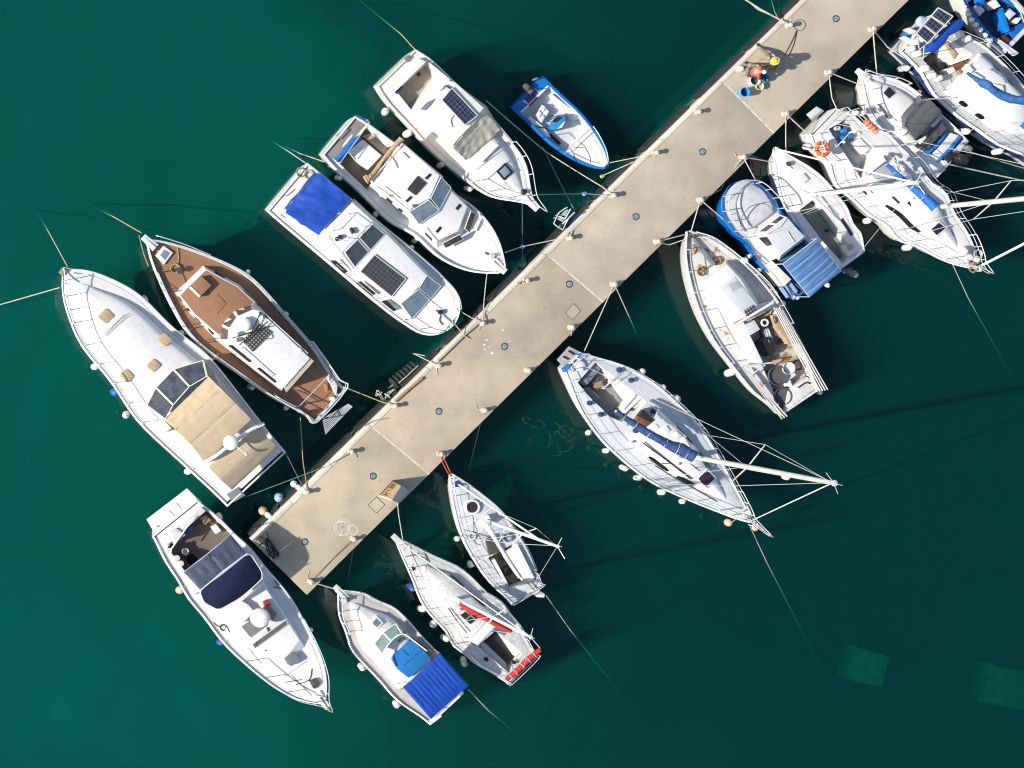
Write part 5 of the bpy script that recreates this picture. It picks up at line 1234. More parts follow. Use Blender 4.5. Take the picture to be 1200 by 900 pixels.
# ---- I: sailing boat with red boom cover
def boat_i():
    z = Z(450, 610, 4.5)
    s = Boat('sailing_boat', 'white sailing boat with a red cover on its boom and red roll at the stern', 'sailboat', 'red-trimmed sailing boat', (612, 785), (465, 632),
             z((650, 850), (812, 722), (600, 825), (790, 690), (480, 762), (740, 605), (360, 672), (660, 492), (270, 552), (560, 400), (200, 440), (450, 310), (150, 312), (320, 212), (100, 200), (200, 148), (85, 140), (130, 100)), 1.0, 1.35, rim=.05, drop=.05, camber=.09, deck=OLDW, hull=OLDW, rake=.8, wl=.84, tip=.08, draft=.9)
    s.trunk('coachroof', .32, .80, [(0, .62), (.6, .60), (1, .42)], .30, OLDW, ins=.2, nose=.2, crown=.08)
    s.twin(-1, .40, .52); s.twin(-1, .56, .66)
    h = s.tz(*z((460, 500))); s.slab('companion_hatch', z((405, 500), (460, 458), (512, 500), (455, 547)), h - .1, h + .04, BLACK, .01, s.tko); s.line('hatch_bar', [(*p, h + .05) for p in z((432, 480), (484, 522))], .012, ALU, parent=s.tko); s.line('hatch_bar', [(*p, h + .05) for p in z((430, 524), (486, 480))], .012, ALU, parent=s.tko)
    for q in ([(340, 462), (385, 530), (436, 592)],): s.tube('hand_rail', [(*p, h + .05) for p in z(*q)], .022, BLACK, parent=s.tko)
    ck = s.cockpit(z((495, 660), (590, 578), (730, 700), (660, 805)), .45, GREYD, OLDW)
    s.slab('sole_board', z((530, 632), (598, 590), (684, 722), (648, 748)), .4, .56, BLACK, .01)
    s.slab('bench', z((600, 585), (625, 570), (735, 690), (690, 715)), .45, .85, CUSH, .03); s.slab('bench', z((498, 660), (525, 640), (645, 755), (655, 800)), .45, .85, DECKG, .03)
    A, B, C_, D = [s.P3((*p, hh)) for p, hh in zip(z((440, 628), (548, 512), (592, 560), (500, 660)), (1.75, 1.75, 1.9, 1.9))]
    sh = patch('sprayhood', A, B, C_, D, CUSH, s.root, arch=.12, wr=.03, seed=6); tube('hood_bow', spline([A - Vector((0, 0, .6)), A, A.lerp(B, .5) + Vector((0, 0, .14)), B, B - Vector((0, 0, .6))], 4), .02, STEEL, sh, 5)
    m_ = s.mast(*z((382, 412)), s.tz(*z((382, 412))), 9.1, .075, ALUW, ((.52, .55),), fore=.02)
    bo = s.tube('boom', [(*z((392, 428)), 2.35), (*z((676, 588)), 2.3)], .05, ALUW, n=8); s.roll('sail_cover', [(*p, 2.42) for p in z((400, 438), (470, 478), (580, 540), (672, 586))], [.10, .13, .12, .07], REDC, bo, .15, seed=2)
    s.pushpit(.12, .55, .018); r_ = s.roll('stern_roll', [(*p, 1.55) for p in z((645, 838), (700, 795), (760, 735), (822, 682))], [.09, .12, .12, .1], REDC, None, .1, seed=8, ties=5, tiem=CUSH)
    s.pulpit(.84, .25, .55, .018, 2, mid=1)
    for sd in (1, -1): s.rail(.12, .84, sd, .52, 6, .011)
    s.winch(*z((535, 730)), None, 1, BLACK); s.winch(*z((680, 745)), 1.0, 1, BLACK); s.winch(*z((395, 470)), s.tz(*z((395, 470))), .8)
    for q in ([(120, 190), (180, 185), (240, 210)], [(200, 150), (240, 220), (250, 300)], [(165, 295), (240, 290), (330, 280)], [(180, 170), (150, 240)]): s.line('deck_line', z(*q), .012, IRON)
    s.on_deck('fore_hatch', z((300, 330), (345, 300), (380, 340), (335, 375)), CUSH, .10); s.lathe('deck_cap', *z((148, 255)), s.dz(*z((148, 255))), [(.09, 0), (.09, .06), (.04, .1)], BLACK)
    s.bowroller(.22, .26, ALU); s.coil(*z((475, 645)), 1.05, .16, CUSH, 3)
    s.fpx(z((145, 330),), kind='blue', m=FENDB); s.fpx(z((205, 455), (310, 622), (435, 732)), kind='grey-white', r=.15, Lf=.6); s.fpx(z((253, 547),), kind='round white', r=.18, Lf=.40); s.label_fenders(); s.finish()
boat_i()

# ---- J: small grey decked sailing boat
def boat_j():
    z = Z(500, 530, 5.0)
    s = Boat('small_sailing_boat', 'small grey-decked sailing boat with round white fore hatch, red lines to the pier', 'sailboat', 'grey-decked sailing boat', (617, 697), (528, 555.5),
             z((500, 885), (680, 772), (420, 820), (620, 640), (330, 722), (570, 540), (260, 622), (500, 440), (205, 500), (430, 335), (165, 350), (350, 262), (140, 220), (260, 192)), .85, 1.15, rim=.07, drop=.04, camber=.07, deck=DECKG, hull=OLDW, rake=.4, wl=.85, draft=.9, tip=.06)
    s.cockpit(z((360, 620), (500, 540), (650, 740), (505, 850)), .35, mat('dirty sole', (.20, .17, .13), .9, col2=(.06, .05, .04), vs=3), OLDW)
    s.slab('bench', z((370, 645), (390, 620), (480, 775), (470, 840), (440, 790)), .35, .80, OLDW, .02); s.slab('bench', z((470, 590), (520, 545), (640, 735), (560, 745)), .35, .80, WARM, .02); s.slab('stern_bench', z((480, 800), (625, 740), (660, 762), (505, 860)), .35, .86, DECKG, .02)
    for q in ([(518, 540), (532, 535), (632, 735), (620, 742)], [(385, 635), (400, 625), (475, 765), (462, 772)]): s.slab('coaming', z(*q), .7, 1.02, WHITE, .02)
    s.slab('companion_hatch', z((345, 512), (400, 480), (440, 575), (372, 605)), .9, 1.10, mat('dark hatch board', (.06, .055, .05), .6, var=.3), .02)
    ht = s.lathe('fore_hatch', *z((265, 320)), s.dz(*z((265, 320))) - .02, [(.32, 0), (.32, .10), (.27, .13), (.23, .10), (.23, .05)], WHITE, n=24); s.lathe('hatch_pane', *z((265, 320)), s.dz(*z((265, 320))), [(.235, 0), (.235, .05), (0, .055)], mat('dark plum pane', (.03, .025, .04), .15), ht, 20)
    for q in ([(190, 358), (240, 332)], [(215, 440), (290, 396)], [(255, 498), (330, 455)], [(270, 582), (345, 545)], [(305, 642), (390, 598)], [(320, 372), (400, 318)], [(380, 420), (440, 380)], [(300, 300), (345, 268)]): s.line('deck_batten', z(*q), .022, WHITE)
    for q in ([(220, 455), (290, 470), (360, 495)], [(275, 400), (280, 520), (320, 545)], [(240, 500), (420, 520)]): s.line('deck_line', z(*q), .012, IRON)
    m_ = s.mast(*z((342, 398)), .95, 8.6, .07, ALUW, ((.55, .55),), fore=False)
    q0 = s.L(*z((190, 190)), 1.2); b = s.L(*z((342, 398)), .95); tube('forestay', [q0, b + Vector((0, 0, 6.6))], .04, ALUW, m_, 6)
    bm = NB(); add_box(bm, b + Vector((0, 0, .15)), .35, .35, .3); bm_obj('mast_step', bm, WHITE, m_)
    bo = s.tube('boom', [(*z((330, 396)), 1.95), (*z((562, 748)), 1.9)], .06, ALUW, n=8); s.roll('furled_sail', [(*p, 2.05) for p in z((345, 415), (415, 530), (480, 635), (545, 735))], [.12, .09, .09, .06], CUSH, bo, .2, seed=3, ties=4)
    s.tube('boom_strut', [(*z((425, 522)), 1.0), (*z((462, 445)), 2.4), (*z((500, 428)), 2.6)], .022, WHITE)
    s.pulpit(.86, .03, .42, .02, 2); s.pushpit(.10, .42, .022)
    for sd in (1, -1): s.rail(.12, .86, sd, .42, 5, .012)
    s.coil(*z((470, 690)), .4, .22, ROPED, 4); s.coil(*z((470, 500)), s.dz(*z((470, 500))) + .02, .2, ROPEB, 3); s.coil(*z((265, 490)), s.dz(*z((265, 490))), .16, CUSH, 3); s.on_deck('bow_plate', z((150, 180), (185, 165), (215, 195), (165, 205)), NAVYS, .04)
    s.slab('rudder_head', z((608, 812), (632, 790), (695, 832), (690, 852), (650, 850)), .3, .95, WARM, .04); s.tube('tiller', [(*z((630, 810)), .95), (*z((575, 745)), 1.05)], .025, OAK)
    s.fpx(z((178, 510), (247, 655)), kind='white', r=.14, Lf=.4); s.label_fenders(); s.finish()
boat_j()

# ---- K: large sailing yacht lying stern to the pier
def boat_k():
    z = Z(640, 390, 4.5); y = Z(760, 480, 5.0)
    s = Boat('sailing_yacht', 'large white sailing yacht with navy sail cover and many white fenders along its side', 'sailboat', 'navy-cover yacht', (671, 423), (880, 611.5),
             z((95, 188), (187, 106), (130, 272), (320, 150), (180, 392), (450, 205), (240, 512), (580, 280), (330, 622), (690, 372), (440, 712), (790, 462), (560, 792), (860, 552), (700, 860)) + y((380, 220), (100, 472), (450, 340), (270, 546), (520, 470), (420, 600), (565, 568)), 1.15, 1.55, rim=.05, drop=.06, camber=.10, deck=DECKG, rake=1.0, wl=.84, draft=1.1, tip=.06)
    s.cabin('stern_platform', z((55, 142), (118, 70), (190, 105), (98, 190)), .45, z((57, 140), (120, 70), (182, 102), (95, 186)), .95, mat('grey platform', (.33, .33, .35), .7, var=.1), .03)
    for q in ([(90, 125), (118, 140)], [(118, 95), (148, 115)]): s.line('platform_slot', [(*p, .96) for p in z(*q)], .035, BLACK)
    s.slab('stern_pad', z((98, 190), (125, 165), (135, 175), (105, 208)), .9, 1.30, BLUES, .02); s.slab('stern_pad', z((165, 112), (215, 112), (215, 125), (180, 125)), .9, 1.30, BLUES, .02)
    s.trunk('coachroof', .40, .86, [(0, .60), (.6, .56), (.8, .46), (1, .38)], .36, WHITE, ins=.28, nose=.30, crown=.08)
    s.cockpit(z((165, 262), (262, 155), (300, 185), (420, 280), (530, 365), (485, 420), (400, 470), (340, 445), (230, 340)), .55, TEAKG, WHITE)
    s.slab('cushion', z((172, 262), (255, 165), (292, 190), (208, 285)), .5, .95, GREYU, .04); s.slab('cushion', z((192, 290), (228, 285), (368, 425), (338, 448)), .5, .95, GREYU, .04); s.slab('cushion', z((338, 452), (365, 425), (395, 470), (385, 495)), .5, 1.0, mat('brown grey pad', (.14, .13, .12), .8), .03)
    s.slab('bench', z((300, 195), (330, 205), (525, 362), (470, 400), (400, 330)), .5, .95, WHITE, .04); s.slab('table', z((400, 400), (468, 325), (476, 332), (408, 408)), .5, 1.2, WARM, .02)
    s.slab('seat_back', z((215, 280), (262, 218), (285, 240), (240, 310)), .5, .75, GREYC, .03); s.slab('cushion_pile', z((250, 290), (265, 262), (300, 250), (305, 275), (275, 300)), .55, .9, OAK, .06); s.slab('white_bag', z((275, 290), (290, 275), (318, 280), (310, 298)), .55, .85, CUSH, .06)
    s.tube('steering_post', [(*z((330, 255)), .55), (*z((330, 255)), 1.3)], .05, WHITE); s.wheel(*z((345, 250)), 1.35, .42, (.95, 0, .25), STEEL); s.slab('bridge_deck', z((400, 405), (478, 330), (500, 345), (420, 425)), .5, 1.12, WHITE, .03)
    h = s.tz(*z((530, 450))); s.slab('companion_hatch', z((475, 462), (515, 405), (572, 462), (530, 500)), h - .3, h + .02, VARN, .02, s.tko); s.slab('companion_opening', z((487, 440), (515, 405), (572, 462), (548, 472)), h - .2, h + .035, BLACK, .005, s.tko)
    for q in ([(560, 490), (580, 480), (600, 500), (580, 515)], [(610, 505), (635, 490), (655, 515), (630, 535)], [(660, 535), (690, 520), (715, 545), (685, 565)], [(700, 575), (730, 550), (760, 600), (740, 615)]): s.slab('roof_panel', z(*q), h - .05, h + .045, CUSH, .02, s.tko)
    for sd in (1, -1): s.twin(sd, .50, .60); s.twin(sd, .64, .72)
    s.tube('hand_rail', [(*p, h + .06) for p in z((510, 580), (640, 675), (765, 772))], .03, BLACK, parent=s.tko); s.tube('hand_rail', [(*p, h + .06) for p in z((550, 380), (640, 455), (740, 550))], .022, STEEL, parent=s.tko)
    hp = y((283, 405), (343, 345), (400, 402), (337, 465)); h2 = s.tz(*y((340, 405))) - .02; s.slab('fore_hatch', hp, h2 - .12, h2 + .05, WHITE, .02, s.tko); s.slab('hatch_pane', y((292, 405), (343, 354), (391, 402), (338, 455)), h2, h2 + .065, mat('plum hatch glass', (.028, .022, .04), .2), .01, s.tko)
    m_ = s.mast(*y((268, 278)), s.tz(*y((268, 278))), 11.6, .105, ALU, ((.42, 1.08),), fore=.022)
    bm = NB(); tb = s.L(*y((268, 278)), s.tz(*y((268, 278)))); add_lathe(bm, tb + Vector((.16, 0, 7.6)), [(.05, 0), (.12, .05), (.13, .3), (.05, .4)], 10); bm_obj('radar_reflector', bm, WHITE, m_, 50)
    bo = s.tube('boom', [(*y((262, 276)), 2.75), (*z((365, 412)), 2.55)], .06, ALUW, n=8)
    s.roll('sail_cover', [(*p, hh) for p, hh in zip(z((372, 418), (450, 470), (540, 530), (640, 585), (720, 620), (782, 655)), (2.68, 2.72, 2.78, 2.85, 2.95, 3.05))], [.10, .13, .16, .19, .24, .26], NAVYS, bo, .16, seed=5, ties=6)
    for p in z((445, 250), (382, 195), (286, 430), (226, 370), (562, 413), (468, 516)): s.winch(*p, None if p[0] < 705 else None, 1.25, NAVYS)
    for p in z((690, 640), (705, 655), (430, 482), (455, 575), (700, 690)): s.lathe('deck_fitting', *p, s.tz(*p) - .04, [(.06, 0), (.06, .08), (.03, .12)], OAK, n=8)
    for q in ([(760, 690), (810, 730)], [(600, 690), (650, 690)], [(700, 720), (800, 710)]): s.line('deck_line', [(*p, s.tz(*p) + .0) for p in z(*q)], .014, IRON)
    s.line('rail_shadow', z((575, 700), (700, 775), (900, 890)), .02, IRON)  # dark line drawn as the guard rail's shadow on the deck
    s.coil(*z((160, 155)), 1.2, .2, CUSH, 3); s.coil(*z((150, 185)), 1.2, .18, CUSH, 3); s.lathe('horseshoe_buoy', *z((175, 175)), 1.2, [(.2, 0), (.22, .08), (.1, .12)], CUSH)
    s.tube('bow_clutter', [(*p, 1.75) for p in y((535, 600), (580, 570), (600, 610))], .06, OLDW); s.lathe('windlass', *y((560, 605)), 1.5, [(.14, 0), (.14, .1), (.08, .12), (.08, .25), (.13, .3)], CUSH); s.lathe('bow_ball', *y((615, 690)), 1.35, [(0, 0), (.12, .08), (.14, .18), (.08, .28), (0, .3)], FENDP); s.anchor(.3)
    s.pulpit(.87, .85, .6, .022, 2, mid=1); s.pushpit(.10, .6, .02)
    for sd in (1, -1): s.rail(.10, .87, sd, .58, 8, .013)
    tube('furled_jib', [Vector((s.len / 2 + .25, .0, s.zb + .1)), Vector((s.len / 2 + .15, .0, s.zb + .3))], .06, CUSH, s.root, 6)
    s.fpx(z((235, 515), (310, 615), (400, 700), (480, 750), (605, 822), (713, 875)), kind='white', r=.135, Lf=.45, out=.04); s.fpx(y((437, 655)), kind='salmon', m=FENDP, r=.17, Lf=.45, out=.1)
    s.fpx(z((490, 215), (598, 278), (755, 425), (805, 485)), kind='white', r=.14, Lf=.45); s.fpx(z((680, 345)), kind='big white', r=.19, Lf=.45); s.label_fenders(); s.finish()
boat_k()

# ---- L: rust stained work boat
def boat_l():
    z = Z(780, 250, 3.6)
    s = Boat('fishing_boat', 'old white fishing boat with rust stained deck and round black baskets aft', 'fishing boat', 'rust-stained fishing boat', (938, 472), (806.5, 271),
             z((480, 845), (645, 745), (370, 770), (600, 600), (290, 660), (560, 515), (210, 540), (490, 372), (150, 420), (410, 272), (110, 310), (320, 190), (88, 200), (212, 108), (85, 130), (150, 80)), .95, 1.35, rim=.08, drop=.22, camber=.06, deck=RUST, hull=OLDW, rake=.5, wl=.88, tip=.08, draft=.6)
    cb = s.cabin('cuddy', z((135, 290), (255, 195), (330, 270), (400, 385), (455, 365), (290, 478), (215, 400)), .8, z((178, 280), (255, 208), (318, 280), (386, 385), (332, 442), (285, 462), (225, 385)), 1.65, WHITE, .05)
    s.slab('roof_panel', z((225, 312), (292, 268), (386, 386), (336, 440)), 1.6, 1.68, DECKG, .01, cb); s.slab('roof_vent', z((330, 412), (370, 386), (388, 408), (346, 438)), 1.64, 1.72, GRATE2, .005, cb)
    for q in ([(262, 300), (300, 285), (322, 312), (282, 330)],): s.slab('roof_grille', z(*q), 1.64, 1.70, GREYD, .005, cb)
    s.tube('roof_beam', [(*p, 1.72) for p in z((280, 480), (455, 375))], .05, WHITE)
    s.tube('screen_frame', [(*z((436, 402)), 1.1), (*z((440, 380)), 1.8), (*z((458, 366)), 1.8), (*z((455, 390)), 1.1)], .025, WHITE)
    s.cockpit(z((318, 470), (452, 400), (560, 545), (640, 735), (490, 835), (410, 650)), .4, mat('littered sole', (.42, .39, .34), .85, col2=(.26, .14, .06), vs=2.2, mix=(.47, .58)), OLDW)
    s.slab('side_seat', z((282, 482), (330, 458), (412, 628), (396, 640), (345, 612)), .35, 1.12, WHITE, .04); s.slab('brown_panel', z((458, 430), (472, 428), (560, 548), (520, 552), (470, 480)), .4, 1.0, mat('faded salmon board', (.44, .30, .20), .7, var=.3), .02)
    s.slab('engine_cover', z((400, 480), (450, 455), (500, 545), (420, 580)), .4, .62, GREYC, .03); s.slab('console', z((330, 470), (375, 450), (400, 490), (350, 520)), .4, 1.2, DECKG, .04)
    bm = NB(); add_torus(bm, s.L(*z((418, 461)), 1.35), .13, .04, 18, 6); bm_obj('white_ring', bm, WHITE, s.root, 60)
    A, B, C_, D = [s.P3((*p, .75)) for p in z((412, 490), (432, 480), (470, 560), (440, 600))]; patch('lilac_cloth', A, B, C_, D, mat('lilac cloth', (.50, .48, .55), .9, var=.2), s.root, wr=.07, freq=5, seed=4)
    for k, (p, r, m_, nm, hh) in enumerate((((405, 562), .40, BLACK, 'black_tub', .45), ((452, 684), .40, GREYC, 'grey_basket', .5), ((472, 770), .36, GREYC, 'round_basket', .5), ((497, 652), .26, CUSH, 'white_bucket', .5), ((482, 535), .12, BLACK, 'small_pot', .3))):
        o = s.lathe(nm, *z(p), .42, [(r * .8, 0), (r, hh), (r * .93, hh), (r * .9, hh * .8), (0, hh * .78)], m_, n=22)
        s.loose(o, ['wide black tub beside the lilac cloth in the rust-stained fishing boat', 'dark grey round basket in the middle of the rust-stained boat aft deck', 'rearmost dark round basket at the stern of the rust-stained boat', 'white bucket next to the grey basket in the rust-stained boat', 'very small black pot on the sole of the rust-stained boat'][k], ['tub', 'basket', 'basket', 'bucket', 'pot'][k])
    s.slab('foam_block', z((505, 690), (545, 668), (552, 685), (520, 700), (540, 730), (520, 735)), .4, .8, CUSH, .03); s.slab('stern_seat', z((520, 740), (600, 690), (640, 735), (500, 835)), .4, .88, OLDW, .03)
    s.line('stern_hose', [(*p, .9) for p in z((560, 735), (590, 715), (610, 718))], .03, BLACK); s.tube('deck_bar', [(*p, 1.15) for p in z((320, 645), (450, 630))], .035, OLDW); s.tube('deck_bar', [(*p, 1.15) for p in z((350, 690), (420, 640))], .025, OLDW)
    for k in range(5):
        z0 = 1.25 - .02 * k; s.tube('long_pole', [(*z((455 + 9 * k, 395 + 3 * k)), z0), (*z((640 + 11 * k, 752 - 2 * k)), z0 - .1)], .035 if k % 2 else .028, ALU if k < 3 else OLDW)
    for k in range(3): s.tube('long_pole', [(*z((330 + 9 * k, 660 + 4 * k)), 1.15), (*z((492 + 10 * k, 868 - 6 * k)), 1.05)], .032, ALU)
    s.slab('samson_plank', z((118, 112), (126, 106), (212, 212), (200, 222)), 1.15, 1.28, GREYU, .01); s.lathe('samson_post', *z((112, 98)), 1.2, [(.07, 0), (.06, .25), (.1, .28), (.08, .34)], IRON)
    for q in ([(150, 250), (200, 215), (245, 195)], [(120, 170), (130, 150)], [(170, 150), (185, 160)]): s.line('deck_rope', z(*q), .03, mat('rusty chain', (.26, .12, .04), .9, var=.4, vs=20))
    s.coil(*z((215, 200)), s.dz(*z((215, 200))) + .02, .2, mat('rusty chain', (.26, .12, .04), .9), 4); s.coil(*z((150, 245)), s.dz(*z((150, 245))) + .02, .2, mat('rusty chain', (.26, .12, .04), .9), 3); s.coil(*z((600, 680)), .6, .15, mat('rusty chain', (.26, .12, .04), .9), 3); s.coil(*z((555, 640)), .6, .25, IRON, 4)
    s.tube('gunwale_rail', [(*z((130, 78)), 1.35), (*z((215, 108)), 1.75), (*z((330, 195)), 1.68), (*z((430, 285)), 1.6), (*z((490, 370)), 1.5)], .024, OLDW, sm=4); s.rail(.35, .93, 1, .35, 6, .018, mid=False); s.rail(.35, .93, -1, .35, 6, .018, mid=False)
    s.lathe('white_ball', *z((325, 200)), 1.2, [(0, 0), (.13, .1), (.15, .2), (.1, .3), (0, .34)], CUSH)
    s.outboard(*z((640, 745)), .6, .6, GREYU)
    s.fpx(z((290, 665)), kind='white', r=.16, Lf=.55); s.fpx(z((433, 345), (490, 378)), kind='white', r=.13, Lf=.35); s.label_fenders(); s.finish()
boat_l()

# ---- M: blue pilot boat with awning
def boat_m():
    z = Z(830, 170, 4.737)
    s = Boat('pilot_boat', 'blue-hulled pilot boat with white wheelhouse and faded blue awning aft', 'motorboat', 'blue pilot boat', (952, 334), (856, 217.5),
             z((70, 325), (235, 188), (88, 400), (335, 262), (150, 500), (400, 368), (235, 605), (480, 445), (300, 680), (545, 530), (80, 270), (180, 192)), 1.0, 1.3, rim=.06, drop=.10, camber=.05, deck=DECKG, hull=TURQ, below=TURQ, rake=.3, wl=.9, tip=.45, rb=.76)
    s.on_deck('fore_cover', z((160, 330), (190, 250), (240, 215), (300, 250), (355, 330), (360, 375), (220, 480)), mat('pale grey canvas', (.45, .46, .50), .85, var=.15), .16, rnd=.2); s.tube('cover_bow', [(*p, 1.55) for p in z((185, 455), (180, 410), (230, 345), (300, 325), (345, 345), (360, 375))], .02, GREYU, sm=4)
    s.tube('deck_oval', [(*p, s.dz(*p) + .05) for p in z((205, 480), (165, 400), (155, 320), (190, 240), (240, 205))], .022, GREYU, sm=4); s.line('deck_seam', z((100, 320), (160, 265)), .014, GREYU); s.line('deck_seam', z((120, 390), (165, 375)), .014, GREYU)
    wh = s.cabin('wheelhouse', z((212, 495), (380, 375), (548, 508), (392, 642)), .95, z((322, 490), (436, 402), (532, 510), (402, 612)), 2.2, WHITE, .03)
    s.win(0, .12, .48, .52, .86, GLASS, 'front_window'); s.win(0, .58, .94, .52, .86, GLASS, 'front_window'); s.win(3, .50, .84, .42, .84, GLASS, 'side_window')
    rf = s.slab('roof', z((322, 490), (438, 400), (534, 510), (402, 614)), 2.18, 2.26, DECKG, .02, wh)
    s.tube('roof_frame', [(*p, 2.30) for p in z((330, 492), (400, 455), (440, 400))], .016, STEEL, parent=rf); s.tube('roof_frame', [(*p, 2.30) for p in z((438, 478), (478, 540))], .016, STEEL, parent=rf); s.tube('roof_frame', [(*p, 2.30) for p in z((335, 495), (475, 450))], .014, STEEL, parent=rf)
    s.cockpit(z((310, 660), (400, 620), (540, 525), (610, 620), (700, 700), (500, 830)), .4, HULLB, HULLB)
    s.slab('cockpit_door', z((322, 668), (358, 644), (462, 746), (420, 784)), .4, 1.25, WARM, .02); s.slab('cockpit_locker', z((395, 640), (520, 560), (535, 575), (410, 655)), .4, 1.1, mat('petrol panel', (.03, .12, .22), .5), .02)
    for k in range(3): s.slab('deck_slat', z((395 + 22 * k, 790 - 14 * k), (410 + 22 * k, 780 - 14 * k), (455 + 22 * k, 840 - 14 * k), (440 + 22 * k, 850 - 14 * k)), .9, 1.02, mat('pale blue slat', (.25, .38, .58), .6), .01)
    A, B, C_, D = [s.P3((*p, h)) for p, h in zip(z((415, 660), (602, 520), (738, 697), (562, 842)), (2.2, 2.2, 2.1, 2.1))]
    aw = patch('awning', A, D, C_, B, AWN, s.root, 40, 14, arch=.05, wr=.02, ribs=9, ribh=.05, seed=3)
    for a, b in ((A, B), (D, C_), (A, D), (B, C_)): tube('awning_frame', [a - Vector((0, 0, .02)), b - Vector((0, 0, .02))], .022, STEEL, aw, 6)
    for a in (A, B, C_, D): tube('awning_post', [a, Vector((a.x, a.y, .95))], .02, STEEL, aw, 6)
    s.pulpit(.62, -.08, .55, .022, 4)
    s.lathe('stern_float', *z((465, 842)), .9, [(.08, 0), (.1, .1), (.05, .18)], CUSH); s.lathe('stern_float', *z((490, 848)), .9, [(.07, 0), (.08, .1), (.04, .16)], CUSH); s.lathe('stern_fitting', *z((655, 778)), .9, [(.08, 0), (.1, .15), (.05, .2)], WARM)
    s.line('stern_chain', [(*p, 1.05) for p in z((485, 770), (515, 800), (545, 835))], .03, IRON)
    s.fpx(z((280, 690), (190, 640)), kind='white', r=.11, Lf=.35); s.label_fenders(); s.finish()
boat_m()

# ---- N: white day sailer with timber cockpit
def boat_n():
    z = Z(830, 170, 4.737)
    s = Boat('day_sailer', 'white day sailer with silvery timber cockpit between the blue boat and the lifebuoy yacht', 'sailboat', 'timber-cockpit day sailer', (999, 305), (907.5, 173.5),
             z((880, 585), (742, 692), (820, 450), (760, 340), (540, 550), (700, 260), (460, 420), (650, 200), (410, 330), (570, 132), (385, 250), (480, 80), (362, 130), (410, 35), (640, 640)), .85, 1.15, rim=.05, drop=.04, camber=.07, deck=WHITE, rake=.5, tip=.05, draft=.8)
    s.cockpit(z((505, 362), (598, 290), (690, 420), (800, 590), (745, 655), (640, 540)), .45, TEAKG, OLDW)
    s.slab('side_locker', z((640, 325), (662, 312), (722, 390), (700, 410)), .45, .95, CUSH, .03); s.slab('side_slot', z((735, 415), (748, 405), (805, 495), (792, 505)), .78, .90, BLACK, .01)
    s.tube('tiller', [(*p, 1.15) for p in z((605, 290), (735, 475))], .022, ALU); s.tube('main_track', [(*p, 1.0) for p in z((545, 385), (640, 350))], .02, STEEL); s.lathe('deck_block', *z((655, 475)), .46, [(.07, 0), (.07, .12), (.03, .15)], BLACK)
    s.slab('stern_box', z((750, 560), (800, 540), (830, 590), (780, 620)), .45, .95, WARM, .05); s.slab('stern_bag', z((770, 555), (800, 545), (810, 575), (785, 585)), .9, 1.05, mat('peach bag', (.55, .38, .28), .8, var=.3), .04); s.slab('stern_plank', z((740, 660), (850, 590), (860, 600), (750, 680)), .8, .95, CUSH, .01)
    s.outboard(*z((795, 705)), .75, .75, GREYU)
    m_ = s.mast(*z((565, 280)), .95, 8.2, .085, ALUW, ((.5, .5),), fore=.035)
    s.roll('furled_sail', [(*p, 1.9) for p in z((570, 285), (640, 345), (720, 420))], [.07, .08, .05], CUSH, None, .2, seed=4)
    s.lathe('bow_cleat', *z((440, 105)), s.dz(*z((440, 105))), [(.05, 0), (.05, .08), (.1, .1), (.1, .13)], IRON); s.line('deck_line', z((430, 95), (470, 130)), .016, IRON); s.line('deck_line', z((400, 205), (560, 265)), .01, GREYU); s.line('deck_line', z((450, 290), (470, 340)), .01, GREYU)
    s.on_deck('fore_hatch', z((500, 175), (530, 155), (560, 190), (530, 212)), CUSH, .08); s.tube('bow_rail', [(*z((362, 20)), 1.15), (*z((380, 12)), 1.3), (*z((420, 40)), 1.15)], .02, sm=3)
    s.finish()
boat_n()

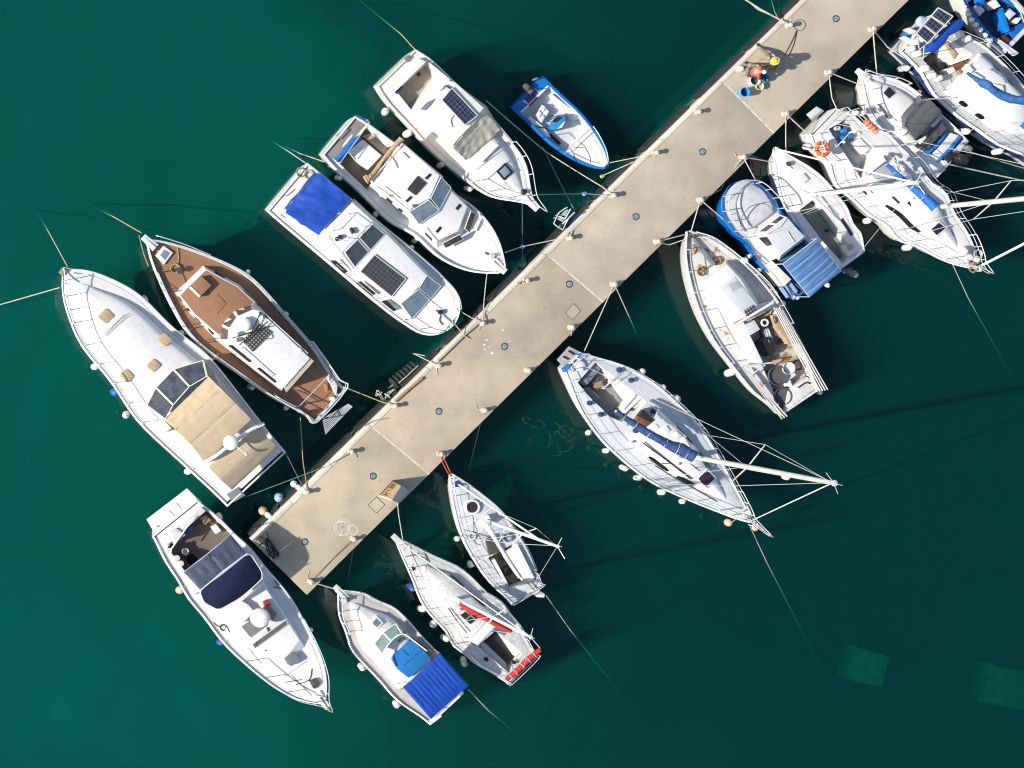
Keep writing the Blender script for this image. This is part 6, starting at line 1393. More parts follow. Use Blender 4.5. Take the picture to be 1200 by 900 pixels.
# ---- O: yacht with orange lifebuoy
def boat_o():
    z = Z(930, 100, 3.915)
    s = Boat('cruising_yacht', 'white cruising yacht with bright blue boom cover and orange lifebuoy at its stern', 'sailboat', 'lifebuoy yacht', (964.5, 142), (1147, 314),
             z((75, 215), (205, 110), (120, 330), (330, 210), (180, 450), (440, 290), (250, 560), (540, 370), (340, 642), (640, 460), (470, 722), (720, 560), (620, 782), (780, 660), (770, 832), (830, 745)), 1.15, 1.5, rim=.05, drop=.06, camber=.09, deck=DECKW, rake=1.0, wl=.84, draft=1.1, tip=.08)
    s.cabin('stern_platform', z((58, 135), (105, 95), (140, 118), (85, 165)), .5, z((58, 133), (105, 97), (132, 112), (80, 155)), .9, DECKG, .03)
    s.trunk('coachroof', .32, .86, [(0, .62), (.6, .58), (1, .42)], .34, WHITE, ins=.26, nose=.3, crown=.08)
    for sd in (1, -1): s.twin(sd, .48, .68)
    s.cockpit(z((160, 200), (235, 160), (390, 300), (310, 430)), .5, DECKG, WHITE)
    s.slab('bench', z((165, 205), (190, 195), (310, 390), (292, 422)), .5, .95, GREYD, .03); s.slab('bench', z((235, 170), (260, 175), (385, 300), (360, 320)), .5, .95, WHITE, .03); s.slab('sole_mat', z((205, 320), (240, 300), (300, 395), (280, 420)), .45, .6, GREYC, .01)
    for p in z((185, 200), (215, 210), (205, 245), (190, 275), (245, 235), (225, 190)): s.lathe('cockpit_gear', *p, .8, [(.09, 0), (.12, .2), (.06, .3), (.1, .36)], random.choice([CUSH, STEEL, BLUES, GREYC]), n=9)
    s.tube('steering_post', [(*z((230, 260)), .5), (*z((230, 260)), 1.3)], .06, WHITE); s.wheel(*z((222, 255)), 1.35, .42, (.95, 0, .25), STEEL); s.slab('table', z((275, 260), (305, 240), (350, 290), (325, 315)), .5, 1.1, WARM, .02)
    sc_ = s.cabin('dodger', z((318, 390), (418, 318), (440, 350), (345, 425)), 1.2, z((328, 385), (412, 325), (425, 345), (345, 408)), 1.9, ALUW, .03); s.win(3, .1, .9, .2, .8, GLASS); s.win(1, .1, .9, .2, .8, GLASS)
    h = s.tz(*z((420, 410))); s.slab('grey_canvas', z((352, 402), (412, 355), (480, 430), (428, 466)), h - .1, h + .12, GREYD, .04, s.tko)
    for q in ([(520, 540), (553, 513), (592, 545), (556, 572)],): s.slab('roof_hatch', z(*q), h - .1, h + .05, BLACK, .02, s.tko)
    h2 = s.tz(*z((660, 660))) - .03; s.slab('fore_hatch', z((625, 660), (668, 622), (706, 655), (657, 696)), h2 - .2, h2 + .05, WHITE, .02, s.tko); s.slab('hatch_pane', z((632, 660), (668, 630), (698, 655), (657, 688)), h2, h2 + .065, GLASS, .01, s.tko)
    s.line('deck_slot', [(*p, h + .02) for p in z((452, 512), (484, 542))], .03, BLACK, parent=s.tko); s.line('deck_slot', [(*p, h + .02) for p in z((312, 478), (336, 500))], .04, BLACK, parent=s.tko)
    for q in ([(670, 690), (690, 660), (700, 690), (720, 670), (735, 690)], [(600, 590), (640, 620), (650, 600)]): s.line('deck_rope', [(*p, s.dz(*p) + .02) for p in z(*q)], .016, IRON)
    m_ = s.mast(*z((685, 556)), s.tz(*z((640, 560))), 12.0, .105, ALU, ((.30, 1.05), (.62, .8)), fore=.05)
    bo = s.tube('boom', [(*z((670, 560)), 2.75), (*z((425, 362)), 2.5)], .055, ALUW, n=8)
    s.roll('sail_cover', [(*p, hh) for p, hh in zip(z((428, 365), (480, 410), (540, 465), (590, 505), (652, 562)), (2.6, 2.65, 2.72, 2.82, 3.0))], [.07, .09, .11, .16, .20], COBALT, bo, .18, seed=7, ties=3)
    A, B, C_, D = [s.P3((*p, 1.95)) for p in z((440, 350), (470, 320), (520, 370), (480, 410))]; patch('crumpled_sail', A, B, C_, D, CUSH, s.root, wr=.14, freq=6, seed=8)
    # bow gear
    for k, (p, r) in enumerate((((772, 762), .20), ((800, 790), .16), ((830, 800), .18), ((815, 825), .15), ((845, 840), .14), ((790, 810), .13))): s.lathe('bow_gear', *z(p), 1.48, [(r * .7, 0), (r, r * .6), (r * .8, r * 1.3), (r * .3, r * 1.7)], [CUSH, WARM, CUSH, OAK, CUSH, STEEL][k], n=10)
    s.anchor(.25); s.coil(*z((845, 775)), 1.9, .2, ROPEW, 3); s.coil(*z((820, 840)), 1.7, .18, OAK, 3)
    s.pulpit(.86, .35, .6, .022, 2, mid=1); s.pushpit(.16, .6, .02)
    for sd in (1, -1): s.rail(.16, .86, sd, .58, 8, .013)
    for p in z((300, 130), (270, 130), (350, 160)): s.lathe('rail_gear', *p, 1.5, [(.08, 0), (.12, .15), (.1, .4), (.05, .45)], STEEL, n=8)
    s.tube('stern_rack', [(*p, 1.75) for p in z((220, 130), (300, 105), (310, 120), (240, 150), (220, 130))], .022); s.tube('stern_rack', [(*p, 1.75) for p in z((250, 122), (262, 142))], .02)
    s.lifebuoy(*z((133, 292)), 1.72, .26, (0, .25, 1), 'round orange lifebuoy on the port quarter of the lifebuoy yacht')
    c = s.Wd(s.L(*z((355, 190)), 1.7)); e = empty('horseshoe_buoy', c, s.yaw, 'long orange rescue buoy with pale bands on the starboard rail of the lifebuoy yacht', 'buoy')
    bm = NB(); add_lathe(bm, (-.38, 0, 0), capsule_prof(.13, .76), 12, (1, 0, 0)); bm_obj('float', bm, ORANGE, e, 60)
    for k in range(4): bm = NB(); add_torus(bm, (-.25 + .17 * k, 0, 0), .13, .014, 14, 5, (1, 0, 0)); bm_obj('band', bm, CUSH, e, 60)
    s.fpx(z((318, 632), (497, 748)), kind='white', r=.14, Lf=.45, out=.04); s.fpx(z((62, 270)), kind='white', r=.14, Lf=.45, out=.05); s.label_fenders(); s.finish()
boat_o()

# ---- P: motorboat with charcoal canopy
def boat_p():
    z = Z(1000, 0, 4.5)
    s = Boat('day_cruiser', 'white day cruiser with charcoal canopy and blue striped stern seats', 'motorboat', 'charcoal-canopy day cruiser', (1117, 187), (1007.5, 84),
             [(1098.6, 209), (1135, 165)] + z((55, 450), (200, 400), (75, 540), (310, 458), (120, 640), (400, 522), (200, 722), (480, 590), (300, 800), (560, 672), (50, 410), (110, 372)), .95, 1.35, rim=.05, drop=.06, camber=.06, deck=WHITE, rake=.7, tip=.10, wl=.86)
    s.trunk('fore_trunk', .42, .92, [(0, .76), (1, .6)], .20, WHITE, ins=.25, nose=.3)
    h = s.tz(*z((190, 490))); s.slab('fore_hatch', z((160, 490), (190, 458), (222, 490), (190, 520)), h - .1, h + .03, BLACK, .02, s.tko); s.line('deck_slot', [(*p, h - .02) for p in z((130, 548), (160, 590), (180, 620))], .03, BLACK)
    s.cockpit(z((320, 770), (430, 650), (480, 620), (600, 735), (480, 850)), .4, DECKG, WHITE)
    sc_ = s.cabin('windscreen', z((235, 605), (262, 570), (345, 500), (392, 512), (470, 590), (325, 745), (245, 665)), 1.0, z((275, 632), (300, 590), (365, 530), (400, 530), (462, 592), (325, 735), (275, 668)), 1.72, GLASSB, .03)
    A, B, C_, D = [s.P3((*p, hh)) for p, hh in zip(z((282, 655), (398, 524), (466, 592), (324, 742)), (1.75, 1.75, 1.85, 1.85))]; patch('canopy', A, B, C_, D, GREYC, sc_, arch=.08, wr=.02, seed=4)
    A, B, C_, D = [s.P3((*p, hh)) for p, hh in zip(z((322, 770), (452, 630), (492, 680), (375, 800)), (1.35, 1.35, 1.2, 1.2))]; patch('canopy_flap', A, B, C_, D, GREYC, sc_, wr=.06, seed=6)
    for p, r in (((362, 738), .2), ((430, 650), .28)): s.slab('seat', z((p[0] - 25, p[1] + 10), (p[0] + 15, p[1] - 28), (p[0] + 28, p[1] - 12), (p[0] - 8, p[1] + 24)), .4, 1.36, CUSH, .05)
    s.slab('stern_bench', z((400, 830), (515, 700), (560, 715), (440, 850)), .4, .9, CUSH, .04)
    for q in ([(365, 800), (400, 790), (455, 740), (480, 690), (500, 688), (480, 730), (440, 780), (395, 815)], [(440, 848), (500, 790), (560, 715), (575, 722), (520, 790), (450, 858)]): s.slab('blue_cushion', z(*q), .4, 1.0, BLUES, .03)
    s.slab('stern_trim', z((470, 860), (590, 735), (610, 745), (480, 880)), .6, 1.0, DECKG, .03); s.outboard(*z((540, 830)), .95, 1.25, BLACK); s.slab('fuel_box', z((480, 830), (510, 800), (540, 825), (510, 855)), .6, 1.15, BLACK, .06)
    s.outboard(*z((590, 775)), .9, .7, GREYU); s.cabin('swim_step', z((410, 925), (470, 880), (490, 895), (425, 945)), .4, z((410, 925), (470, 880), (490, 895), (425, 945)), .6, CUSH, .02)
    s.tube('boat_hook', [(*p, 1.7) for p in z((395, 522), (520, 520))], .02, ALU)
    s.pulpit(.66, .02, .5, .022, 3); s.bowroller(.12, .25, WARM); s.anchor(.1); s.cleat(*z((140, 410)), ang=.4)
    for q in ([(120, 580), (150, 610), (200, 640)],): s.tube('side_rail', [(*p, 1.5) for p in z(*q)], .016)
    s.fpx(z((340, 465)), kind='pink', m=FENDP, r=.1, Lf=.3) ; s.label_fenders(); s.finish()
boat_p()

# ---- Q: yacht with three solar panels, running out of the picture
def boat_q():
    z = Z(1000, 0, 4.5); y = Z(1060, 0, 6.92)
    s = Boat('offshore_yacht', 'white yacht with three solar panels over its stern and blue hull stripe', 'sailboat', 'solar-panel yacht', (1075, 38), (1301, 237),
             z((262, 240), (300, 330), (560, 172), (420, 525), (650, 225), (520, 612), (740, 300), (640, 692), (830, 382), (760, 762), (900, 442), (900, 812)) + [(1256, 212), (1263, 180)], 1.2, 1.6, rim=.06, drop=.08, camber=.06, deck=mat('mid grey deck', (.42, .43, .43), .8, var=.14, vs=7), hull=WHITE, below=NAVYB, rake=1.0, wl=.86, draft=1.0, tip=.08, stripe=NAVYS)
    s.trunk('coachroof', .235, .58, [(0, .76), (.6, .70), (1, .5)], .40, WHITE, ins=.26, nose=.13, crown=.08)
    for sd in (1, -1): s.twin(sd, .30, .335); s.twin(sd, .38, .415)
    s.cockpit(y((140, 480), (290, 380), (330, 330), (555, 430), (540, 480), (350, 600), (310, 640)), .6, mat('brown mat', (.10, .085, .075), .85, var=.3), WHITE)
    s.slab('bench', y((285, 400), (340, 310), (555, 430), (540, 470), (400, 520)), .6, 1.2, WARM, .04); s.slab('cushion', y((320, 350), (345, 330), (430, 440), (400, 480)), 1.15, 1.27, PORT, .03); s.slab('sole_grate', y((240, 510), (290, 465), (350, 520), (305, 570)), .55, .68, GREYC, .01)
    s.slab('companion_board', y((400, 525), (530, 480), (485, 550), (430, 580)), .6, 1.25, VARN, .02); s.slab('winch_seat', y((350, 560), (400, 540), (420, 575), (370, 600)), .6, 1.3, CUSH, .04); s.slab('wood_block', y((425, 575), (460, 560), (465, 595), (435, 605)), .8, 1.4, OAK, .03)
    # solar panels on the stern arch
    ar = s.tube('stern_arch', [(*y((120, 420)), 1.2), (*y((105, 280)), 2.6), (*y((270, 70)), 2.6), (*y((420, 260)), 1.2)], .03, sm=0); s.tube('arch_tube', [(*y((190, 350)), 2.6), (*y((390, 132)), 2.6)], .03, parent=ar)
    for k in range(3):
        def pt(u, v): a = Vector((90, 272)).lerp(Vector((272, 60)), u); b = Vector((186, 355)).lerp(Vector((395, 132)), u); q = a.lerp(b, v); return (q.x, q.y)
        u0, u1 = k / 3 + .012, (k + 1) / 3 - .012
        s.pane('solar_panel', y(pt(u0, .02), pt(u1, .02), pt(u1, .98), pt(u0, .98)), SOLAR, 2.66, ar, .02, .03, ALU)
    s.roll('blue_canvas_roll', [(*p, 2.35) for p in y((175, 395), (230, 380), (300, 320), (340, 270))], [.14, .20, .19, .14], BLUE, None, .05, seed=2, flat=.5); s.roll('blue_canvas_roll', [(*p, 2.3) for p in y((280, 285), (340, 260), (410, 215), (470, 178))], [.12, .20, .22, .14], BLUE, None, .05, seed=3, flat=.4)
    s.tube('canopy_frame', [(*p, hh) for p, hh in zip(y((130, 460), (125, 400), (160, 370), (150, 480)), (1.2, 2.0, 2.2, 1.2))], .022, CUSH); s.tube('canopy_frame', [(*p, hh) for p, hh in zip(y((150, 440), (220, 420)), (1.5, 2.2))], .022, CUSH)
    for p in y((100, 330), (60, 350), (30, 400), (80, 440), (140, 560), (200, 620), (250, 640), (420, 280), (480, 320)): s.lathe('rail_bag', *p, 1.2, [(.13, 0), (.16, .15), (.12, .4), (.05, .45)], random.choice([CUSH, WARM, CUSH]), n=9)
    s.lathe('stern_dome', *y((125, 180)), 1.6, [(.2, 0), (.24, .15), (.15, .3), (0, .33)], mat('pale blue dome', (.35, .42, .5), .3)); s.slab('stern_step', y((5, 270), (40, 225), (95, 255), (60, 310)), .5, .9, BLUES, .03); s.slab('white_plank', y((25, 235), (40, 222), (100, 250), (85, 268)), .9, 1.3, CUSH, .02); s.slab('white_plank', y((-20, 300), (0, 290), (50, 312), (40, 328)), .9, 1.2, CUSH, .02)
    # dinghy chocks, boom and folded sail on the roof
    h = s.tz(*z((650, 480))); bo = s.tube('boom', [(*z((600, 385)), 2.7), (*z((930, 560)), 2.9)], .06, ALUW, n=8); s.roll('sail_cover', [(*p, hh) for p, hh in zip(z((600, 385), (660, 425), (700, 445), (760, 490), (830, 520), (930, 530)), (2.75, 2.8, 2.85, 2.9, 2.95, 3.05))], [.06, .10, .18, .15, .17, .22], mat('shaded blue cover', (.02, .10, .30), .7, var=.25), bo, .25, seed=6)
    for q in ([(580, 360), (605, 335), (640, 370), (610, 395)], [(600, 385), (640, 380), (690, 410), (670, 440)], [(740, 440), (790, 450), (800, 490), (760, 470)]): s.slab('folded_sail', z(*q), h - .05, h + .12, CUSH, .05, s.tko)
    s.slab('blue_hatch', z((850, 655), (925, 590), (1000, 650), (930, 720)), 1.35, 1.56, WHITE, .03); s.slab('hatch_pane', z((864, 655), (925, 603), (985, 650), (930, 706)), 1.4, 1.575, BLUES, .02)
    for sd in (1, -1): s.rail(.12, .9, sd, .58, 9, .014)
    m_ = s.mast(1222, 142, 1.95, 12, .1, ALU, ((.4, 1.0),), fore=False, back=False)
    s.fpx(z((270, 352), (585, 672), (765, 775)), kind='long white', r=.15, Lf=.6, out=.08); s.fpx(z((690, 245)), kind='round white', r=.17, Lf=.4); s.label_fenders(); s.finish()
boat_q()

# ---- R: blue open boat in the top corner
def boat_r():
    y = Z(1060, 0, 6.92)
    s = Boat('open_boat', 'open boat with blue interior in the top right corner of the view', 'dinghy', 'corner blue open boat', (1195, 45), (1118, -35),
             [(1124, 0), (1142, 30), (1153, 43), (1160, 49)], .8, 1.1, rim=.16, drop=.10, camber=.02, deck=HULLB, hull=OLDW, rimmat=OLDW, rake=.4, tip=.06, below=NAVYB)
    s.cockpit(y((510, 20), (640, -60), (900, 60), (960, 200), (900, 350), (720, 300), (600, 150)), .4, mat('navy sole', (.012, .03, .07), .6, var=.4), HULLB)
    s.slab('seat', y((810, 110), (860, 65), (915, 110), (855, 170)), .4, .95, GREYU, .06); s.slab('seat_cushion', y((815, 112), (858, 75), (905, 110), (855, 155)), .95, 1.02, DECKG, .03); s.slab('white_bag', y((870, 175), (910, 140), (960, 140), (920, 190)), .4, .9, CUSH, .06)
    s.slab('console', y((770, 130), (800, 60), (860, 250), (840, 260)), .4, 1.0, TURQ, .04); s.slab('box', y((560, 55), (605, 30), (655, 85), (610, 130)), .4, .8, CUSH, .03); s.slab('box', y((690, 20), (740, -10), (785, 50), (740, 70)), .4, 1.0, CUSH, .06); s.slab('blue_seat', y((850, 240), (960, 180), (970, 290), (880, 330)), .4, .75, BLUEC, .04)
    s.slab('red_box', y((770, 330), (820, 280), (870, 330), (800, 355)), .4, .8, mat('dull maroon', (.16, .02, .015), .6, var=.3), .03); s.on_deck('stern_board', y((740, 320), (760, 310), (930, 430), (900, 450)), OLDW, .2)
    for i, p in enumerate(y((470, 60), (505, 120), (530, 165), (565, 205), (600, 245), (640, 290), (680, 335), (490, 90))): s.lathe('gunwale_float', *p, .92, [(.07, 0), (.11, .08), (.11, .16), (.05, .24)], [CUSH, OLDW, WARM][i % 3], n=10)
    s.tube('rail', [(*p, 1.2) for p in y((890, 40), (940, 100), (969, 180))], .025, STEEL, sm=3); s.lathe('deck_ring', *y((600, 10)), .9, [(.2, 0), (.22, .06), (.12, .1)], TURQ)
    s.finish()
boat_r()
# ================================================================== things on and beside the pier
# wedge shaped notice box: lit face with dark lettering, shaded back
def notice():
    z = Z(435, 555, 18.0); zr = PZ + .95
    c = W(463, 577, PZ); e = empty('notice_box', c, 0, 'wedge shaped wooden notice board with dark lettering near the pier end', 'notice board')
    def g(p, zz): return W(*z(p), zz) - c
    L0, L1 = g((462, 165), PZ), g((188, 470), PZ); R0, R1 = g((640, 243), zr), g((440, 560), zr); B0, B1 = g((800, 372), PZ), g((560, 620), PZ)
    WD = mat('tan board', (.36, .26, .15), .7, var=.25, vs=4); FR = mat('dark brown frame', (.07, .045, .02), .7, var=.3); BK = mat('shade grey board', (.42, .41, .44), .7, var=.1)  # the back's shade is put into its lilac grey colour
    bm = NB(); V = [bm.verts.new(v) for v in (L0, L1, R1, R0, B0, B1)]
    bm.faces.new((V[0], V[1], V[5], V[4])); bm.faces.new((V[0], V[3], V[4])); bm.faces.new((V[1], V[5], V[2]))
    f = bm.faces.new((V[3], V[2], V[5], V[4])); bm.faces.new((V[0], V[1], V[2], V[3])); o = bm_obj('body', bm, BK, e, 0)
    n = (L1 - L0).cross(R0 - L0).normalized(); n = n if n.z > 0 else -n
    def q(u, v, k=.012): return L0.lerp(L1, u).lerp(R0.lerp(R1, u), v) + n * k
    bm = NB(); P = [q(.03, .04, 0), q(.97, .04, 0), q(.97, .97, 0), q(.03, .97, 0)]; add_loft(bm, P, [p + n * .02 for p in P], .004, 1); bm_obj('face_board', bm, WD, e, 0)
    for a, b, r in ((q(0, .0), q(1, .0), .04), (q(0, 0), q(0, 1), .04), (q(1, 0), q(1, 1), .03)):
        bm = NB(); add_tube(bm, [a, b], r, 6); bm_obj('frame_rail', bm, FR if r > .03 else CUSH, e, 40)
    # lettering as solid strokes on the sunny face
    F5 = {'N': ['1..1', '11.1', '1.11', '1..1', '1..1'], '7': ['111', '..1', '.1.', '.1.', '.1.'], 'T': ['111', '.1.', '.1.', '.1.', '.1.'], '3': ['111', '..1', '.11', '..1', '111'], '8': ['111', '1.1', '111', '1.1', '111'], '0': ['111', '1.1', '1.1', '1.1', '111']}
    txt = 'N730'; wcols = sum(len(F5[ch][0]) + 1 for ch in txt) - 1; bm = NB(); x = 0
    for ch in txt:
        for r, row in enumerate(F5[ch]):
            for k, b in enumerate(row):
                if b == '1':
                    u0, u1 = .88 - (x + k) / wcols * .76, .88 - (x + k + 1) / wcols * .76; v0, v1 = .50 - r * .075, .50 - (r + 1) * .075
                    P = [q(u0, v0, .021), q(u1, v0, .021), q(u1, v1, .021), q(u0, v1, .021)]; bm.faces.new([bm.verts.new(p) for p in P])
        x += len(F5[ch][0]) + 1
    lt = bm_obj('lettering', bm, mat('dark brown paint', (.045, .02, .015), .7), e, 0)
notice()

# row of tyres hung along the pier wall
def tyres():
    z = Z(380, 360, 4.5); a, b = W(*z((368, 405)), .55), W(*z((478, 318)), .55); d = (b - a).normalized(); n_ = 7
    c = a.lerp(b, .5); e = empty('tyre_fender', c, 0, 'row of black tyres strung together along the pier wall by the trawler', 'fender')
    for k in range(n_):
        p = a.lerp(b, k / (n_ - 1)) - c; bm = NB(); rings = []
        add_lathe(bm, p - d * .075, [(.16, 0), (.26, 0), (.31, .03), (.325, .075), (.31, .12), (.26, .15), (.16, .15)], 20, d); bm_obj('tyre', bm, RUBBER, e, 40)
    tube('binding_rope', [a - c + Vector((.1, .05, .34)), (a + b) / 2 - c + Vector((0, 0, .38)), b - c + Vector((.05, .1, .34))], .022, ROPEW, e); tube('binding_rope', [a - c - d * .3, b - c + d * .35], .03, ROPEW, e)
    for p in z((320, 475), (345, 440), (300, 460)): tube('rope_tangle', spline([W(*p, .9) - c + Vector((random.uniform(-.2, .2), random.uniform(-.2, .2), random.uniform(-.1, .15))) for _ in range(7)], 4), .025, ROPEW, e)
tyres()

# folded boarding gangway hung on the pier edge
def gangway():
    z = Z(640, 230, 12.86); c = W(662, 256, .8); e = empty('boarding_gangway', c, 0, 'small white framed gangway with grey panels hung on the pier edge', 'gangway')
    def g(p, zz): return W(*z(p), zz) - c
    def fr(nm, pts, zz, r=.025, m=CUSH): return tube(nm, [g(p, zz) for p in pts], r, m, e)
    fr('frame', [(115, 410), (190, 250), (290, 180), (320, 170)], 1.2); fr('frame', [(115, 410), (180, 465), (250, 505), (290, 420), (340, 330), (430, 240)], 1.2); fr('frame', [(290, 330), (370, 190)], 1.2); fr('frame', [(195, 300), (290, 335)], 1.2); fr('frame', [(240, 420), (330, 340)], 1.2, .03); fr('frame', [(110, 330), (190, 300)], 1.25, .015); fr('frame', [(140, 290), (200, 265)], 1.25, .015)
    for pts in ([(160, 345), (200, 305), (285, 345), (250, 385)], [(215, 285), (290, 210), (340, 195), (300, 300)]):
        q = [g(p, 1.17) for p in pts]; bm = NB(); add_loft(bm, [v - Vector((0, 0, .04)) for v in q], q, .008); bm_obj('panel', bm, GREYD, e)
    q = [g(p, 1.05) for p in ((300, 430), (340, 345), (440, 250), (570, 220), (560, 300), (470, 390), (345, 500))]; bm = NB(); add_loft(bm, [v - Vector((0, 0, .5)) for v in q], q, .03); bm_obj('cover', bm, NAVY, e)
    bm = NB(); add_lathe(bm, g((225, 450), 1.15), [(.1, 0), (.12, .05), (.05, .1)], 12); bm_obj('wheel', bm, BLACK, e)
    tube('lashing', spline([g(p, 1.25) for p in ((510, 240), (560, 260), (540, 210), (600, 190), (640, 170))], 4), .02, ROPED, e); tube('lashing', spline([g(p, 1.27) for p in ((320, 570), (350, 540), (390, 530), (360, 590), (300, 600))], 4), .02, ROPEW, e)
gangway()

# buoys hanging at the corner of the pier
def buoy(name, px, py, z, R, m, label, h=None, cone=None, m2=None):
    c = W(px, py, z); e = empty(name, c, 0, label, 'buoy')
    bm = NB(); add_lathe(bm, (0, 0, -R), [(0, 0)] + [(R * math.sin(math.pi * k / 12), R - R * math.cos(math.pi * k / 12)) for k in range(1, 12)] + [(.05, 2 * R), (.045, 2 * R + .08)], 20); bm_obj('float', bm, m, e, 60)
    if cone: bm = NB(); add_lathe(bm, Vector(cone), [(.04, -.1), (.12, .0), (.13, .12), (.05, .3), (.03, .36)], 14, Vector(cone)); bm_obj('collar', bm, m2 or CUSH, e, 60)
    return e
buoy('mooring_buoy', 308, 598.5, .75, .19, mat('cream buoy', (.60, .50, .28), .5, col2=(.3, .22, .1), vs=4), 'cream yellow ball buoy hung at the corner of the pier end', cone=(.14, -.12, .12))
buoy('mooring_buoy', 327, 583, .7, .20, mat('pale blue buoy', (.30, .42, .66), .45, var=.3, vs=5), 'pale blue ball buoy hung on the pier near the corner')
buoy('mooring_buoy', 344.5, 567, .8, .15, CUSH, 'white ball buoy on the pier beside the big cruiser stern', cone=(.12, -.10, .08))
buoy('rope_float', 685, 227, .55, .10, mat('blue white float', (.30, .42, .75), .45, var=.3), 'small pale blue float on the line at the cream-canvas cruiser bow')
buoy('rope_float', 612, 289, .75, .10, mat('blue float', (.12, .28, .70), .45, var=.3), 'small blue float on the bow line of the timber-cockpit cruiser')
buoy('rope_float', 705.5, 206.5, .3, .09, mat('amber float', (.60, .45, .25), .5, var=.3), 'small amber float under the bow of the small open blue boat')

# heap of dark rope and little litter on the shaded end
def rope_heap():
    c = W(313, 634, PZ); e = empty('rope_heap', c, 0, 'heap of dark rope lying on the shaded end of the pier', 'rope')
    rnd = random.Random(5)
    for k in range(5):
        P = []; ang = 1.15 + rnd.uniform(-.3, .3)
        for i in range(14):
            t = i / 13 * math.tau * 1.2; rx, ry = .42 + rnd.uniform(-.1, .06), .10 + rnd.uniform(-.03, .05); x, y = .32 + rx * math.cos(t), ry * math.sin(t)
            P.append(Vector((x * math.cos(-ang) - y * math.sin(-ang), x * math.sin(-ang) + y * math.cos(-ang), .03 + .02 * k + rnd.uniform(0, .02))))
        tube('rope_loop', spline(P, 3), .022, ROPED, e, 5)
    for a in (2.4, 1.4, 3.4): tube('rope_end', spline([Vector((0, 0, .1)), Vector((.15 * math.cos(a), .15 * math.sin(a), .08)), Vector((.38 * math.cos(a + .2), .38 * math.sin(a + .2), .03))], 4), .02, ROPED, e, 5)
rope_heap()
def kerb_pipe(label, pts, r, m):
    P = [W(*p, PZ + r + .004) for p in pts]; o = tube('edge_pipe', P, r, m, n=7); tag(o, label, 'pipe')
kerb_pipe('pale pipe lying along the pier edge by the blue-tarp cruiser', [(513, 423), (545, 392), (562, 378)], .05, CONC[3]); kerb_pipe('tan pipe lying along the pier edge by the tyres', [(463, 470), (480, 455), (495, 443)], .06, OAK)
spots = Z(500, 260, 4.5)
for i, (p, r) in enumerate((((402, 572), .05), ((315, 622), .05), ((303, 648), .05), ((305, 672), .04), ((345, 692), .07), ((438, 630), .03), ((330, 660), .03))):
    bm = NB(); n_ = 9; vv = [bm.verts.new(Vector((r * (1 + .4 * math.sin(3 * a + i)) * math.cos(a), r * .8 * math.sin(a), 0))) for a in [math.tau * k / n_ for k in range(n_)]]; bm.faces.new(vv)
    o = bm_obj('paint_spot', bm, mat('white splash', (.66, .62, .56), .9), bpy.data.objects['pier'], 0); o.location = W(*spots(p), PZ + .005) - bpy.data.objects['pier'].location

# concrete mooring blocks on the sea bed
def block(px, py, ang, size, zt, label):
    c = W(px, py, zt); bm = NB(); add_box(bm, (0, 0, -.6), size, size, 1.2, bevel=.22); o = bm_obj('mooring_block', bm, mat('sunken concrete', (.13, .19, .10), .9, col2=(.07, .11, .05), vs=2.5), None); o.location = c; o.rotation_euler = (0, 0, ang); tag(o, label, 'mooring block', 'sunken mooring blocks')
block(1021, 783, -.25, 1.45, -1.6, 'square concrete mooring block under water, the left of the two'); block(1182, 806, -.2, 1.70, -1.85, 'square concrete mooring block under water at the right edge')

# ------------------------------------------------------------------ buckets and bowls by the two seated people
def pail(name, px, py, R, h, m, label, inner=None, handle=True):
    c = W(px, py, PZ + h); c.z = PZ; e = empty(name, c, random.uniform(0, 3), label, 'bucket')
    bm = NB(); add_lathe(bm, (0, 0, .003), [(R * .78, 0), (R * .98, h * .94), (R * 1.05, h * .94), (R * 1.05, h), (R * .93, h), (R * .74, .03), (0, .03)], 22); bm_obj('pail_body', bm, m, e, 40)
    if inner: bm = NB(); add_lathe(bm, (0, 0, h * .55), [(R * .84, 0), (R * .84, .01), (0, .015)], 20); bm_obj('contents', bm, inner, e)
    if handle: tube('handle', spline([Vector((R, 0, h * .9)), Vector((R * .8, R * .7, h * .8)), Vector((0, R * 1.12, h * .75)), Vector((-R * .8, R * .7, h * .8)), Vector((-R, 0, h * .9))], 4), .008, STEEL, e, 5)
    return e
pail('bucket', 873.3, 107.8, .19, .44, mat('sky blue plastic', (.02, .30, .70), .4, var=.1), 'bright blue bucket standing apart nearest the joint line', mat('dark blue water', (.01, .03, .12), .1))
pail('bucket', 885.3, 94.0, .21, .34, mat('white plastic', (.74, .74, .70), .4, var=.1), 'white bucket with dark contents beside the red shirted person', mat('dark catch', (.05, .10, .10), .3, var=.6, vs=12))
pail('bucket', 890.6, 100.8, .16, .25, mat('pale yellow plastic', (.68, .70, .45), .4, var=.1), 'small pale yellow tub beside the white bucket', mat('pale catch', (.45, .47, .42), .4, var=.4, vs=12))
pail('bucket', 896.5, 91.5, .16, .30, mat('turquoise plastic', (.02, .33, .50), .4, var=.1), 'turquoise bucket behind the white bucket')
for k, (px, py, lab) in enumerate(((904.3, 66, 'clear round bowl behind the yellow hatted person, upper one'), (909.6, 75.2, 'clear round bowl behind the yellow hatted person, lower one'))):
    c = W(px, py, PZ + .12); c.z = PZ; e = empty('bowl', c, 0, lab, 'bowl'); bm = NB(); add_lathe(bm, (0, 0, .003), [(.10, 0), (.17, .12), (.18, .15), (.16, .15), (.09, .02), (0, .02)], 20); bm_obj('bowl_body', bm, mat('frosted plastic', (.38, .40, .42), .3, var=.2), e, 40)
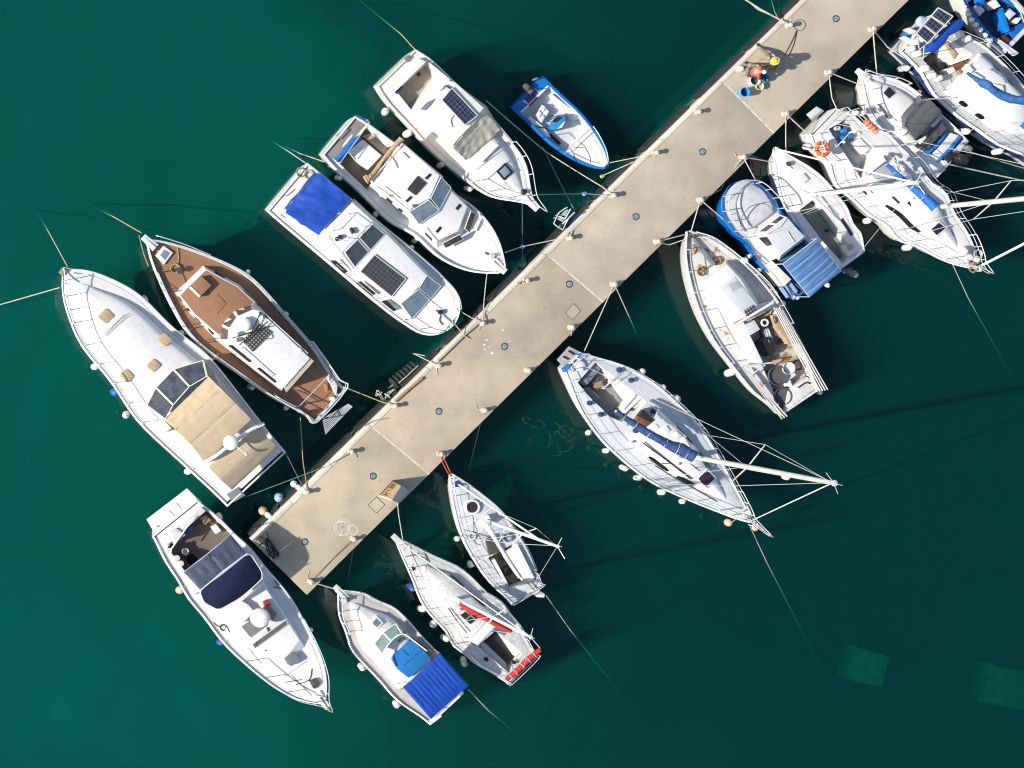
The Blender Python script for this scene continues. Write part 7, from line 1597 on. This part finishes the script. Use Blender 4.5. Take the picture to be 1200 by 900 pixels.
c = W(866.5, 81, PZ); bm = NB(); add_loft(bm, [Vector((x, y, .003)) for x, y in rc([(-.15, -.11), (.14, -.12), (.15, .12), (-.14, .13)], .3)], [Vector((x, y, .16)) for x, y in rc([(-.13, -.09), (.12, -.10), (.13, .10), (-.12, .11)], .3)], .04, 3); o = bm_obj('bag', bm, CUSH); o.location = c; tag(o, 'crumpled white bag on the pier behind the red shirted person', 'bag')
c = W(913.5, 67.5, PZ + .0); bm = NB(); add_loft(bm, [Vector((x, y, .003)) for x, y in ((-.16, -.10), (.06, -.08), (.16, .12), (-.05, .08))], [Vector((x, y, .02)) for x, y in ((-.16, -.10), (.06, -.08), (.16, .12), (-.05, .08))], .004); o = bm_obj('cloth', bm, mat('pale cloth', (.55, .50, .45), .9, var=.2)); o.location = c; tag(o, 'small pale cloth lying on the pier in the people\'s shadow', 'cloth')

# ------------------------------------------------------------------ people
def skin_body(name, J, E, parent, m, root='pelvis', sub=2):
    names = list(J); idx = {n: i for i, n in enumerate(names)}
    me = bpy.data.meshes.new(name); me.from_pydata([J[n][:3] for n in names], [(idx[a], idx[b]) for a, b in E], [])
    o = bpy.data.objects.new(name, me); COL.objects.link(o); o.parent = parent
    md = o.modifiers.new('skin', 'SKIN'); md.use_smooth_shade = True
    for n in names:
        sv = me.skin_vertices[0].data[idx[n]]; r = J[n][3]; sv.radius = (r, r) if not isinstance(r, tuple) else r; sv.use_root = (n == root)
    o.modifiers.new('sub', 'SUBSURF').render_levels = sub
    me.materials.append(m); return o
def finger_set(J, E, pre, wrist, palm, d, side, up):
    """five bent fingers leaving the palm"""
    d = Vector(d).normalized(); side = Vector(side).normalized(); up = Vector(up).normalized(); p = Vector(palm)
    for k, (o, l) in enumerate(((-.030, .062), (-.011, .074), (.011, .070), (.030, .056))):
        a = p + side * o; J[f'{pre}f{k}a'] = (*a, .010); b = a + d * l * .55 - up * .008; J[f'{pre}f{k}b'] = (*b, .009); c = b + d * l * .4 - up * .03; J[f'{pre}f{k}c'] = (*c, .0075)
        E += [(f'{pre}palm', f'{pre}f{k}a'), (f'{pre}f{k}a', f'{pre}f{k}b'), (f'{pre}f{k}b', f'{pre}f{k}c')]
    w_ = Vector(wrist); a = w_.lerp(p, .45) + side * -.035; b = a + d * .035 + side * -.028; c = b + d * .03 - up * .01
    J[pre + 'ta'] = (*a, .012); J[pre + 'tb'] = (*b, .011); J[pre + 'tc'] = (*c, .009); E += [(pre + 'palm', pre + 'ta'), (pre + 'ta', pre + 'tb'), (pre + 'tb', pre + 'tc')]
UP = .20
def person(label, loc, rz, shirt, trousers, shoe, legs, arms, lean, head, hair, hatm=None, seat=None, sleeve=True, seatm=None):
    """seated figure; local +x is where it faces; legs/arms give knee/foot and elbow/hand positions for left and right"""
    e = empty('person', loc, rz, label, 'person'); sh = .24 + UP; head = (head[0], head[1], head[2] + UP); legs = {k: ((v[0][0], v[0][1], v[0][2] + UP * .8), v[1]) for k, v in legs.items()}; arms = {k: tuple((q[0], q[1], q[2] + UP) for q in v) for k, v in arms.items()}
    pel = Vector((0, 0, sh + .10)); chest = pel + Vector((lean * .55, 0, .30)); neck = pel + Vector((lean, 0, .46)); hd = Vector(head)
    J = {'pelvis': (*pel, (.15, .12)), 'waist': (*(pel.lerp(chest, .5)), (.14, .115)), 'chest': (*chest, (.165, .125)), 'neck0': (*neck, (.08, .07)), 'neck': (*(neck.lerp(hd, .35)), .055)}
    E = [('pelvis', 'waist'), ('waist', 'chest'), ('chest', 'neck0'), ('neck0', 'neck')]
    for sd, k in ((1, 'l'), (-1, 'r')):
        kn, ft = legs[k]; J[k + 'hip'] = (pel.x + .04, sd * .10, pel.z - .02, .095); J[k + 'knee'] = (*kn, .065); J[k + 'calf'] = (*(Vector(kn).lerp(Vector(ft), .4)), .058); J[k + 'ank'] = (*ft, .04)
        J[k + 'toe'] = (*(Vector(ft) + (Vector((ft[0] - kn[0], ft[1] - kn[1], 0)).normalized() * .13) + Vector((0, 0, -.01))), .04)
        E += [('pelvis', k + 'hip'), (k + 'hip', k + 'knee'), (k + 'knee', k + 'calf'), (k + 'calf', k + 'ank'), (k + 'ank', k + 'toe')]
        el, ha = arms[k]; s0 = neck + Vector((-.02, sd * .18, -.06)); J[k + 'sho'] = (*s0, .062); J[k + 'elb'] = (*el, .045); w_ = Vector(el).lerp(Vector(ha), .82); J[k + 'wri'] = (*w_, .028); J[k + 'palm'] = (*ha, (.036, .018))
        E += [('chest', k + 'sho'), (k + 'sho', k + 'elb'), (k + 'elb', k + 'wri'), (k + 'wri', k + 'palm')]
        d = (Vector(ha) - Vector(el)).normalized(); up = Vector((0, 0, 1)); side = d.cross(up) * (-sd if True else 1); finger_set(J, E, k, w_, Vector(ha) + d * .03, d, side, up)
    body = skin_body('body', J, E, e, SKIN)
    # clothing: slightly larger shells over torso, upper arms and legs
    T = {n: J[n] for n in ('pelvis', 'waist', 'chest', 'neck0')}; T = {n: (*v[:3], (v[3][0] * 1.12, v[3][1] * 1.14)) for n, v in T.items()}; TE = [('pelvis', 'waist'), ('waist', 'chest'), ('chest', 'neck0')]
    for k in 'lr':
        a, b = Vector(J[k + 'sho'][:3]), Vector(J[k + 'elb'][:3]); T[k + 's'] = (*a, .078); T[k + 'm'] = (*a.lerp(b, .75 if sleeve else .5), .064); TE += [('chest', k + 's'), (k + 's', k + 'm')]
    skin_body('shirt', T, TE, e, shirt)
    T = {'pelvis': (*J['pelvis'][:3], (.162, .135))}; TE = []
    for k in 'lr':
        for n, r in (('hip', .112), ('knee', .085), ('calf', .074)): T[k + n] = (*J[k + n][:3], r)
        a = Vector(J[k + 'calf'][:3]).lerp(Vector(J[k + 'ank'][:3]), .75); T[k + 'hem'] = (*a, .062); TE += [('pelvis', k + 'hip'), (k + 'hip', k + 'knee'), (k + 'knee', k + 'calf'), (k + 'calf', k + 'hem')]
    skin_body('trousers', T, TE, e, trousers)
    for k in 'lr':
        a, t = Vector(J[k + 'ank'][:3]), Vector(J[k + 'toe'][:3]); d = (t - a).normalized()
        skin_body('shoe', {'h': (*(a - d * .05), .046), 'pelvis': (*(a + d * .03 + Vector((0, 0, -.005))), .052), 't': (*(t + d * .03), .045)}, [('h', 'pelvis'), ('pelvis', 't')], e, shoe)
    # head with features; f is where the face looks
    f = Vector((.75, 0, -.55)).normalized(); bm = NB(); bmesh.ops.create_uvsphere(bm, u_segments=18, v_segments=14, radius=.1)
    for v in bm.verts:
        v.co.x *= .98; v.co.y *= .80; v.co.z *= 1.18
        if v.co.z < -.03: v.co.x += .012; v.co.y *= .86
    q = Vector((1, 0, 0)).rotation_difference(f)
    for v in bm.verts: v.co = q @ v.co
    def at(x, y, z): return q @ Vector((x, y, z))
    add_lathe(bm, at(.098, 0, -.035), [(.016, 0), (.014, .018), (.005, .03)], 8, f)
    for sd in (1, -1): add_lathe(bm, at(-.005, sd * .078, -.01), [(.01, 0), (.03, .008), (.024, .018), (0, .02)], 8, q @ Vector((0, sd, 0)))
    h = bm_obj('head', bm, SKIN, e, 60); h.location = hd
    for sd in (1, -1):
        bm = NB(); add_lathe(bm, at(.086, sd * .032, .012), [(.012, 0), (.009, .008), (0, .011)], 8, f); bm_obj('eye', bm, BLACK, h, 60)
    bm = NB(); add_tube(bm, [at(.086, -.024, -.07), at(.096, 0, -.072), at(.086, .024, -.07)], .006, 5); bm_obj('mouth', bm, mat('lips', (.32, .11, .09), .5), h, 60)
    bm = NB(); bmesh.ops.create_uvsphere(bm, u_segments=18, v_segments=12, radius=.109)
    for v in bm.verts: v.co.y *= .84; v.co.z *= 1.14
    dl_ = [v for v in bm.verts if v.co.z < -.02 + .9 * max(0, v.co.x) or (v.co.x > .045 and v.co.z < .06)]
    bmesh.ops.delete(bm, geom=dl_, context='VERTS')
    for v in bm.verts: v.co = q @ v.co
    bmesh.ops.solidify(bm, geom=bm.faces[:], thickness=.006); bm_obj('hair', bm, hair, h, 60)
    if hatm:
        bm = NB(); ax = q @ Vector((0, 0, 1)); add_lathe(bm, at(0, 0, .035), [(.175, 0), (.178, .006), (.115, .02), (.112, .07), (.09, .10), (0, .112)], 22, ax); bm_obj('hat', bm, hatm, h, 50)
    return e
RED = mat('coral red cloth', (.62, .075, .05), .8, var=.2, vs=6); OLIVE = mat('olive cloth', (.17, .17, .10), .85, var=.25, vs=6); BLK = mat('black cloth', (.02, .02, .022), .85, var=.3); DENIM = mat('dark denim', (.03, .04, .07), .85, var=.3)
WHH = mat('white hair', (.68, .66, .62), .8, var=.2, vs=20); DKH = mat('dark hair', (.03, .022, .016), .7); YEL = mat('yellow straw hat', (.72, .42, .06), .7, var=.2, vs=10); SHOE = mat('dark shoe', (.035, .03, .028), .6)
# red shirt, facing right towards the buckets
p1 = W(873.5, 86.5, PZ); person('white haired person in a coral red shirt sitting on the pier, bent over buckets', p1, rad(-12), RED, DENIM, SHOE,
    {'l': ((.46, .16, .36), (.62, .14, .06)), 'r': ((.46, -.14, .36), (.58, -.10, .06))}, {'l': ((.34, .26, .42), (.55, .14, .34)), 'r': ((.36, -.24, .40), (.56, -.20, .30))}, .18, (.26, 0, .90), WHH)
# black shirt, yellow hat, legs stretched to the left
p2 = W(900.5, 77.5, PZ); person('person in black with a yellow hat sitting on the pier, legs stretched out', p2, rad(165), BLK, OLIVE, SHOE,
    {'l': ((.50, .22, .32), (.86, .14, .06)), 'r': ((.40, -.38, .30), (.62, -.66, .06))}, {'l': ((.36, .30, .44), (.64, .26, .40)), 'r': ((.40, -.16, .44), (.68, -.02, .42))}, .16, (.24, 0, .90), DKH, YEL)
for loc, ang, lab in ((p1, rad(-12), 'low wooden stool under the red shirted person'), (p2, rad(165), 'low wooden stool under the yellow hatted person')):
    e = empty('stool', loc, ang, lab, 'stool'); bm = NB(); add_box(bm, (-.02, 0, .20 + UP), .30, .34, .04); bm_obj('seat', bm, OAK, e)
    for x in (-.13, .09):
        for y in (-.13, .13): bm = NB(); add_tube(bm, [(x, y, .003), (x * .9, y * .9, .19 + UP)], .018, 6); bm_obj('leg', bm, OAK, e)

# rope hoop by the last bollard, pale loops on the water by the yachts
c = W(936.5, 29.5, PZ); e = empty('rope_hoop', c, 0, 'thin grey hoop of rope beside the last left bollard', 'rope'); bm = NB(); add_torus(bm, (0, 0, .02), .23, .014, 28, 5); bm_obj('hoop', bm, GREYU, e, 60)
tube('hoop_dark_line', [Vector((-.1, -.2, .02)), Vector((-.35, -.75, .02)), Vector((-.62, -1.25, .015))], .014, ROPED, e); tube('hoop_dark_line', [Vector((-.1, -.2, .02)), Vector((-.22, -.75, .02)), Vector((-.42, -1.25, .015))], .014, ROPED, e)  # two dark lines running down from the hoop
def loop_marks(name, spots, label, seed):  # broken pale loops drawn just above the water surface
    rnd = random.Random(seed); bm = NB()
    for (px, py, r) in spots:
        c = W(px, py, .006); n_ = 22; ph = [rnd.uniform(0, 6) for _ in range(4)]; sx = rnd.uniform(.7, 1.8); a0 = rnd.uniform(0, 6); span = rnd.uniform(1.6, 4.8); ring = []
        for i in range(n_):
            a = a0 + span * i / (n_ - 1); rr = r * (1 + .25 * math.sin(2 * a + ph[0]) + .15 * math.sin(3 * a + ph[1])); w_ = .010 + .018 * abs(math.sin(a * 1.5 + ph[2]))
            ring.append([bm.verts.new(c + Vector((sx * (rr + d) * math.cos(a), (rr + d) * math.sin(a), 0))) for d in (0, w_)])
        for i in range(n_ - 1): bm.faces.new((ring[i][0], ring[i][1], ring[i + 1][1], ring[i + 1][0]))
    m = mat('pale loop tone', (.020, .055, .05), .6, var=.5, vs=5); o = bm_obj(name, bm, m, None, 0); tag(o, label, 'surface_loop', kind='stuff')
rs = random.Random(8)
loop_marks('surface_loop', [(625, 505, .18), (633, 498, .14), (650, 500, .16), (618, 520, .15), (640, 515, .2), (655, 512, .25), (660, 520, .3), (652, 530, .12), (662, 505, .2), (618, 493, .1)], 'faint pale loops on the water beside the navy-cover yacht', 3)
loop_marks('surface_loop', [(446, 652, .12), (452, 660, .14), (462, 668, .15), (441, 664, .1), (455, 675, .12), (466, 655, .12), (449, 684, .1), (470, 686, .12)], 'faint pale loops on the water beside the red-trimmed sailing boat', 5)

# ------------------------------------------------------------------ mooring lines
def R(name_label, pts, r=.018, m=None, sag=.02): rope('mooring_line', name_label, [W(*p) if isinstance(p, tuple) else p for p in pts], r, m, sag)
R('pale line from the big tan-topped cruiser bow running left out of view', [(70, 337, 1.85), (0, 357, .55), (-60, 372, -.4)], .022, sag=.005)
R('thin line from the big cruiser bow down into the water above it', [(81, 316, 1.9), (56, 270, .0), (40, 243, -2.2)], .018, sag=0)
R('tan line from the trawler bow sinking into the water to the upper left', [(166, 273, 1.6), (133, 254, .0), (105, 240, -1.8)], .022, ROPEY, 0)
R('yellow line hanging beside the trawler bow', [(163, 276, 1.6), (168, 296, .9), (174, 312, 1.5)], .022, ROPEY, .03)
R('line from the blue-tarp cruiser stern into the water', [(361, 193, 1.1), (336, 176, .0), (318, 165, -1.3)], .02, None, 0)
R('line from the timber-cockpit cruiser stern into the water', [(381, 190, 1.2), (352, 180, .0), (335, 172, -1.2)], .02, None, 0)
R('line from the cream-canvas cruiser stern sinking towards the top edge', [(488, 60, 1.1), (470, 40, .0), (415, -5, -1.8)], .022, ROPEY, 0)
R('short line from the small open blue boat bow to the pier', [(713, 191, .8), (748, 184, 1.1), bol('left', 8)], .022)
R('white line with an amber float beside the small open blue boat', [(706, 206, .4), (742, 190, 1.1), bol('left', 8)], .022)
R('long white line passing below the small open blue boat to the pier', [(570, 118, 1.1), (640, 178, .6), (706, 219, 1.0), bol('left', 7)], .024)
R('pale green line branching down towards the gangway', [(636, 172, .5), (672, 244, .5)], .022, ROPEG)
R('blue line with a float from the cream-canvas cruiser bow to the pier', [(632, 228, 1.7), (685, 227, .75), bol('left', 7)], .02, ROPEB, .005)
R('bow line of the timber-cockpit cruiser with a blue float', [(592, 296, 1.5), (612, 289, .95), (650, 281, 1.1), bol('left', 6)], .022, None, .005)
R('thin upright line hanging from the blue float by the pier', [(612, 238, .4), (612, 289, .8), (613, 318, .2)], .012, ROPEB, 0)
R('line from the timber-cockpit cruiser to the pier edge below it', [(571, 318, 1.4), (566, 368, 1.3), bol('left', 4)], .022, None, .02)
R('short upper bow line of the blue-tarp cruiser', [(535, 362, 1.4), (552, 372, 1.25), bol('left', 4)], .022, None, .02)
R('short lower bow line of the blue-tarp cruiser', [(533, 380, 1.4), (545, 394, 1.28), (551, 397, PZ + .03)], .022, None, .01)
R('yellow stern line from the trawler to the pier', [(402, 453, 1.2), (445, 470, 1.15), bol('left', 2)], .024, ROPEY, .01)
R('tan line from the trawler stern down to the pier end', [(352, 489, .9), (355, 540, .9), (360, 572, 1.25), bol('left', 0)], .024, OAK, .01)
R('green line from the big cruiser stern to the pier', [(286, 583, 1.0), (384, 546, 1.2), bol('left', 1)], .018, ROPEG, .01)
R('thin blue line from the big cruiser quarter to the pier', [(335, 531, 1.3), (352, 565, 1.2), bol('left', 0)], .014, ROPEB, .01)
R('white line lying along the pier edge by the trawler stern', [(498, 417, 1.0), (484, 414, .8), (506, 425, 1.25), bol('left', 3)], .02, None, 0)
R('loose line over the pier edge left of the tall joint', [(425, 500, PZ + .03), (438, 493, PZ + .04), (455, 490, PZ + .03)], .022, OAK, 0)
R('bow line of the blue-bimini cuddy boat', [bol('right', 0), (398, 692, 1.5)], .02, None, .01)
R('thin green line from the pier down to the water by the cuddy boat', [bol('right', 1), (412, 655, .5), (407, 684, -.6)], .016, ROPEG, 0)
R('long line stretched along the pier edge to the end bollard', [bol('right', 1, .1), (390, 655, PZ + .03), bol('right', 0, .1)], .012, IRON, 0)
R('teal and white bow line of the red-trimmed sailing boat', [(466, 588, PZ + .1), (467, 602, .9), (472, 632, 1.35)], .024, None, .01)
R('upper red bow line of the grey-decked sailing boat', [bol('right', 2), (522, 541, 1.2), (528, 554, 1.15)], .022, ROPER, .0); R('lower red bow line of the grey-decked sailing boat', [bol('right', 2, .12), (519, 543, 1.1), (526, 556, 1.1)], .022, ROPER, .0)
R('thin line from the pier sinking in front of the yacht', [bol('right', 3), (562, 500, .6), (550, 548, -.5)], .016, None, 0)
R('stern line of the navy-cover yacht', [bol('right', 6), (685, 411, 1.15)], .022, None, .005); R('line from the pier sinking into the dark water beside the navy-cover yacht', [bol('right', 6), (735, 366, .4), (750, 400, -2)], .024, None, 0)
R('short left bow line of the rust-stained boat', [bol('right', 7), (806, 274, 1.3)], .024, None, .01); R('upper bow line of the rust-stained boat', [bol('right', 8), (810, 271, 1.3)], .026, None, .01); R('second left bow line of the rust-stained boat', [bol('right', 7, .1), (784, 287, 1.0), (804, 280, 1.25)], .02, None, .0)
R('line from the pier to the blue pilot boat bow', [bol('right', 8), (848, 257, 1.25)], .022, None, .01); R('line from the pier to the blue pilot boat starboard bow', [bol('right', 9), (886, 212, 1.25)], .022, None, .01)
R('line from the pier to the day sailer stem', [bol('right', 9), (906, 190, 1.1)], .02, None, .01); R('straight line from the pier down to the day sailer bow', [bol('right', 10), (921, 178, 1.1)], .022, None, .01); R('line slung along the pier edge near the pilot boat', [bol('right', 9), (850, 210, 1.0), (845, 222, .9), (825, 232, 1.2)], .022, None, .01)
R('line from the pier to the lifebuoy yacht port quarter', [bol('right', 10), (948, 158, 1.3)], .024, None, .02); R('line from the pier to the lifebuoy yacht starboard quarter', [bol('right', 11), (975, 115, 1.1), (983, 132, 1.3)], .024, None, .02)
R('line from the pier to the charcoal-canopy day cruiser port bow', [bol('right', 11), (1010, 100, 1.3)], .022, None, .02); R('straight line down to the charcoal-canopy day cruiser bow', [bol('right', 12), (1028, 88, 1.35)], .026, None, .01)
R('dark line from the pier to the solar-panel yacht stern', [bol('right', 12), (1040, 55, .9), (1060, 68, 1.2)], .026, None, .02)
R('thick pale line from the top edge to the last left bollard', [(862, -8, .9), (890, 10, 1.15), bol('left', 10)], .03, None, .005); R('knotted pale line beside the last left bollard', [(866, -8, .8), (888, 11, 1.05), (902, 17, 1.25), bol('left', 10)], .022, None, .005)
R('thin line hanging by the pier at the top edge', [(904, 0, -.6), (908, 14, .6), (912, 22, 1.2)], .014, None, 0)
R('anchor line of the navy-cover yacht fading into deep water', [(879, 617, 1.5), (898, 658, .0), (962, 782, -3.0)], .017, None, 0)
R('anchor line of the lifebuoy yacht fading into deep water', [(1116, 309, 1.4), (1135, 350, .0), (1192, 452, -3.0)], .018, None, 0)
R('stern line of the grey-decked sailing boat sinking to the lower right', [(640, 698, .9), (668, 738, .0), (745, 835, -3.0)], .016, None, 0)
R('stern line of the blue-bimini cuddy boat sinking to the right', [(549, 808, .9), (572, 832, .0), (606, 860, -2.0)], .024, None, 0)
R('upper stern line of the charcoal-canopy cruiser running right', [(1137, 178, 1.0), (1210, 200, .3)], .02, None, .01); R('lower stern line of the charcoal-canopy cruiser running right', [(1110, 192, 1.2), (1210, 214, .6)], .03, None, .01)
R('dark line at the solar-panel yacht fenders', [(1205, 118, .5), (1170, 112, .8)], .016, None, 0)
